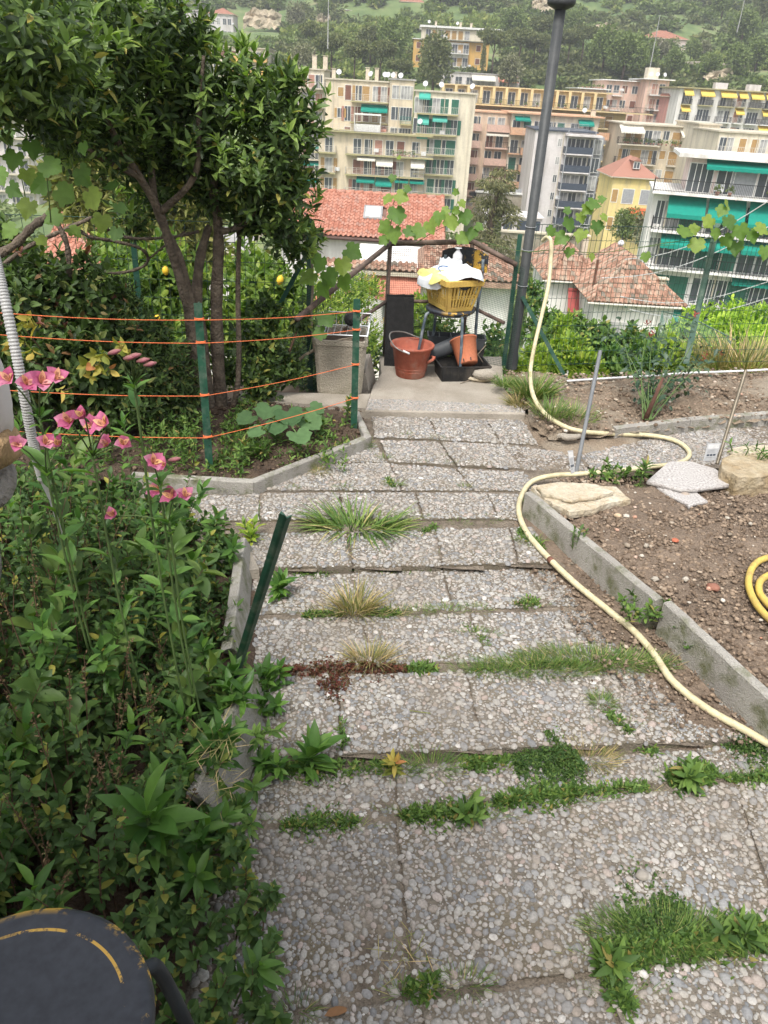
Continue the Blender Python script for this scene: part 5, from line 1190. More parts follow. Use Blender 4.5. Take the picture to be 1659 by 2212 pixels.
for lb, px, py, sx, sy, sz, z, mt in (('rounded grey stone on top of the flat one beside the black tray', 1048, 809, .1, .05, .042, .11, M_CONC), ('flat tan stone under the rounded grey one at the landing corner', 1036, 817, .11, .05, .025, .068, M_LIME)):
    p = G(px, py, z); m = MB(); m.lathe([(.01, -1), (.7, -.85), (1, -.1), (.85, .6), (.4, .95), (.01, 1)], 0, 0, 14); m.v = [(v[0] * sx * (1 + .1 * math.sin(v[1] * 9)), v[1] * sy, v[2] * sz * (1 + .1 * math.sin(v[0] * 5))) for v in m.v]
    o = link('field_stone', m.mesh('field_stone', True), mt, None, p); tag(o, lb, 'stone')
# ================================================================ lamp post
M_POST = pm('post_paint', (.055, .06, .06), (.04, .043, .045), 3, .5, .1, 60, dirt=(.12, .12, .11), dscale=4, damt=.35)
lp = G(1103, 795, 0); lp = Vector((.985, 6.2, 0))
r = thing('lamp_post', 'tall dark grey lamp post with a frosted globe, beside the corner railing', 'lamp post', lp)
m = MB(); m.lathe([(.048, 0), (.046, .1), (.038, .14), (.037, 2.57), (.0, 2.57)], 0, 0, 20); link('pole', m.mesh('pole', True), M_POST, r)
m = MB(); m.lathe([(.03, 2.50), (.085, 2.525), (.095, 2.54), (.095, 2.565), (.06, 2.59), (.0, 2.59)], 0, 0, 24); link('collar', m.mesh('collar', True), M_POST, r)
m = MB(); m.lathe([(.06, 2.59), (.10, 2.605), (.145, 2.66), (.16, 2.74), (.145, 2.82), (.1, 2.87), (.0, 2.89)], 0, 0, 28); link('globe', m.mesh('globe', True), pm('globe_frost', (.7, .68, .64), rough=.25), r)
for z in (.95, .68, 1.12):
    m = MB(); m.tube([(.042 * math.cos(t), .042 * math.sin(t), z + .004 * math.sin(t)) for t in np.linspace(0, 6.28, 18)], .0025, 5); link('wire_tie', m.mesh('wire_tie'), M_SHGR, r)

# ================================================================ fences
M_FG = pm('fence_green', (.02, .075, .05), (.015, .055, .038), 5, .55, dirt=(.15, .17, .14), dscale=9, damt=.5)
M_FGP = pm('stake_green', (.022, .085, .052), (.016, .06, .038), 5, .5, dirt=(.2, .21, .17), dscale=14, damt=.4)
M_FGA = pm('post_aged', (.10, .17, .13), (.07, .13, .10), 6, .7, dirt=(.25, .27, .22), dscale=10, damt=.5)
def wires(root, a, b, za, zb, nz, sx, mat, rad=.0013, wav=.004, top=True, lbl='mesh_wires'):
    """welded wire net between two ground points"""
    a, b = Vector(a), Vector(b); L = (b - a).length; u = (b - a) / L; m = MB()
    for i in range(int(L / sx) + 1):
        p = a + u * (i * sx); j = random.uniform(-.002, .002)
        m.tube([p + Vector((0, 0, za)), p + Vector((j, 0, (za + zb) / 2)), p + Vector((0, 0, zb))], rad, 3, False)
    for k in range(nz + 1):
        z = za + (zb - za) * k / nz; pts = []
        for i in range(int(L / .02) + 1):
            p = a + u * min(L, i * .02); s = .006 * math.sin(i * .02 * 1.7 + k); pts.append(p + Vector((0, 0, z + (wav if i % 2 else 0) * (1 if k not in (0,) else 0) + s)))
        m.tube(pts, rad * (1.5 if k == nz else 1.05), 3, False)
    o = part(lbl, m, mat, root); o['kind'] = 'stuff'; return o
def post(root, a, top, w=.035, mat=None, name='post'):
    a, top = Vector(a), Vector(top); d = (top - a).normalized(); x = Vector((1, 0, 0)); x = (x - d * x.dot(d)).normalized(); y = d.cross(x); m = MB()
    pr = [(-w / 2, 0), (w / 2, 0), (w / 2, .004), (.003, .004), (.003, w * .8), (-.003, w * .8), (-.003, .004), (-w / 2, .004)]
    vs = [a + x * p + y * q for p, q in pr] + [top + x * p + y * q for p, q in pr]; n = len(pr)
    m.add(vs, [(i, (i + 1) % n, n + (i + 1) % n, n + i) for i in range(n)] + [tuple(range(n - 1, -1, -1)), tuple(range(n, 2 * n))])
    return part(name, m, mat or M_FG, root)
# left fence
fl0, fl1 = Vector((-4.6, 5.0, .02)), Vector((-.62, 5.42, .02))
r = thing('wire_fence', 'green welded wire fence behind the laurel trunks and left bed', 'fence', fl0)
wires(r, fl0, fl1, .0, 1.12, 9, .065, M_FG, .0021)
for px, pt, pb in ((668, 470, 850), (283, 465, 690)):
    t = D(px, pt, 5.4); post(r, (t.x + (.01 if px > 600 else -.02), t.y + .02, 0), (t.x, t.y, 1.2), .04)
a = D(505, 745, 5.35); post(r, (a.x, 5.33, .0), (-.64, 5.4, .95), .03, name='brace')
# right fence
fr0, fr1 = Vector((1.02, 6.12, .05)), Vector((4.4, 6.95, .05))
r = thing('wire_fence', 'green welded wire fence along the far side of the rose bed, right', 'fence', fr0)
wires(r, fr0, fr1, .0, 1.1, 10, .042, M_FG, .0021)
t = D(1550, 482, 6.55); bpt = D(1487, 765, 6.45); post(r, (bpt.x, bpt.y, .05), (t.x, t.y, t.z), .05, M_FGA)
t = D(1124, 506, 6.12); bb = D(1088, 790, 6.1); post(r, (bb.x, bb.y, .05), t, .035, M_FG)
a = D(1226, 824, 5.98); t = D(1128, 640, 6.15); post(r, a, t, .03, M_FG, name='brace')
# second fence patch down the slope (chain link)
m = MB()
A, B, Cc, Dd = D(1420, 730, 7.6), D(1470, 675, 8.2), D(1640, 740, 8.0), D(1420, 800, 7.4)
q0, q1, q2, q3 = D(1405, 800, 7.3), D(1600, 770, 7.9), D(1570, 720, 8.2), D(1430, 672, 7.9)
for i in range(40):
    t = i / 39
    m.tube([q0.lerp(q1, t), q3.lerp(q2, min(1, t + .25))], .002, 3, False); m.tube([q0.lerp(q1, t), q3.lerp(q2, max(0, t - .25))], .002, 3, False)
m.tube([q3, D(1500, 690, 8.1), D(1590, 735, 8)], .008, 5)
o = single('chain_link_netting', m, M_FGA, 'sagging green chain link netting on the slope behind the right fence', 'netting', q0)

# ================================================================ corner railing
M_RUST = pm('rail_brown', (.12, .085, .07), (.08, .055, .045), 9, .75, .3, 120, dirt=(.28, .2, .15), dscale=14, damt=.45)
RZ = .04
c0 = Vector((-.075, 6.18, 0)); c1 = Vector((.56, 6.22, 0))
r = thing('corner_railing', 'brown pipe corner railing with fine green mesh round the landing', 'railing', c0)
e0 = Vector((-.66, 5.25, 0)); e1 = Vector((.96, 6.05, 0))
tz0 = D(838, 526, 6.18).z; tz1 = D(1025, 522, 6.22).z
zl = D(684, 635, 5.3).z; zr = D(1112, 570, 6.05).z
def pipe(a, b, rad=.017, nm='rail'): m = MB(); m.tube([a, b], rad, 10); return part(nm, m, M_RUST, r, True)
v = lambda c, z: Vector((c.x, c.y, z))
pipe(v(c0, tz0), v(c1, tz1), .02); pipe(v(c0, tz0), D(640, 690, 4.95), .02); pipe(v(c1, tz1), D(1116, 572, 6.08), .02)
zm = D(833, 650, 6.18).z; pipe(v(c0, zm), v(c1, zm + .02), .014); pipe(v(c0, zm), D(745, 712, 5.5), .014); pipe(v(c1, zm), D(1090, 698, 6.05), .014)
pipe(v(c0, RZ), v(c0, tz0), .017, 'upright'); pipe(v(c1, RZ), v(c1, tz1), .017, 'upright')
def fine_mesh(a0, a1, b1, b0, nu, nv, mat):
    m = MB()
    for i in range(nu + 1): t = i / nu; m.tube([a0.lerp(a1, t), b0.lerp(b1, t)], .0011, 3, False)
    for i in range(nv + 1):
        t = i / nv; p, q = a0.lerp(b0, t), a1.lerp(b1, t); s = Vector((0, -.01 * math.sin(t * 9), 0)); m.tube([p, p.lerp(q, .5) + s, q], .0011, 3, False)
    o = part('fine_mesh', m, mat, r); o['kind'] = 'stuff'
M_FMG = pm('mesh_brown', (.06, .055, .05)); 
fine_mesh(v(c0, RZ), v(c1, RZ), v(c1, tz1 - .03), v(c0, tz0 - .03), 44, 60, M_FMG)
fine_mesh(v(c1, RZ), v(e1, RZ), v(e1, zr - .03), v(c1, tz1 - .03), 34, 56, M_FG)
fine_mesh(v(e0, -.1), v(c0, RZ), v(c0, tz0 - .03), v(e0, zl - .02), 56, 50, M_FG)

# ================================================================ planter
M_PLANT = pm('planter_cast', (.40, .36, .29), (.33, .29, .23), 3, .95, .8, 110, dirt=(.2, .18, .12), dscale=3, fine=.15)
pc = Vector((-.375, 5.36, .05)); r = thing('planter', 'tall square beige concrete planter full of dead stems by the string fence', 'planter', pc, .04)
def planter_box():
    m = MB(); n = 4; w0, w1, h = .155, .19, .40; t = .018; rings = []
    def sq(w, z, ch=.025):
        pts = []
        for sx, sy in ((1, 1), (-1, 1), (-1, -1), (1, -1)):
            a = (sx * w, sy * (w - ch)), (sx * (w - ch), sy * w)
            pts += [a[0], a[1]] if sx * sy > 0 else [a[1], a[0]]
        return [(x, y, z) for x, y in pts]
    R = [sq(w0, 0), sq(w0 + .004, .02), sq(w1 - .008, h - .04), sq(w1, h - .035), sq(w1, h), sq(w1 - t, h), sq(w1 - t - .01, h - .05), sq(w1 - t - .01, h - .06)]
    for a, b in zip(R[:-1], R[1:]):
        m.add(a + b, [(i, (i + 1) % 8, 8 + (i + 1) % 8, 8 + i) for i in range(8)])
    m.add(R[0], [tuple(range(7, -1, -1))]); m.add(R[-1], [tuple(range(8))])
    return m
link('pot', planter_box().mesh('pot'), M_PLANT, r, bevel=.004)
for sy in range(2):
    for i in range(12):
        m = MB(); x = -.14 + i * .0255
        if sy == 0: m.add([(x * .86, -.157, .02), (x * .86 + .011, -.157, .02), (x + .012, -.186, .36), (x, -.186, .36), (x * .86, -.150, .02), (x * .86 + .011, -.150, .02), (x + .012, -.178, .36), (x, -.178, .36)], [(0, 1, 2, 3), (0, 3, 7, 4), (1, 5, 6, 2), (3, 2, 6, 7), (0, 4, 5, 1)])
        else: m.add([(-.157, x * .86, .02), (-.157, x * .86 + .011, .02), (-.186, x + .012, .36), (-.186, x, .36), (-.150, x * .86, .02), (-.150, x * .86 + .011, .02), (-.178, x + .012, .36), (-.178, x, .36)], [(3, 2, 1, 0), (4, 7, 3, 0), (2, 6, 5, 1), (7, 6, 2, 3)])
        link('flute', m.mesh('flute'), M_PLANT, r)
link('planter_soil', MB().box(-.16, .16, -.16, .16, .33, .345).mesh('planter_soil'), M_SOILD, r)
M_CHROME = pm('rack_metal', (.55, .56, .57), rough=.35, metal=.6)
m = MB(); z0 = .455
for a, b in (((-.11, -.17), (.19, -.17)), ((-.11, .08), (.19, .08)), ((-.11, -.17), (-.11, .08)), ((.19, -.17), (.19, .08))): m.tube([(a[0], a[1], z0), (b[0], b[1], z0 + .005)], .005, 6)
for i in range(7): m.tube([(-.09 + i * .045, -.17, z0 + .004), (-.09 + i * .045, .08, z0 + .004), (-.09 + i * .045, .1, z0 + .07)], .0025, 5)
m.tube([(-.11, .1, z0 + .09), (.2, .1, z0 + .09), (.2, -.12, z0 + .08), (.19, -.17, z0)], .005, 6)
m.v = [tuple(Vector(v) + pc - Vector((0, 0, .02))) for v in m.v]; single('wire_rack', m, M_CHROME, 'chromed wire dish rack lying on top of the concrete planter', 'wire rack', pc + Vector((0, 0, .43)))
m = MB(); m.lathe([(.005, 0), (.04, .005), (.05, .06), (.04, .06), (.005, .02)], 0, 0, 12); m.v = [(v[0], v[2], v[1]) for v in m.v]
o = link('black_cup', m.mesh('black_cup', True), M_RAILD, None, pc + Vector((.06, -.02, .5))); tag(o, 'small black plastic pot lying on the wire rack on the planter', 'pot')
M_TWIG = pm('twig', (.3, .25, .19), (.2, .16, .12), 15, .9)
for i, (pl, rad, lb) in enumerate([([(560, 855), (610, 815), (655, 770), (700, 748), (760, 735)], .011, 'thick grey cut branch leaning over the planter rim'), ([(700, 745), (730, 735), (768, 728)], .007, 'short pale stick lying across the planter top'), ([(680, 760), (672, 690), (676, 600), (668, 520)], .008, 'upright woody vine stem beside the planter')]):
    m = MB(); P = [D(x, y, 5.2 if i else 5.25) for x, y in pl]; m.tube(catmull(P, 4), rad, 7); single('dead_branch', m, M_TWIG, lb, 'branch', P[0], True)

# ================================================================ landing objects
LZ = .045
M_PANEL = pm('felt_black', (.022, .022, .022), (.014, .014, .014), 30, .95, .6, 200)
m = MB(); a = G(838, 790, LZ); 
P = [Vector((-.07, 5.93, LZ)), Vector((.165, 5.95, LZ))]
T = [Vector((-.08, 6.10, LZ + .51)), Vector((.135, 6.11, LZ + .515))]
rows = []
for i in range(7):
    t = i / 6; rows.append([P[0].lerp(T[0], t) + Vector((0, .012 * math.sin(t * 3), 0)), P[0].lerp(P[1], .33).lerp(T[0].lerp(T[1], .33), t) + Vector((0, -.006, 0)), P[0].lerp(P[1], .66).lerp(T[0].lerp(T[1], .66), t) + Vector((0, .004, 0)), P[1].lerp(T[1], t)])
m.grid(rows); k = 28; off = Vector((0, .022, 0)); m.grid([[p + off for p in rr_][::-1] for rr_ in rows]); 
m.add([rows[0][0], rows[-1][0], rows[-1][0] + off, rows[0][0] + off, rows[0][3], rows[-1][3], rows[-1][3] + off, rows[0][3] + off], [(0, 3, 2, 1), (4, 5, 6, 7), (1, 2, 6, 5), (0, 4, 7, 3)])
for a_, b_ in zip(rows[-1][:-1], rows[-1][1:]): m.tube([a_ + off * .5 + Vector((0, 0, .004)), b_ + off * .5 + Vector((0, 0, random.uniform(0, .008)))], .009, 6)
single('black_board', m, M_PANEL, 'black felt covered board leaning on the corner railing', 'board', P[0])
# bucket
M_BUCK = pm('bucket_red', (.38, .105, .06), (.30, .09, .06), 5, .75, .2, 40, dirt=(.4, .3, .25), dscale=6, damt=.55)
bc = Vector((.14, 5.74, LZ)); r = thing('bucket', 'muddy red builder bucket with a wire handle by the black board', 'bucket', bc)
m = MB(); m.lathe([(.0, .004), (.105, .0), (.112, .006), (.150, .222), (.158, .228), (.168, .232), (.170, .246), (.164, .252), (.155, .248), (.146, .235), (.106, .018), (.0, .018)], 0, 0, 40); link('pail', m.mesh('pail', True), M_BUCK, r)
for z in (.05, .075): m = MB(); rr_ = .112 + (z - .006) * .176; m.lathe([(rr_ - .001, z), (rr_ + .003, z + .002), (rr_ - .001, z + .005)], 0, 0, 40); link('rib', m.mesh('rib', True), M_BUCK, r)
m = MB(); m.tube([(.125, -.075, .13), (.16, -.095, .165), (.172, -.08, .175), (.15, -.03, .165)], .011, 8); link('lug', m.mesh('lug', True), M_BUCK, r)
M_WIRE = pm('wire_grey', (.28, .27, .25), rough=.45, metal=.5)
m = MB(); m.tube(catmull([(-.05, -.165, .225), (-.13, -.15, .26), (-.175, -.05, .30), (-.16, .05, .315), (-.07, .12, .30), (.02, .13, .27), (.08, .14, .25)], 6), .005, 6); link('handle', m.mesh('handle', True), M_WIRE, r)
m = MB(); m.tube([(-.07, -.158, .238), (-.02, -.172, .222)], .008, 8); link('grip', m.mesh('grip', True), M_DISH, r)

# chair with basket
M_TUBE = pm('chair_tube', (.10, .13, .155), (.06, .08, .1), 12, .45, dirt=(.3, .32, .33), dscale=12, damt=.6)
M_TUBED = pm('chair_tube_dark', (.025, .032, .038), (.018, .022, .027), 12, .5)
def seat_mat():
    m = bpy.data.materials.new('worn_seat'); t, N, L, P = nodes(m)
    tc = N.new('ShaderNodeTexCoord'); sp = N.new('ShaderNodeSeparateXYZ'); L.new(tc.outputs['Object'], sp.inputs[0])
    ln = N.new('ShaderNodeVectorMath'); ln.operation = 'LENGTH'; cm = N.new('ShaderNodeCombineXYZ'); L.new(sp.outputs[0], cm.inputs[0]); L.new(sp.outputs[1], cm.inputs[1]); L.new(cm.outputs[0], ln.inputs[0])
    mr = N.new('ShaderNodeMapRange'); mr.inputs['From Min'].default_value = .172; mr.inputs['From Max'].default_value = .187; L.new(ln.outputs['Value'], mr.inputs['Value'])
    mr2 = N.new('ShaderNodeMath'); mr2.operation = 'COMPARE'; mr2.inputs[1].default_value = .150; mr2.inputs[2].default_value = .0022; L.new(ln.outputs['Value'], mr2.inputs[0])
    mx_ = N.new('ShaderNodeMath'); mx_.operation = 'MAXIMUM'; L.new(mr.outputs[0], mx_.inputs[0]); L.new(mr2.outputs[0], mx_.inputs[1])
    n1 = N.new('ShaderNodeTexNoise'); n1.inputs['Scale'].default_value = 9; n1.inputs['Detail'].default_value = 8; n1.inputs['Roughness'].default_value = .7; L.new(tc.outputs['Object'], n1.inputs['Vector'])
    r1 = ramp(t, [(.50, (0, 0, 0)), (.53, (1, 1, 1))]); L.new(n1.outputs['Fac'], r1.inputs['Fac'])
    # wear sits at one side of the rim
    ms = N.new('ShaderNodeMapRange'); ms.inputs['From Min'].default_value = -.02; ms.inputs['From Max'].default_value = .06; L.new(sp.outputs[0], ms.inputs['Value'])
    a1 = N.new('ShaderNodeMath'); a1.operation = 'MULTIPLY'; L.new(r1.outputs[0], a1.inputs[0]); L.new(mx_.outputs[0], a1.inputs[1])
    a2 = N.new('ShaderNodeMath'); a2.operation = 'MULTIPLY'; a2.use_clamp = True; L.new(a1.outputs[0], a2.inputs[0]); L.new(ms.outputs[0], a2.inputs[1])
    n2 = N.new('ShaderNodeTexNoise'); n2.inputs['Scale'].default_value = 60; L.new(tc.outputs['Object'], n2.inputs['Vector'])
    rb = ramp(t, [(.3, (.016, .019, .026)), (.7, (.03, .034, .044))]); L.new(n2.outputs['Fac'], rb.inputs['Fac'])
    mx = N.new('ShaderNodeMix'); mx.data_type = 'RGBA'; L.new(a2.outputs[0], mx.inputs['Factor']); L.new(rb.outputs[0], mx.inputs['A']); mx.inputs['B'].default_value = (.55, .33, .05, 1)
    L.new(mx.outputs['Result'], P.inputs['Base Color']); P.inputs['Roughness'].default_value = .5
    return m
M_SEAT = seat_mat()
def chair(label, loc, rz, legmat, h=.46, back=True):
    r = thing('metal_chair', label, 'chair', loc, rz)
    m = MB(); n = 48; prof = [(.0, h + .004), (.12, h + .004), (.168, h + .012), (.18, h + .012), (.188, h + .005), (.190, h - .006), (.186, h - .014), (.178, h - .014), (.165, h - .004), (.0, h - .008)]
    m.lathe(prof, 0, 0, n)
    o = link('seat', m.mesh('seat', True), M_SEAT, r)
    if label.startswith('round'):
        o.rotation_euler = (0, 0, math.radians(40) - rz)
        c = MB(); c.tube([(0, 0, h + .0035), (0, 0, h + .0048)], .011, 14); M_ = Matrix.Translation((-.06, .05, 0)) @ Matrix.Rotation(2.6, 4, 'Z'); c.v = [tuple(M_ @ Vector((v[0] * 3.2, v[1], v[2]))) for v in c.v]; link('seat_slot', c.mesh('seat_slot'), M_DARK, r)
    L = []
    for i, (sx, sy) in enumerate(((-1, -1), (1, -1))):
        m = MB(); m.tube(catmull([(sx * .10, sy * .09, h - .022), (sx * .135, sy * .13, h - .03), (sx * .15, sy * .155, h - .09), (sx * .185, sy * .2, 0)], 4), .0115, 10); link('leg', m.mesh('leg', True), legmat, r)
    for sx in (-1, 1):
        m = MB(); m.tube(catmull([(sx * .2, .21, 0), (sx * .175, .19, h * .5), (sx * .165, .185, h), (sx * .165, .225, h + .2), (sx * .15, .25, h + .34)] , 5), .0115, 10); link('leg', m.mesh('leg', True), legmat, r)
    m = MB(); m.tube([(math.cos(t) * .155, math.sin(t) * .155, h - .025) for t in np.linspace(0, 6.28, 33)], .0105, 8); link('seat_ring', m.mesh('seat_ring', True), legmat, r)
    m = MB(); P = []
    for i in range(9):
        t = i / 8 * 2 - 1; x = t * .185; y = .262 + .03 * (1 - t * t); P.append([(x, y + .012 * k / 4, h + .24 + .055 * k * (1 - .25 * t * t)) for k in range(4)])
    m.grid(P); m.grid([[(a[0], a[1] + .012, a[2]) for a in q][::-1] for q in P])
    link('backrest', m.mesh('backrest', True), M_SEAT, r)
    return r
chair('blue grey metal chair carrying the yellow basket on the landing', (.415, 5.92, LZ), -.35, M_TUBE, h=.49)
# basket
M_BASK = pm('basket_yellow', (.64, .44, .11), (.56, .37, .09), 3, .5, dirt=(.4, .25, .1), dscale=9, damt=.4)
def basket(loc, rz):
    r = thing('laundry_basket', 'yellow slotted plastic basket standing on the metal chair', 'basket', loc, rz); h = .225
    b0, b1, d0, d1 = .148, .205, .108, .15
    def wallp(x0, x1, axis, s, n):
        m = MB(); t = .004
        # vertical slats between slots in two tiers
        def pt(u, z, off=0):
            k = z / h; w = b0 + (b1 - b0) * k; d = d0 + (d1 - d0) * k
            return (u * (w if axis == 0 else 1) if axis == 0 else s * (w - off), s * (d - off) if axis == 0 else u * d, z)
        def quad(u0, u1, z0, z1):
            A = [pt(u0, z0), pt(u1, z0), pt(u1, z1), pt(u0, z1)]; B = [pt(u0, z0, t), pt(u1, z0, t), pt(u1, z1, t), pt(u0, z1, t)]
            m.add(A + B, [(0, 1, 2, 3), (7, 6, 5, 4), (0, 4, 5, 1), (1, 5, 6, 2), (2, 6, 7, 3), (3, 7, 4, 0)])
        quad(-1, 1, 0, h * .14); quad(-1, 1, h * .84, h)
        us = np.linspace(-.82, .82, n + 1); quad(-1, us[0], h * .14, h * .84); quad(us[-1], 1, h * .14, h * .84)
        sw = (us[1] - us[0])
        for i in range(n):
            a = us[i]; quad(a, a + sw * .52, h * .14, h * .84)
            quad(a + sw * .52, a + sw, h * .42, h * .455); quad(a + sw * .52, a + sw, h * .505, h * .54)
        return m
    for axis, s in ((0, -1), (0, 1), (1, -1), (1, 1)):
        o = link('side', wallp(-1, 1, axis, s, 9 if axis == 0 else 8).mesh('side'), M_BASK, r)
    link('base', MB().box(-b0, b0, -d0, d0, .0, .006).mesh('base'), M_BASK, r)
    m = MB(); rings = []
    for w, d, z in ((b1 + .002, d1 + .002, h - .03), (b1 + .012, d1 + .012, h - .028), (b1 + .016, d1 + .016, h + .012), (b1 + .004, d1 + .004, h + .016), (b1 - .004, d1 - .004, h + .004)):
        k = .02; rings.append([(w, -d + k, z), (w, d - k, z), (w - k, d, z), (-w + k, d, z), (-w, d - k, z), (-w, -d + k, z), (-w + k, -d, z), (w - k, -d, z)])
    for a, b in zip(rings[:-1], rings[1:]): m.add(a + b, [(i, (i + 1) % 8, 8 + (i + 1) % 8, 8 + i) for i in range(8)])
    link('rim', m.mesh('rim'), M_BASK, r)
    m = MB(); P = [(.045 * math.cos(t) + .03, -.150, h * .80 + (.018 * math.sin(t))) for t in np.linspace(0, PI, 9)]
    k = MB(); pts = [(.1995, -.05 + .1 * i / 8, h * .84 - .022 * math.sin(PI * i / 8)) for i in range(9)]; top = [(.2005, p[1], h * .865) for p in pts]; k.grid([pts, top]); k.grid([top, pts]); link('handle_hole', k.mesh('handle_hole'), M_DARK, r)
    return r
bl = Vector((.41, 5.92, LZ + .502)); basket(bl, -1.12)
# bag on the basket
M_BAG = pm('bag_white', (.66, .67, .68), (.56, .60, .63), 9, .4, .3, 18, spec=.5, fine=.04); M_BAGY = pm('bag_yellow', (.66, .62, .22), rough=.4)
def bag(loc, label, mat, sx, sy, sz, seed):
    R = random.Random(seed); m = MB(); n, k = 30, 14; P = []
    for i in range(k + 1):
        t = i / k; row = []
        for j in range(n):
            a = 2 * PI * j / n; fold = 1 + .16 * math.sin(a * 3 + seed) * t + .07 * math.sin(a * 6 + seed * 2 + t * 3) * t + .02 * math.sin(a * 11 + t * 5)
            rr_ = math.sin(t * PI / 2) ** .7 * fold; z = math.cos(t * PI / 2) ** .8 * sz * (1 + .35 * math.sin(a * 2 + 1 + seed) * t) + .011 * math.sin(a * 3 + t * 7 + seed) + .005 * math.sin(a * 8 - t * 12) + .006 * math.sin(a * 2 - t * 15)
            if t > .8: z -= (t - .8) * .12 * (1 + math.sin(a * 3 + 1))
            row.append((rr_ * math.cos(a) * sx, rr_ * math.sin(a) * sy, z))
        P.append(row + [row[0]])
    m.grid(P[::-1]); o = link('plastic_bag', m.mesh('plastic_bag', True), mat, None, loc); tag(o, label, 'bag'); return o
tp = bl + Vector((0, 0, .215))
o = bag(tp + Vector((-.02, -.03, .02)), 'crumpled white and yellow sack spilling over the yellow basket', M_BAG, .235, .17, .06, 3); o.rotation_euler = (.1, -.16, -.4)
o = bag(tp + Vector((-.09, -.04, .0)), 'yellow edge of a sack under the white one in the basket', M_BAGY, .155, .13, .05, 5); o.rotation_euler = (-.15, .12, -.2)
o = bag(tp + Vector((-.03, .05, .09)), 'thin clear plastic wrap bunched on top of the white sack', pm('bag_clear', (.6, .62, .64), rough=.3), .09, .06, .03, 8)
m = MB(); m.tube(catmull([(-.1, -.17, .075), (-.12, -.15, .095), (-.09, -.1, .1), (-.05, -.11, .1)], 4), .0035, 5); m.v = [tuple(Vector(v_) + tp) for v_ in m.v]; single('blue_cord', m, pm('cord_blue', (.05, .14, .35)), 'short blue drawstring on the white sack', 'cord', tp)
m = MB(); m.lathe([(.03, 0), (.036, .01), (.036, .06), (.014, .09), (.012, .105), (.028, .108), (.028, .112), (.0, .112)], 0, 0, 16); o = link('clear_bottle', m.mesh('clear_bottle', True), pm('clear_plastic', (.6, .6, .6), rough=.15, spec=.6), None, tp + Vector((.03, .1, .09))); tag(o, 'clear plastic dispenser bottle standing behind the white sack', 'bottle')
r = thing('seed_pots', 'bundle of square brown seedling pots in the right of the basket', 'pots', tp + Vector((.115, -.075, .01)), -.42)
M_BP = pm('pot_brown', (.16, .085, .065), rough=.5)
for i in range(4):
    m = MB(); x = -.05 + i * .038; m.add([(x, -.05, 0), (x + .036, -.05, 0), (x + .034, -.035, .07), (x + .002, -.035, .07), (x, .03, 0), (x + .036, .03, 0), (x + .034, .02, .075), (x + .002, .02, .075)], [(0, 1, 2, 3), (4, 7, 6, 5), (0, 3, 7, 4), (1, 5, 6, 2), (3, 2, 6, 7), (0, 4, 5, 1)]); link('pot', m.mesh('pot'), M_BP, r, bevel=.003)
m = MB(); m.box(-.09, -.052, -.055, .0, .0, .05); link('tag_card', m.mesh('tag_card'), pm('card', (.55, .55, .42)), r)
# trays under the chair
M_BLK = pm('tray_black', (.022, .022, .022), (.014, .014, .014), 8, .75, dirt=(.09, .075, .06), dscale=5, damt=.7)
M_GRP = pm('pot_grey', (.07, .075, .08), (.05, .055, .06), 4, .5)
def tray(loc, rz, w, d, h, label, nrib, div=0, mat=None):
    r = thing('planting_tray', label, 'tray', loc, rz); t = .006; mat = mat or M_BLK
    m = MB(); f = .93
    rings = [[(sx * w / 2 * k, sy * d / 2 * k, z) for sx, sy in ((1, 1), (-1, 1), (-1, -1), (1, -1))] for k, z in ((f, 0), (1, h - .01), (1.03, h - .01), (1.03, h), (.97, h), (f - .03, .012))]
    for a, b in zip(rings[:-1], rings[1:]): m.add(a + b, [(i, (i + 1) % 4, 4 + (i + 1) % 4, 4 + i) for i in range(4)])
    m.add(rings[-1], [(0, 1, 2, 3)]); m.add(rings[0], [(3, 2, 1, 0)]); link('tray_body', m.mesh('tray_body'), mat, r, bevel=.003)
    for i in range(nrib):
        x = -w / 2 * .86 + w * .86 * i / max(1, nrib - 1); m = MB(); m.add([(x - .008, -d / 2 * .94 - .008, .008), (x + .008, -d / 2 * .94 - .008, .008), (x + .008, -d / 2 - .006, h - .012), (x - .008, -d / 2 - .006, h - .012), (x - .008, -d / 2 * .94 + .003, .008), (x + .008, -d / 2 * .94 + .003, .008), (x + .008, -d / 2 + .004, h - .012), (x - .008, -d / 2 + .004, h - .012)], [(0, 1, 2, 3), (0, 3, 7, 4), (1, 5, 6, 2), (3, 2, 6, 7), (0, 4, 5, 1)]); link('rib', m.mesh('rib'), mat, r)
    for i in range(div):
        x = -w / 2 + w * (i + 1) / (div + 1); m = MB(); m.box(x - .004, x + .004, -d / 2 * .94, d / 2 * .94, .012, h - .004); link('divider', m.mesh('divider'), mat, r)
    return r
tray((.535, 5.78, LZ), .2, .39, .25, .12, 'dirty black plastic tray on the landing with the orange pot in it', 7)
tray((.50, 6.13, LZ + .13), .0, .46, .14, .095, 'grey divided planting tray at the back under the chair', 0, 4, M_GRP)
tray((.32, 6.1, LZ), .0, .24, .15, .13, 'plain black box under the divided tray behind the bucket', 0, 0)
tray((.60, 6.14, LZ), .0, .26, .13, .125, 'black crate supporting the right end of the divided tray', 0, 0)
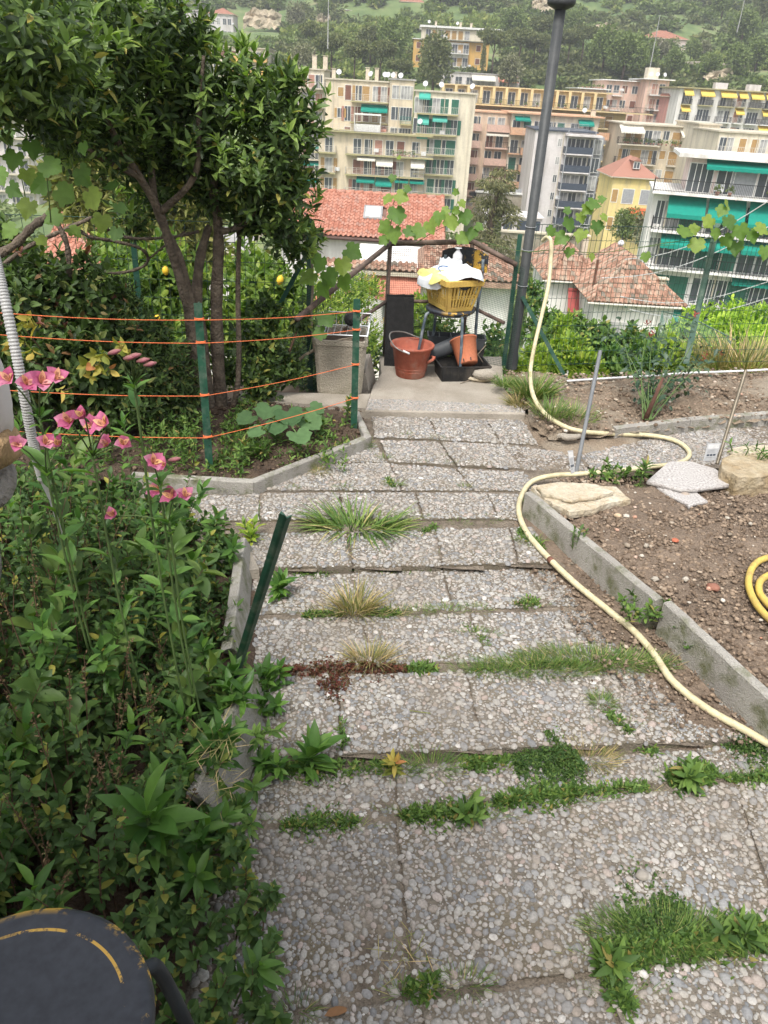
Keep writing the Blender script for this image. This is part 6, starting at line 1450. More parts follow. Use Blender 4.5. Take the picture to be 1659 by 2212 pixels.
def pot(loc, rot, label, mat, R0, R1, h):
    r = thing('flower_pot', label, 'flower pot', loc); r.rotation_euler = rot
    m = MB(); m.lathe([(0, 0), (R0, 0), (R0 + .003, .008), (R1 - .004, h - .012), (R1 + .003, h - .010), (R1 + .004, h), (R1 - .003, h), (R1 - .008, h - .02), (R0 - .004, .006), (0, .006)], 0, 0, 32); link('pot_wall', m.mesh('pot_wall', True), mat, r)
    for a in (-1.9, -1.2, .5, 1.5, 3):
        m = MB(); x, y = (R0 + .0035) * math.cos(a), (R0 + .0035) * math.sin(a); M = Matrix.Translation((x, y, .018)) @ Matrix.Rotation(a, 4, 'Z'); m.box(-.002, .0025, -.004, .004, -.012, .012, M); link('drain_slot', m.mesh('drain_slot'), M_DARK, r)
    return r
M_TERR = pm('pot_terracotta', (.50, .17, .085), (.44, .15, .08), 3, .5, dirt=(.3, .12, .08), dscale=6, damt=.3)
pot((.575, 5.72, LZ + .12), (math.radians(-34), math.radians(-16), 0), 'terracotta plastic pot tipped over in the black tray', M_TERR, .074, .102, .2)
# folded grey pot leaning
m = MB(); P = []
for i in range(8):
    t = i / 7; P.append([(.28 + .30 * t, 5.93 + .02 * math.sin(a) * 2, LZ + .13 + .12 * t + (.045 + .015 * t) * math.sin(a) * 1.0) if False else (.27 + .29 * t - .03 * math.sin(a), 5.88 + .05 * math.cos(a), LZ + .12 + .14 * t + (.05 + .01 * t) * math.sin(a)) for a in np.linspace(0, 2 * PI, 13)])
m.grid(P); single('flattened_pot', m, M_GRP, 'crushed grey plastic pot leaning behind the terracotta pot', 'flower pot', (.4, 5.97, LZ), True)
for i, (a, b, lb) in enumerate([((1010, 790), (1050, 745), 'dry twig sticking out of the black tray, right'), ((1015, 745), (1048, 790), 'crossed dry stick in the black tray'), ((995, 828), (1020, 820), 'short brown stick on the landing left of the stones')]):
    m = MB(); A, B = D(*a, 5.84), D(*b, 5.88)
    if i == 2: A, B = G(*a, LZ + .006), G(*b, LZ + .006)
    m.tube([A, A.lerp(B, .5) + Vector((.004, 0, .003)), B], .0035, 6); single('dry_twig', m, M_TWIG, lb, 'twig', A)
m = MB(); P = [G(820 + i * 0, 0, 0) for i in range(0)]
tw = D(1054, 598, 6.1)
m.tube(catmull([tw, tw + Vector((.015, 0, -.03)), tw + Vector((.0, 0, -.06))], 4), .004, 5)

# ================================================================ string fence
M_STR = pm('string_orange', (.80, .20, .07), (.7, .16, .06), 90, .7, fine=.2)
pA0, pA1 = G(454, 1030, 0), D(427, 655, 3.9); pB0, pB1 = G(764, 940, 0), D(771, 646, 4.62)
SP = []
for a, b, lb in ((pA0, pA1, 'green metal stake wound with orange string, left of the planter'), (pB0, pB1, 'green metal stake wound with orange string in front of the planter')):
    r = thing('green_stake', lb, 'stake', a); post(r, a + Vector((0, 0, -.02)), b, .042, M_FGP, 'stake_post')
    d = (b - a)
    for k in range(5):
        t = .2 + k * .17; q = a + d * t + Vector((.008, -.002, 0)); m = MB(); m.tube([q, q + Vector((0, -.0025, 0))], .003, 8); part('bolt_hole', m, M_DARK, r)
ya = (689, 739, 853, 943); yb = (671, 711, 786, 858); yl = (672, 719, 838, 925)
def onpost(a, b, ypx, x0):
    # point on the stake seen at row ypx
    best = min((abs(1106 - FPX * (a.lerp(b, t) - CAMP).dot(cU) / (a.lerp(b, t) - CAMP).dot(cF) - ypx), t) for t in np.linspace(0, 1, 400)); return a.lerp(b, best[1])
nm = ['topmost', 'second from the top', 'third from the top', 'lowest']
for k in range(4):
    qa, qb = onpost(pA0, pA1, ya[k], 0), onpost(pB0, pB1, yb[k], 0); ql = D(-30, yl[k] - 1, 3.45)
    for (a, b, w) in ((ql, qa, 'left'), (qa, qb, 'right')):
        m = MB(); P = [a.lerp(b, t) + Vector((0, -.02, -.012 * math.sin(PI * t))) for t in np.linspace(0, 1, 12)]; m.tube(P, .0021, 6)
        single('orange_string', m, M_STR, f'orange string, {nm[k]}, stretched ' + ('left of the first green stake' if w == 'left' else 'between the two green stakes'), 'string', a, group='orange strings of the left bed')
    for qq, nlab in ((qa, 'first'), (qb, 'second')):
        m = MB(); pts = []
        for i in range(40):
            t = i / 39; an = t * 6.28 * 3; pts.append(qq + Vector((.024 * math.cos(an), .018 * math.sin(an) - .003 + .012, .012 * (t - .5) + (-.06 * max(0, t - .75) if nlab == 'second' else 0))))
        m.tube(pts, .002, 5); single('string_knot', m, M_STR, f'orange string wound round the {nlab} green stake, {nm[k]}', 'string', qq, group='string knots')
# leaning stake in the foreground
r = thing('green_stake', 'bare green metal stake with punched holes leaning over the foreground kerb', 'stake', G(520, 1425, .02))
a, b = D(504, 1470, 2.2), D(618, 1108, 1.72); d = (b - a).normalized(); x = cR - d * cR.dot(d); x.normalize(); y = d.cross(x)
w = .034; m = MB(); pr = [(-w / 2, .004), (-w / 2 + .004, -.004), (-.004, .004), (.004, .004), (w / 2, -.006), (w / 2, -.002), (.004, .009), (-.004, .009)]
n = len(pr); vs = [a + x * p - y * q for p, q in pr] + [b + x * p - y * q + d * (-.012 if p > 0 else (.0)) for p, q in pr]; m.add(vs, [(i, (i + 1) % n, n + (i + 1) % n, n + i) for i in range(n)] + [tuple(range(n - 1, -1, -1)), tuple(range(n, 2 * n))]); part('stake_post', m, M_FGP, r)
L = (b - a).length
for k in range(5):
    q = a + d * (L * (.12 + k * .19)); q = q + x * -.008 + (CAMP - q).normalized() * .0045; m = MB(); m.tube([q, q + (CAMP - q).normalized() * .002], .0042, 10); part('bolt_hole', m, M_DISH if k in (3, 4) else M_DARK, r)

# ================================================================ conduit and masonry pier at the left edge
M_COND = pm('conduit_grey', (.42, .42, .41), (.36, .36, .35), 10, .5)
P = catmull([D(-22, 520, 1.95), D(0, 600, 1.9), D(40, 790, 1.85), D(70, 950, 1.85), D(92, 1035, 1.85)], 105); m = MB(); rr_ = [.0125 + .0009 * (1 if (i % 4) < 2 else -1) for i in range(len(P))]
m.tube(P, rr_, 12); single('corrugated_conduit', m, M_COND, 'grey corrugated conduit hose slanting down at the left edge', 'conduit', P[-1], True)
m = MB(); q = P[-1]; m.tube([q, q + Vector((.012, 0, -.06)), q + Vector((.018, .02, -.2))], [.009, .005, .004], 8); single('cable_end', m, M_CHROME, 'thin cable leaving the lower end of the conduit', 'cable', q)
r = thing('masonry_pier', 'rough masonry pier with an ochre stone and grey mortar at the left edge', 'pier', D(0, 1150, 1.9))
def lump(name, c, s, mat, seed, n=12):
    m = MB(); R = random.Random(seed); P = []
    for i in range(n + 1):
        t = i / n * PI; row = []
        for j in range(n * 2):
            a = 2 * PI * j / (n * 2); f = 1 + .12 * math.sin(a * 3 + seed) * math.sin(t * 2) + .05 * math.sin(a * 7 + t * 5 + seed)
            cx = math.copysign(abs(math.sin(t) * math.cos(a)) ** .6, math.cos(a)); cy = math.copysign(abs(math.sin(t) * math.sin(a)) ** .6, math.sin(a)); cz = math.copysign(abs(math.cos(t)) ** .7, math.cos(t))
            row.append((c.x + s[0] * cx * f, c.y + s[1] * cy * f, c.z + s[2] * cz * f))
        P.append(row + [row[0]])
    m.grid(P[::-1]); return part(name, m, mat, r, True)
M_MORT = pm('mortar', (.36, .34, .31), (.25, .23, .21), 12, .95, 1, 60, dirt=(.2, .18, .15), dscale=9)
lump('rubble_stone', D(-38, 965, 1.9), (.085, .1, .06), pm('ochre_stone', (.42, .29, .16), (.3, .19, .1), 9, .9, .8, 50), 3)
lump('mortar_joint', D(-45, 1050, 1.9), (.085, .1, .045), M_MORT, 5); lump('mortar_cap', D(-42, 840, 1.9), (.055, .07, .14), M_GREYW, 9); lump('mortar_base', D(-95, 1210, 1.9), (.10, .13, .14), M_MORT, 11)
m = MB(); a = G(-60, 1200, 0); m.box(a.x - .3, a.x + .04, 1.75, 2.15, 0, .75); part('pier_core', m, M_MORT, r)

# ================================================================ hoses
M_HOSE = pm('hose_cream', (.62, .56, .36), (.56, .50, .31), 6, .5, .1, 50, dirt=(.3, .24, .15), dscale=22, damt=.55)
M_HOSEY = pm('hose_yellow', (.62, .46, .10), (.52, .38, .10), 8, .5, .1, 50, dirt=(.3, .2, .1), dscale=20, damt=.6)
pts = [D(1172, 520, 6.1), D(1182, 512, 6.05), D(1190, 522, 6.0), D(1190, 560, 5.98), D(1184, 620, 5.9), D(1168, 690, 5.8), D(1154, 750, 5.7), D(1146, 800, 5.6), G(1150, 848, .2), G(1172, 888, .13), G(1215, 919, .10), G(1260, 932, .075), G(1335, 938, .035), G(1400, 940, .02), G(1450, 949, .015), G(1480, 965, .012), G(1489, 984, .012), G(1468, 1000, .03), G(1420, 1007, .06), G(1330, 1018, .09), G(1250, 1024, .09), G(1190, 1028, .05), G(1150, 1040, .025), G(1128, 1068, .02), G(1121, 1105, .02), G(1138, 1150, .018), G(1180, 1200, .018), G(1240, 1258, .01), G(1310, 1315, -.005), G(1368, 1362, -.005), G(1412, 1412, -.005), G(1452, 1470, -.006), G(1520, 1526, -.01), G(1600, 1572, -.012), G(1700, 1625, -.014), G(1900, 1700, -.014)]
m = MB(); P = catmull(pts, 8); m.tube(P, .0148, 12)
o = single('garden_hose', m, M_HOSE, 'thick cream garden hose hooked on the fence and snaking along the path', 'hose', G(1300, 1310, 0), True)
m = MB(); i = min(range(len(P)), key=lambda i: (P[i] - G(1190, 1207, .018)).length); m.tube([P[i], P[i + 1]], .0155, 12); single('hose_tape', m, M_SHB, 'brown tape band round the cream hose', 'tape', P[i], True)
pts = [G(1950, 1180, .115), G(1760, 1185, .115), G(1665, 1203, .115), G(1630, 1220, .115), G(1617, 1255, .115), G(1628, 1295, .115), G(1660, 1335, .115), G(1720, 1380, .115), G(1900, 1450, .115)]
m = MB(); m.tube(catmull(pts, 8), .0155, 12); single('garden_hose', m, M_HOSEY, 'outer loop of the dirty yellow hose at the right edge', 'hose', pts[4], True)
pts = [G(1900, 1235, .13), G(1720, 1228, .12), G(1660, 1243, .115), G(1640, 1262, .115), G(1648, 1292, .115), G(1700, 1330, .12), G(1900, 1400, .13)]
m = MB(); m.tube(catmull(pts, 8), .0155, 12); single('garden_hose', m, M_HOSEY, 'inner loop of the dirty yellow hose at the right edge', 'hose', pts[3], True)
m = MB(); pts = [G(1225, 823, .1), G(1300, 818, .1), G(1400, 812, .105), G(1480, 806, .11), G(1560, 803, .12), G(1700, 796, .12), G(2100, 770, .12)]; m.tube(catmull(pts, 5), .009, 8); single('white_pipe', m, M_DISH, 'thin white pipe lying at the foot of the right fence', 'pipe', pts[0], True)
# rods with labels
def rod(a, b, rad, mat, label, tagp, tw_, th_, tl):
    r = thing('support_rod', label, 'rod', a); d = b - a; n = 10; m = MB(); m.tube([a, a.lerp(b, .5), b], rad, 12, cap=False); part('rod_tube', m, mat, r, True)
    m = MB(); dd = d.normalized(); m.tube([b - dd * .002, b], rad * .8, 10); part('rod_bore', m, M_DARK, r)
    return r
M_RODG = pm('rod_grey', (.2, .21, .22), rough=.45); M_RODM = pm('rod_metal', (.2, .17, .125), (.13, .11, .08), 8, rough=.4, metal=.3)
a, b = G(1244, 1022, .09), D(1297, 757, 4.35); rod(a, b, .0115, M_RODG, 'grey plastic rod standing at the tip of the dug bed', None, 0, 0, '')
a, b = G(1549, 1002, .12), D(1611, 800, 4.55); rod(a, b, .011, M_RODM, 'shiny metal rod standing beside the ochre boulder', None, 0, 0, '')
def plant_tag(pxs, Y, label, col):
    P = [D(x, y, Y) for x, y in pxs]; n = (P[1] - P[0]).cross(P[-1] - P[0]).normalized() * .0015; c = P[0]
    if n.dot(CAMP - c) < 0: n = -n
    r = thing('plant_label', label, 'plant label', c); k = len(P); m = MB(); m.add([p for p in P] + [p - n for p in P], [tuple(range(k)), tuple(range(2 * k - 1, k - 1, -1))] + [(i, (i + 1) % k, k + (i + 1) % k, k + i) for i in range(k)]); part('card', m, pm('label_card', (.52, .53, .54), rough=.4), r)
    def q(u, v): return (P[0].lerp(P[1], u)).lerp(P[3].lerp(P[2], u), v) + n * .6
    for j, (u0, u1, v0, v1, mt) in enumerate([(.1, .9, .06, .3, M_DISH), (.15, .35, .62, .72, M_GREYB), (.4, .6, .62, .72, M_GREYB), (.65, .85, .62, .72, M_GREYB), (.15, .6, .8, .83, M_SHGR)]):
        m = MB(); m.add([q(u0, v0), q(u1, v0), q(u1, v1), q(u0, v1)], [(0, 1, 2, 3)]); part('print', m, mt, r)
    for j in range(5):
        v0 = .36 + j * .045; m = MB(); m.add([q(.15, v0), q(.8 - .1 * (j % 2), v0), q(.8 - .1 * (j % 2), v0 + .015), q(.15, v0 + .015)], [(0, 1, 2, 3)]); part('print', m, M_SHGR, r)
plant_tag([(1226, 974), (1238, 973), (1242, 1020), (1234, 1024)], G(1244, 1022, .09).y - .02, 'narrow pale plant label at the foot of the grey rod', 0)
plant_tag([(1529, 958), (1559, 957), (1545, 994), (1519, 996)], G(1549, 1002, .12).y + .0, 'wide pale plant label hanging on the metal rod', 0)

# ================================================================ foreground chair, porch, and unseen shade blockers added behind the camera
porch = MB(); porch.box(-3, 3, -3.0, .55, -.04, .40); o = link('porch', porch.mesh('porch'), M_CONC); o['kind'] = 'structure'
c_ = Vector((-.425, .60, 0))
CH = chair('round black metal chair seat with worn yellow rim, bottom left corner', (-.465, .553, .385), math.radians(176), M_TUBED, h=.455)
hw = MB(); hw.box(-4, 3, -1.9, -1.65, .0, 3.1); o = link('unseen_shade_wall', hw.mesh('unseen_shade_wall'), M_CREAM); o['kind'] = 'structure'  # unseen wall added behind the camera to darken the near foreground
hw = MB(); hw.box(-4, -.2, -1.3, .1, 2.9, 3.05); o = link('unseen_shade_roof', hw.mesh('unseen_shade_roof'), M_CONC); o['kind'] = 'structure'  # unseen roof, added over the left only to shade the foreground plants
# ================================================================ vegetation
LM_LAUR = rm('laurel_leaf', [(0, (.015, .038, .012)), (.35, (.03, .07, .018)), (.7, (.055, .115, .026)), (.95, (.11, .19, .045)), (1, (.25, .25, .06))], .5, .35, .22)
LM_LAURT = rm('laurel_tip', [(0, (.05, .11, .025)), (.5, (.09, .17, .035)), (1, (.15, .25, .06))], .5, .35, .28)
LM_GRAPE = rm('grape_leaf', [(0, (.045, .11, .025)), (.5, (.075, .16, .032)), (1, (.14, .22, .045))], .55, .3, .38)
LM_LIME = rm('lime_leaf', [(0, (.07, .15, .02)), (.5, (.15, .26, .035)), (1, (.27, .36, .06))], .5, .3, .32)
LM_LEM = rm('lemon_leaf', [(0, (.035, .085, .015)), (.5, (.07, .145, .024)), (1, (.15, .23, .04))], .5, .3, .3)
LM_HEDGE = rm('hedge_leaf', [(0, (.012, .03, .01)), (.5, (.036, .082, .02)), (.85, (.06, .12, .03)), (.97, (.11, .14, .035)), (1, (.14, .08, .04))], .55, .3, .22)
LM_PAR = rm('pellitory_leaf', [(0, (.022, .06, .016)), (.5, (.04, .10, .024)), (.9, (.07, .14, .034)), (1, (.2, .22, .04))], .6, .3, .22)
LM_ALS = rm('alstro_leaf', [(0, (.025, .085, .016)), (.5, (.045, .125, .022)), (1, (.085, .19, .035))], .45, .35, .28)
LM_WEED = rm('weed_leaf', [(0, (.03, .08, .018)), (.5, (.06, .135, .027)), (.9, (.10, .19, .04)), (1, (.2, .18, .06))], .6, .3, .22)
LM_GRASS = rm('grass_blade', [(0, (.035, .095, .022)), (.5, (.075, .155, .032)), (.85, (.13, .21, .05)), (1, (.3, .28, .14))], .6, .3, .2)
LM_DRY = rm('dry_blade', [(0, (.09, .14, .04)), (.4, (.16, .18, .07)), (1, (.36, .31, .18))], .7, .2, .2)
LM_RED = rm('red_leaf', [(0, (.09, .025, .02)), (.5, (.16, .06, .04)), (1, (.09, .08, .035))], .6, .3, .2)
LM_ROSE = rm('rose_leaf', [(0, (.014, .045, .024)), (.5, (.026, .065, .036)), (1, (.045, .09, .05))], .5, .4, .15)
LM_SQ = rm('squash_leaf', [(0, (.03, .08, .03)), (.6, (.045, .11, .042)), (1, (.065, .14, .055))], .7, .2, .2)
LM_FERN = rm('fern_leaf', [(0, (.03, .09, .02)), (.5, (.06, .14, .03)), (1, (.11, .2, .045))], .6, .3, .25)
LM_YEL = rm('yellow_leaf', [(0, (.10, .15, .03)), (.5, (.2, .22, .045)), (.85, (.28, .25, .06)), (1, (.26, .12, .05))], .6, .3, .3)
M_STEMG = pm('stem_green', (.10, .16, .05), (.07, .11, .035), 12, .7); M_STEMB = pm('stem_brown', (.17, .105, .065), (.1, .06, .04), 14, .85)
M_BARKL = pm('bark_laurel', (.17, .135, .10), (.085, .065, .048), 14, .9, 1.0, 55, dirt=(.06, .05, .04), dscale=16, damt=.7)
def stuff(o): o['kind'] = 'stuff'; return o
def tpart(name, root, paths, mat, n=6, smooth=True, kind=None):
    m = MB()
    for p, r_ in paths: m.tube(p, r_, n)
    o = part(name, m, mat, root, smooth)
    if kind: o['kind'] = kind
    return o
def nv(*a): return np.array(a, float)

# ---- laurel tree
def px_blobs(L):
    out = []
    for px, py, Y, rp, dr in L:
        c = D(px, py, Y); s = rp / pxm(c); out.append(((c.x, c.y, c.z), (s, s * dr, s)))
    return out
lt = thing('laurel_tree', 'big dark glossy laurel tree with several leaning trunks, upper left', 'tree', G(446, 905, 0))
TP = {'a': ([(420, 905, 4.75), (415, 800, 4.75), (412, 700, 4.75), (400, 640, 4.72), (370, 540, 4.7), (345, 460, 4.65), (300, 380, 4.55), (255, 310, 4.4), (230, 250, 4.2)], .044),
      'b': ([(430, 905, 4.72), (422, 760, 4.72), (412, 660, 4.74), (388, 560, 4.76), (345, 470, 4.75), (330, 400, 4.7), (325, 300, 4.7), (318, 180, 4.65), (315, 60, 4.6)], .036),
      'c': ([(452, 900, 4.85), (436, 740, 4.85), (425, 650, 4.85), (432, 560, 4.88), (448, 500, 4.9), (452, 488, 4.9)], .050),
      'd': ([(478, 890, 4.9), (470, 760, 4.9), (468, 640, 4.9), (472, 540, 4.9), (470, 480, 4.9), (462, 420, 4.85), (470, 340, 4.8), (500, 230, 4.75)], .050),
      'e': ([(472, 500, 4.9), (505, 495, 4.88), (540, 470, 4.85), (575, 400, 4.8), (600, 300, 4.75), (610, 180, 4.7)], .024),
      'f': ([(300, 380, 4.55), (200, 330, 4.3), (120, 260, 4.0)], .022), 'g': ([(345, 460, 4.65), (420, 380, 4.6), (430, 250, 4.6), (440, 120, 4.6)], .024)}
for k, (pts, rad) in TP.items():
    P = catmull([D(*p) for p in pts], 5); n = len(P); m = MB(); m.tube(P, [rad * .8 * (1.15 - .75 * i / n) * (1 + .07 * math.sin(i * 1.3)) for i in range(n)], 12); part('trunk' if k in 'abcd' else 'branch', m, M_BARKL, lt, True)
sl_ = thing('slender_tree', 'slim grey stemmed sapling right of the laurel trunks', 'tree', G(496, 905, 0))
for pts, rad in (([(496, 905, 4.9), (512, 840, 4.92), (516, 760, 4.95), (514, 650, 4.95), (515, 560, 4.95), (517, 512, 4.95)], .019), ([(517, 515, 4.95), (505, 470, 4.95), (495, 420, 4.9)], .01), ([(517, 515, 4.95), (528, 470, 4.95), (545, 430, 4.9)], .011)):
    P = catmull([D(*p) for p in pts], 5); n = len(P); m = MB(); m.tube(P, [rad * (1.1 - .4 * i / n) for i in range(n)], 9); part('stem', m, M_BARKL, sl_, True)
LB = px_blobs([(60, 60, 3.5, 150, 1.2), (-40, 170, 3.5, 110, 1.2), (190, 90, 4.3, 150, 1.2), (330, 50, 4.6, 110, 1.2), (130, 220, 4.0, 110, 1.2), (220, 270, 4.4, 95, 1.1), (70, 190, 3.8, 85, 1), (340, 200, 4.8, 120, 1.1), (385, 120, 4.8, 75, 1), (420, 60, 4.7, 40, 1), (430, 190, 4.7, 70, 1), (300, 330, 4.8, 80, 1),
                (440, 280, 4.8, 100, 1.1), (545, 200, 4.75, 85, 1), (620, 170, 4.7, 48, 1), (500, 130, 4.7, 38, 1), (610, 260, 4.7, 90, 1), (560, 350, 4.8, 110, 1.1), (630, 380, 4.8, 62, 1), (600, 460, 4.9, 80, 1), (640, 520, 4.95, 48, 1), (450, 400, 4.9, 70, 1), (390, 350, 4.85, 80, 1), (660, 240, 4.7, 35, 1), (340, 420, 5.0, 45, 1), (130, 300, 4.2, 50, 1), (280, 470, 5.0, 45, 1)])
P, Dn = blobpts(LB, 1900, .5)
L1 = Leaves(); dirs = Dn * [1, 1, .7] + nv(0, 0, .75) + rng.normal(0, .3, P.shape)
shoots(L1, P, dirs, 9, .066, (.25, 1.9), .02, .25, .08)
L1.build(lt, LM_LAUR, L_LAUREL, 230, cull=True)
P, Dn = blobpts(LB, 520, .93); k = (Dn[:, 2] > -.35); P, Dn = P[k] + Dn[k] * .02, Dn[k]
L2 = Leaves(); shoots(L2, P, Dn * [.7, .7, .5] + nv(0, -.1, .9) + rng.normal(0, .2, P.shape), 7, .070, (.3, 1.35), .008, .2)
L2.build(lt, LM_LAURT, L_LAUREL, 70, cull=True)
P, Dn = blobpts(px_blobs([(515, 430, 4.95, 50, 1), (545, 480, 4.95, 40, 1)]), 60, .3); L3 = Leaves(); shoots(L3, P, Dn + nv(0, 0, .6), 8, .08); L3.build(sl_, LM_LAUR, L_LAUREL, 40)

# ---- pine behind the laurel
pt = thing('pine_tree', 'yellowish green feathery pine behind the vine leaves, left', 'tree', (D(300, 420, 17).x, 17, th(-4, 17)))
tpart('trunk', pt, [([Vector((D(300, 420, 17).x, 17, th(-4, 17))), D(305, 600, 17), D(290, 380, 17)], [.2, .15, .06])], M_BARK)
P, Dn = blobpts(px_blobs([(250, 330, 17, 80, 1), (320, 400, 17, 90, 1), (220, 430, 17, 80, 1), (380, 470, 17, 85, 1), (300, 500, 17, 90, 1), (430, 540, 17, 60, 1), (160, 400, 17, 60, 1)]), 9000, .2)
L = Leaves(); L.add(P, Dn + rng.normal(0, .7, P.shape), rng.normal(0, 1, P.shape), rng.uniform(.15, .42, len(P))); L.build(pt, rm('pine_yellow', [(0, (.06, .085, .025)), (.5, (.11, .14, .04)), (1, (.17, .19, .06))], .7, .2, .25), L_NARROW, mass='crown')

# ---- shrubs beyond the fences
def shrub(name, label, blobs, n, ln, mat, tpl=L_OVAL, k=7, nobj=0, spread=(.3, 1.5), stem=True, cat='shrub', up=.6, base=None, gap=.02, tips=None):
    B = px_blobs(blobs); c = B[0][0]; gz = th(c[0], c[1]) if base is None else base
    r = thing(name, label, cat, (c[0], c[1], gz))
    if stem: tpart('stem', r, [([Vector((c[0] + random.uniform(-.1, .1), c[1], gz)), Vector((b[0][0], b[0][1], b[0][2] - b[1][2] * .3)).lerp(Vector((c[0], c[1], gz)), .5) + Vector((.03, .02, 0)), Vector((b[0][0], b[0][1], b[0][2]))], [.016, .012, .005]) for b in B], M_STEMB)
    P, Dn = blobpts(B, n, .35); L = Leaves(); shoots(L, P, Dn + nv(0, 0, up) + rng.normal(0, .3, P.shape), k, ln, spread, gap); L.build(r, mat, tpl, nobj, cull=True)
    if tips is not None:
        P, Dn = blobpts(B, tips[1], .95); L = Leaves(); shoots(L, P, Dn + nv(0, 0, .5), 5, ln * .8, (.3, 1.2), .008); L.build(r, tips[0], tpl, 0, mass='young_leaves', cull=True)
    return r
lem = shrub('lemon_tree', 'lime green lemon tree behind the left fence, between the trunks', [(300, 640, 7.2, 110, 1), (380, 600, 7.4, 90, 1), (330, 720, 7.0, 90, 1), (420, 700, 7.2, 80, 1), (250, 560, 7.6, 60, 1), (370, 780, 6.6, 70, 1)], 850, .09, LM_LEM, L_OVAL, 8, 120, cat='tree')
lem2 = shrub('lemon_tree', 'lime green lemon tree right of the laurel trunks behind the fence', [(590, 650, 7.4, 90, 1), (540, 600, 7.8, 70, 1), (620, 740, 6.9, 80, 1), (500, 700, 7.2, 70, 1), (560, 800, 6.3, 60, 1)], 620, .09, LM_LEM, L_OVAL, 8, 80, cat='tree')
def lemon(root, px, py, Y):
    c = D(px, py, Y); m = MB(); m.lathe([(.003, -.042), (.014, -.034), (.028, -.012), (.03, .006), (.022, .028), (.008, .038), (.002, .044)], 0, 0, 14); o = link('lemon', cached('lemon', lambda: m.mesh('lemon', True)), pm('lemon_skin', (.75, .48, .04), rough=.5), root, c - Vector(root.location)); o.rotation_euler = (random.uniform(-.4, .4), random.uniform(-.4, .4), 0)
for p in ((358, 585, 6.6), (340, 690, 6.4)): lemon(lem, *p)
for p in ((605, 605, 6.6),): lemon(lem2, *p)
shrub('garden_shrub', 'green shrub with pinkish tips seen through the mesh left of the landing', [(760, 640, 7.6, 60, 1), (720, 700, 7.2, 70, 1), (790, 740, 7.0, 60, 1), (740, 800, 6.6, 70, 1), (690, 640, 7.6, 50, 1), (800, 620, 8.2, 30, 1)], 900, .055, LM_LIME, L_LAUREL, 7, 0, tips=(rm('pink_tip', [(0, (.45, .2, .14)), (.5, (.5, .3, .18)), (1, (.3, .3, .08))], .6, .3, .3), 90))
shrub('garden_shrub', 'dark green shrub behind the planter through the mesh', [(720, 740, 6.4, 70, 1), (650, 760, 6.2, 60, 1), (780, 790, 6.2, 50, 1), (690, 830, 5.9, 50, 1)], 700, .05, LM_HEDGE, L_LAUREL, 8)
shrub('garden_shrub', 'leafy shrub behind the landing under the chair', [(930, 720, 6.8, 60, 1), (870, 760, 6.7, 40, 1), (990, 760, 6.7, 50, 1), (1070, 740, 6.8, 45, 1), (1060, 800, 6.5, 50, 1)], 480, .055, LM_WEED, L_OVAL, 7)
shrub('garden_shrub', 'small light shrub beyond the mesh between board and chair', [(910, 660, 8.5, 28, 1), (900, 700, 8.3, 26, 1)], 90, .07, LM_LIME, L_OVAL, 7)
for i, (bl_, lb, mt) in enumerate([
    ([(1160, 785, 7.0, 36, 1), (1180, 805, 6.8, 34, 1), (1130, 805, 6.7, 28, 1)], 'bright leafy shrub behind the fence just right of the lamp post', LM_LIME),
    ([(1235, 765, 7.2, 40, 1), (1218, 700, 7.6, 20, 1), (1215, 740, 7.4, 22, 1), (1262, 795, 7.0, 38, 1)], 'light green climbing shrub with a tall shoot behind the green brace', LM_LIME),
    ([(1330, 780, 7.2, 36, 1), (1390, 768, 7.3, 36, 1), (1350, 803, 7.0, 34, 1)], 'light green shrub behind the fence left of the rose', LM_FERN),
    ([(1450, 770, 7.4, 40, 1), (1425, 735, 7.8, 24, 1), (1440, 795, 7.2, 34, 1)], 'green shrub behind the rose bush and fence post', LM_LIME)]):
    shrub('fence_shrub', lb, bl_, 300, .07, mt, L_OVAL, 8, 60 if i < 2 else 0)
shrub('lime_tree', 'rounded lime green tree far behind the right fence', [(1560, 712, 17, 60, 1), (1620, 705, 18, 50, 1), (1500, 690, 17, 30, 1), (1490, 730, 16, 50, 1), (1590, 760, 15, 60, 1), (1650, 760, 16, 50, 1)], 1100, .16, rm('lime_bright', [(0, (.1, .2, .02)), (.5, (.18, .32, .035)), (1, (.28, .42, .06))], .6, .3, .3), L_LAUREL, 7, cat='tree')
shrub('slope_shrub', 'dark green growth on the slope between old tiled house and fence', [(1180, 720, 14, 50, 1), (1230, 730, 13, 50, 1), (1290, 735, 13, 45, 1), (1150, 640, 20, 30, 1), (1360, 740, 13, 40, 1)], 500, .14, LM_WEED, L_OVAL, 7)
# ---- hedge behind the string fence, left
shrub('hedge_bush', 'dense dark green bush with reddish young leaves behind the orange string, left edge', [(60, 650, 4.5, 110, 1), (160, 640, 4.6, 105, 1), (40, 800, 4.2, 110, 1), (150, 790, 4.3, 110, 1), (250, 740, 4.6, 90, 1), (10, 560, 4.7, 70, 1), (240, 850, 4.3, 70, 1)], 1500, .062, LM_HEDGE, L_OVAL, 7, 260, base=0, tips=(LM_RED, 45), gap=.014)
shrub('hedge_bush', 'dark feathery bush in front of the laurel trunks behind the orange string', [(300, 730, 4.6, 80, 1), (350, 800, 4.5, 80, 1), (300, 860, 4.3, 70, 1), (390, 860, 4.5, 50, 1), (260, 640, 4.8, 45, 1)], 1000, .045, LM_HEDGE, L_LAUREL, 8, 100, base=0, gap=.01)
shrub('hedge_bush', 'green leafy growth around the sapling left of the planter', [(560, 740, 5.1, 60, .6), (620, 790, 5.15, 45, .5), (560, 830, 5.0, 50, .6), (490, 800, 5.0, 40, .6), (580, 670, 5.2, 40, .5), (650, 690, 5.2, 30, .5)], 430, .05, LM_LAUR, L_OVAL, 7, 40, base=0)
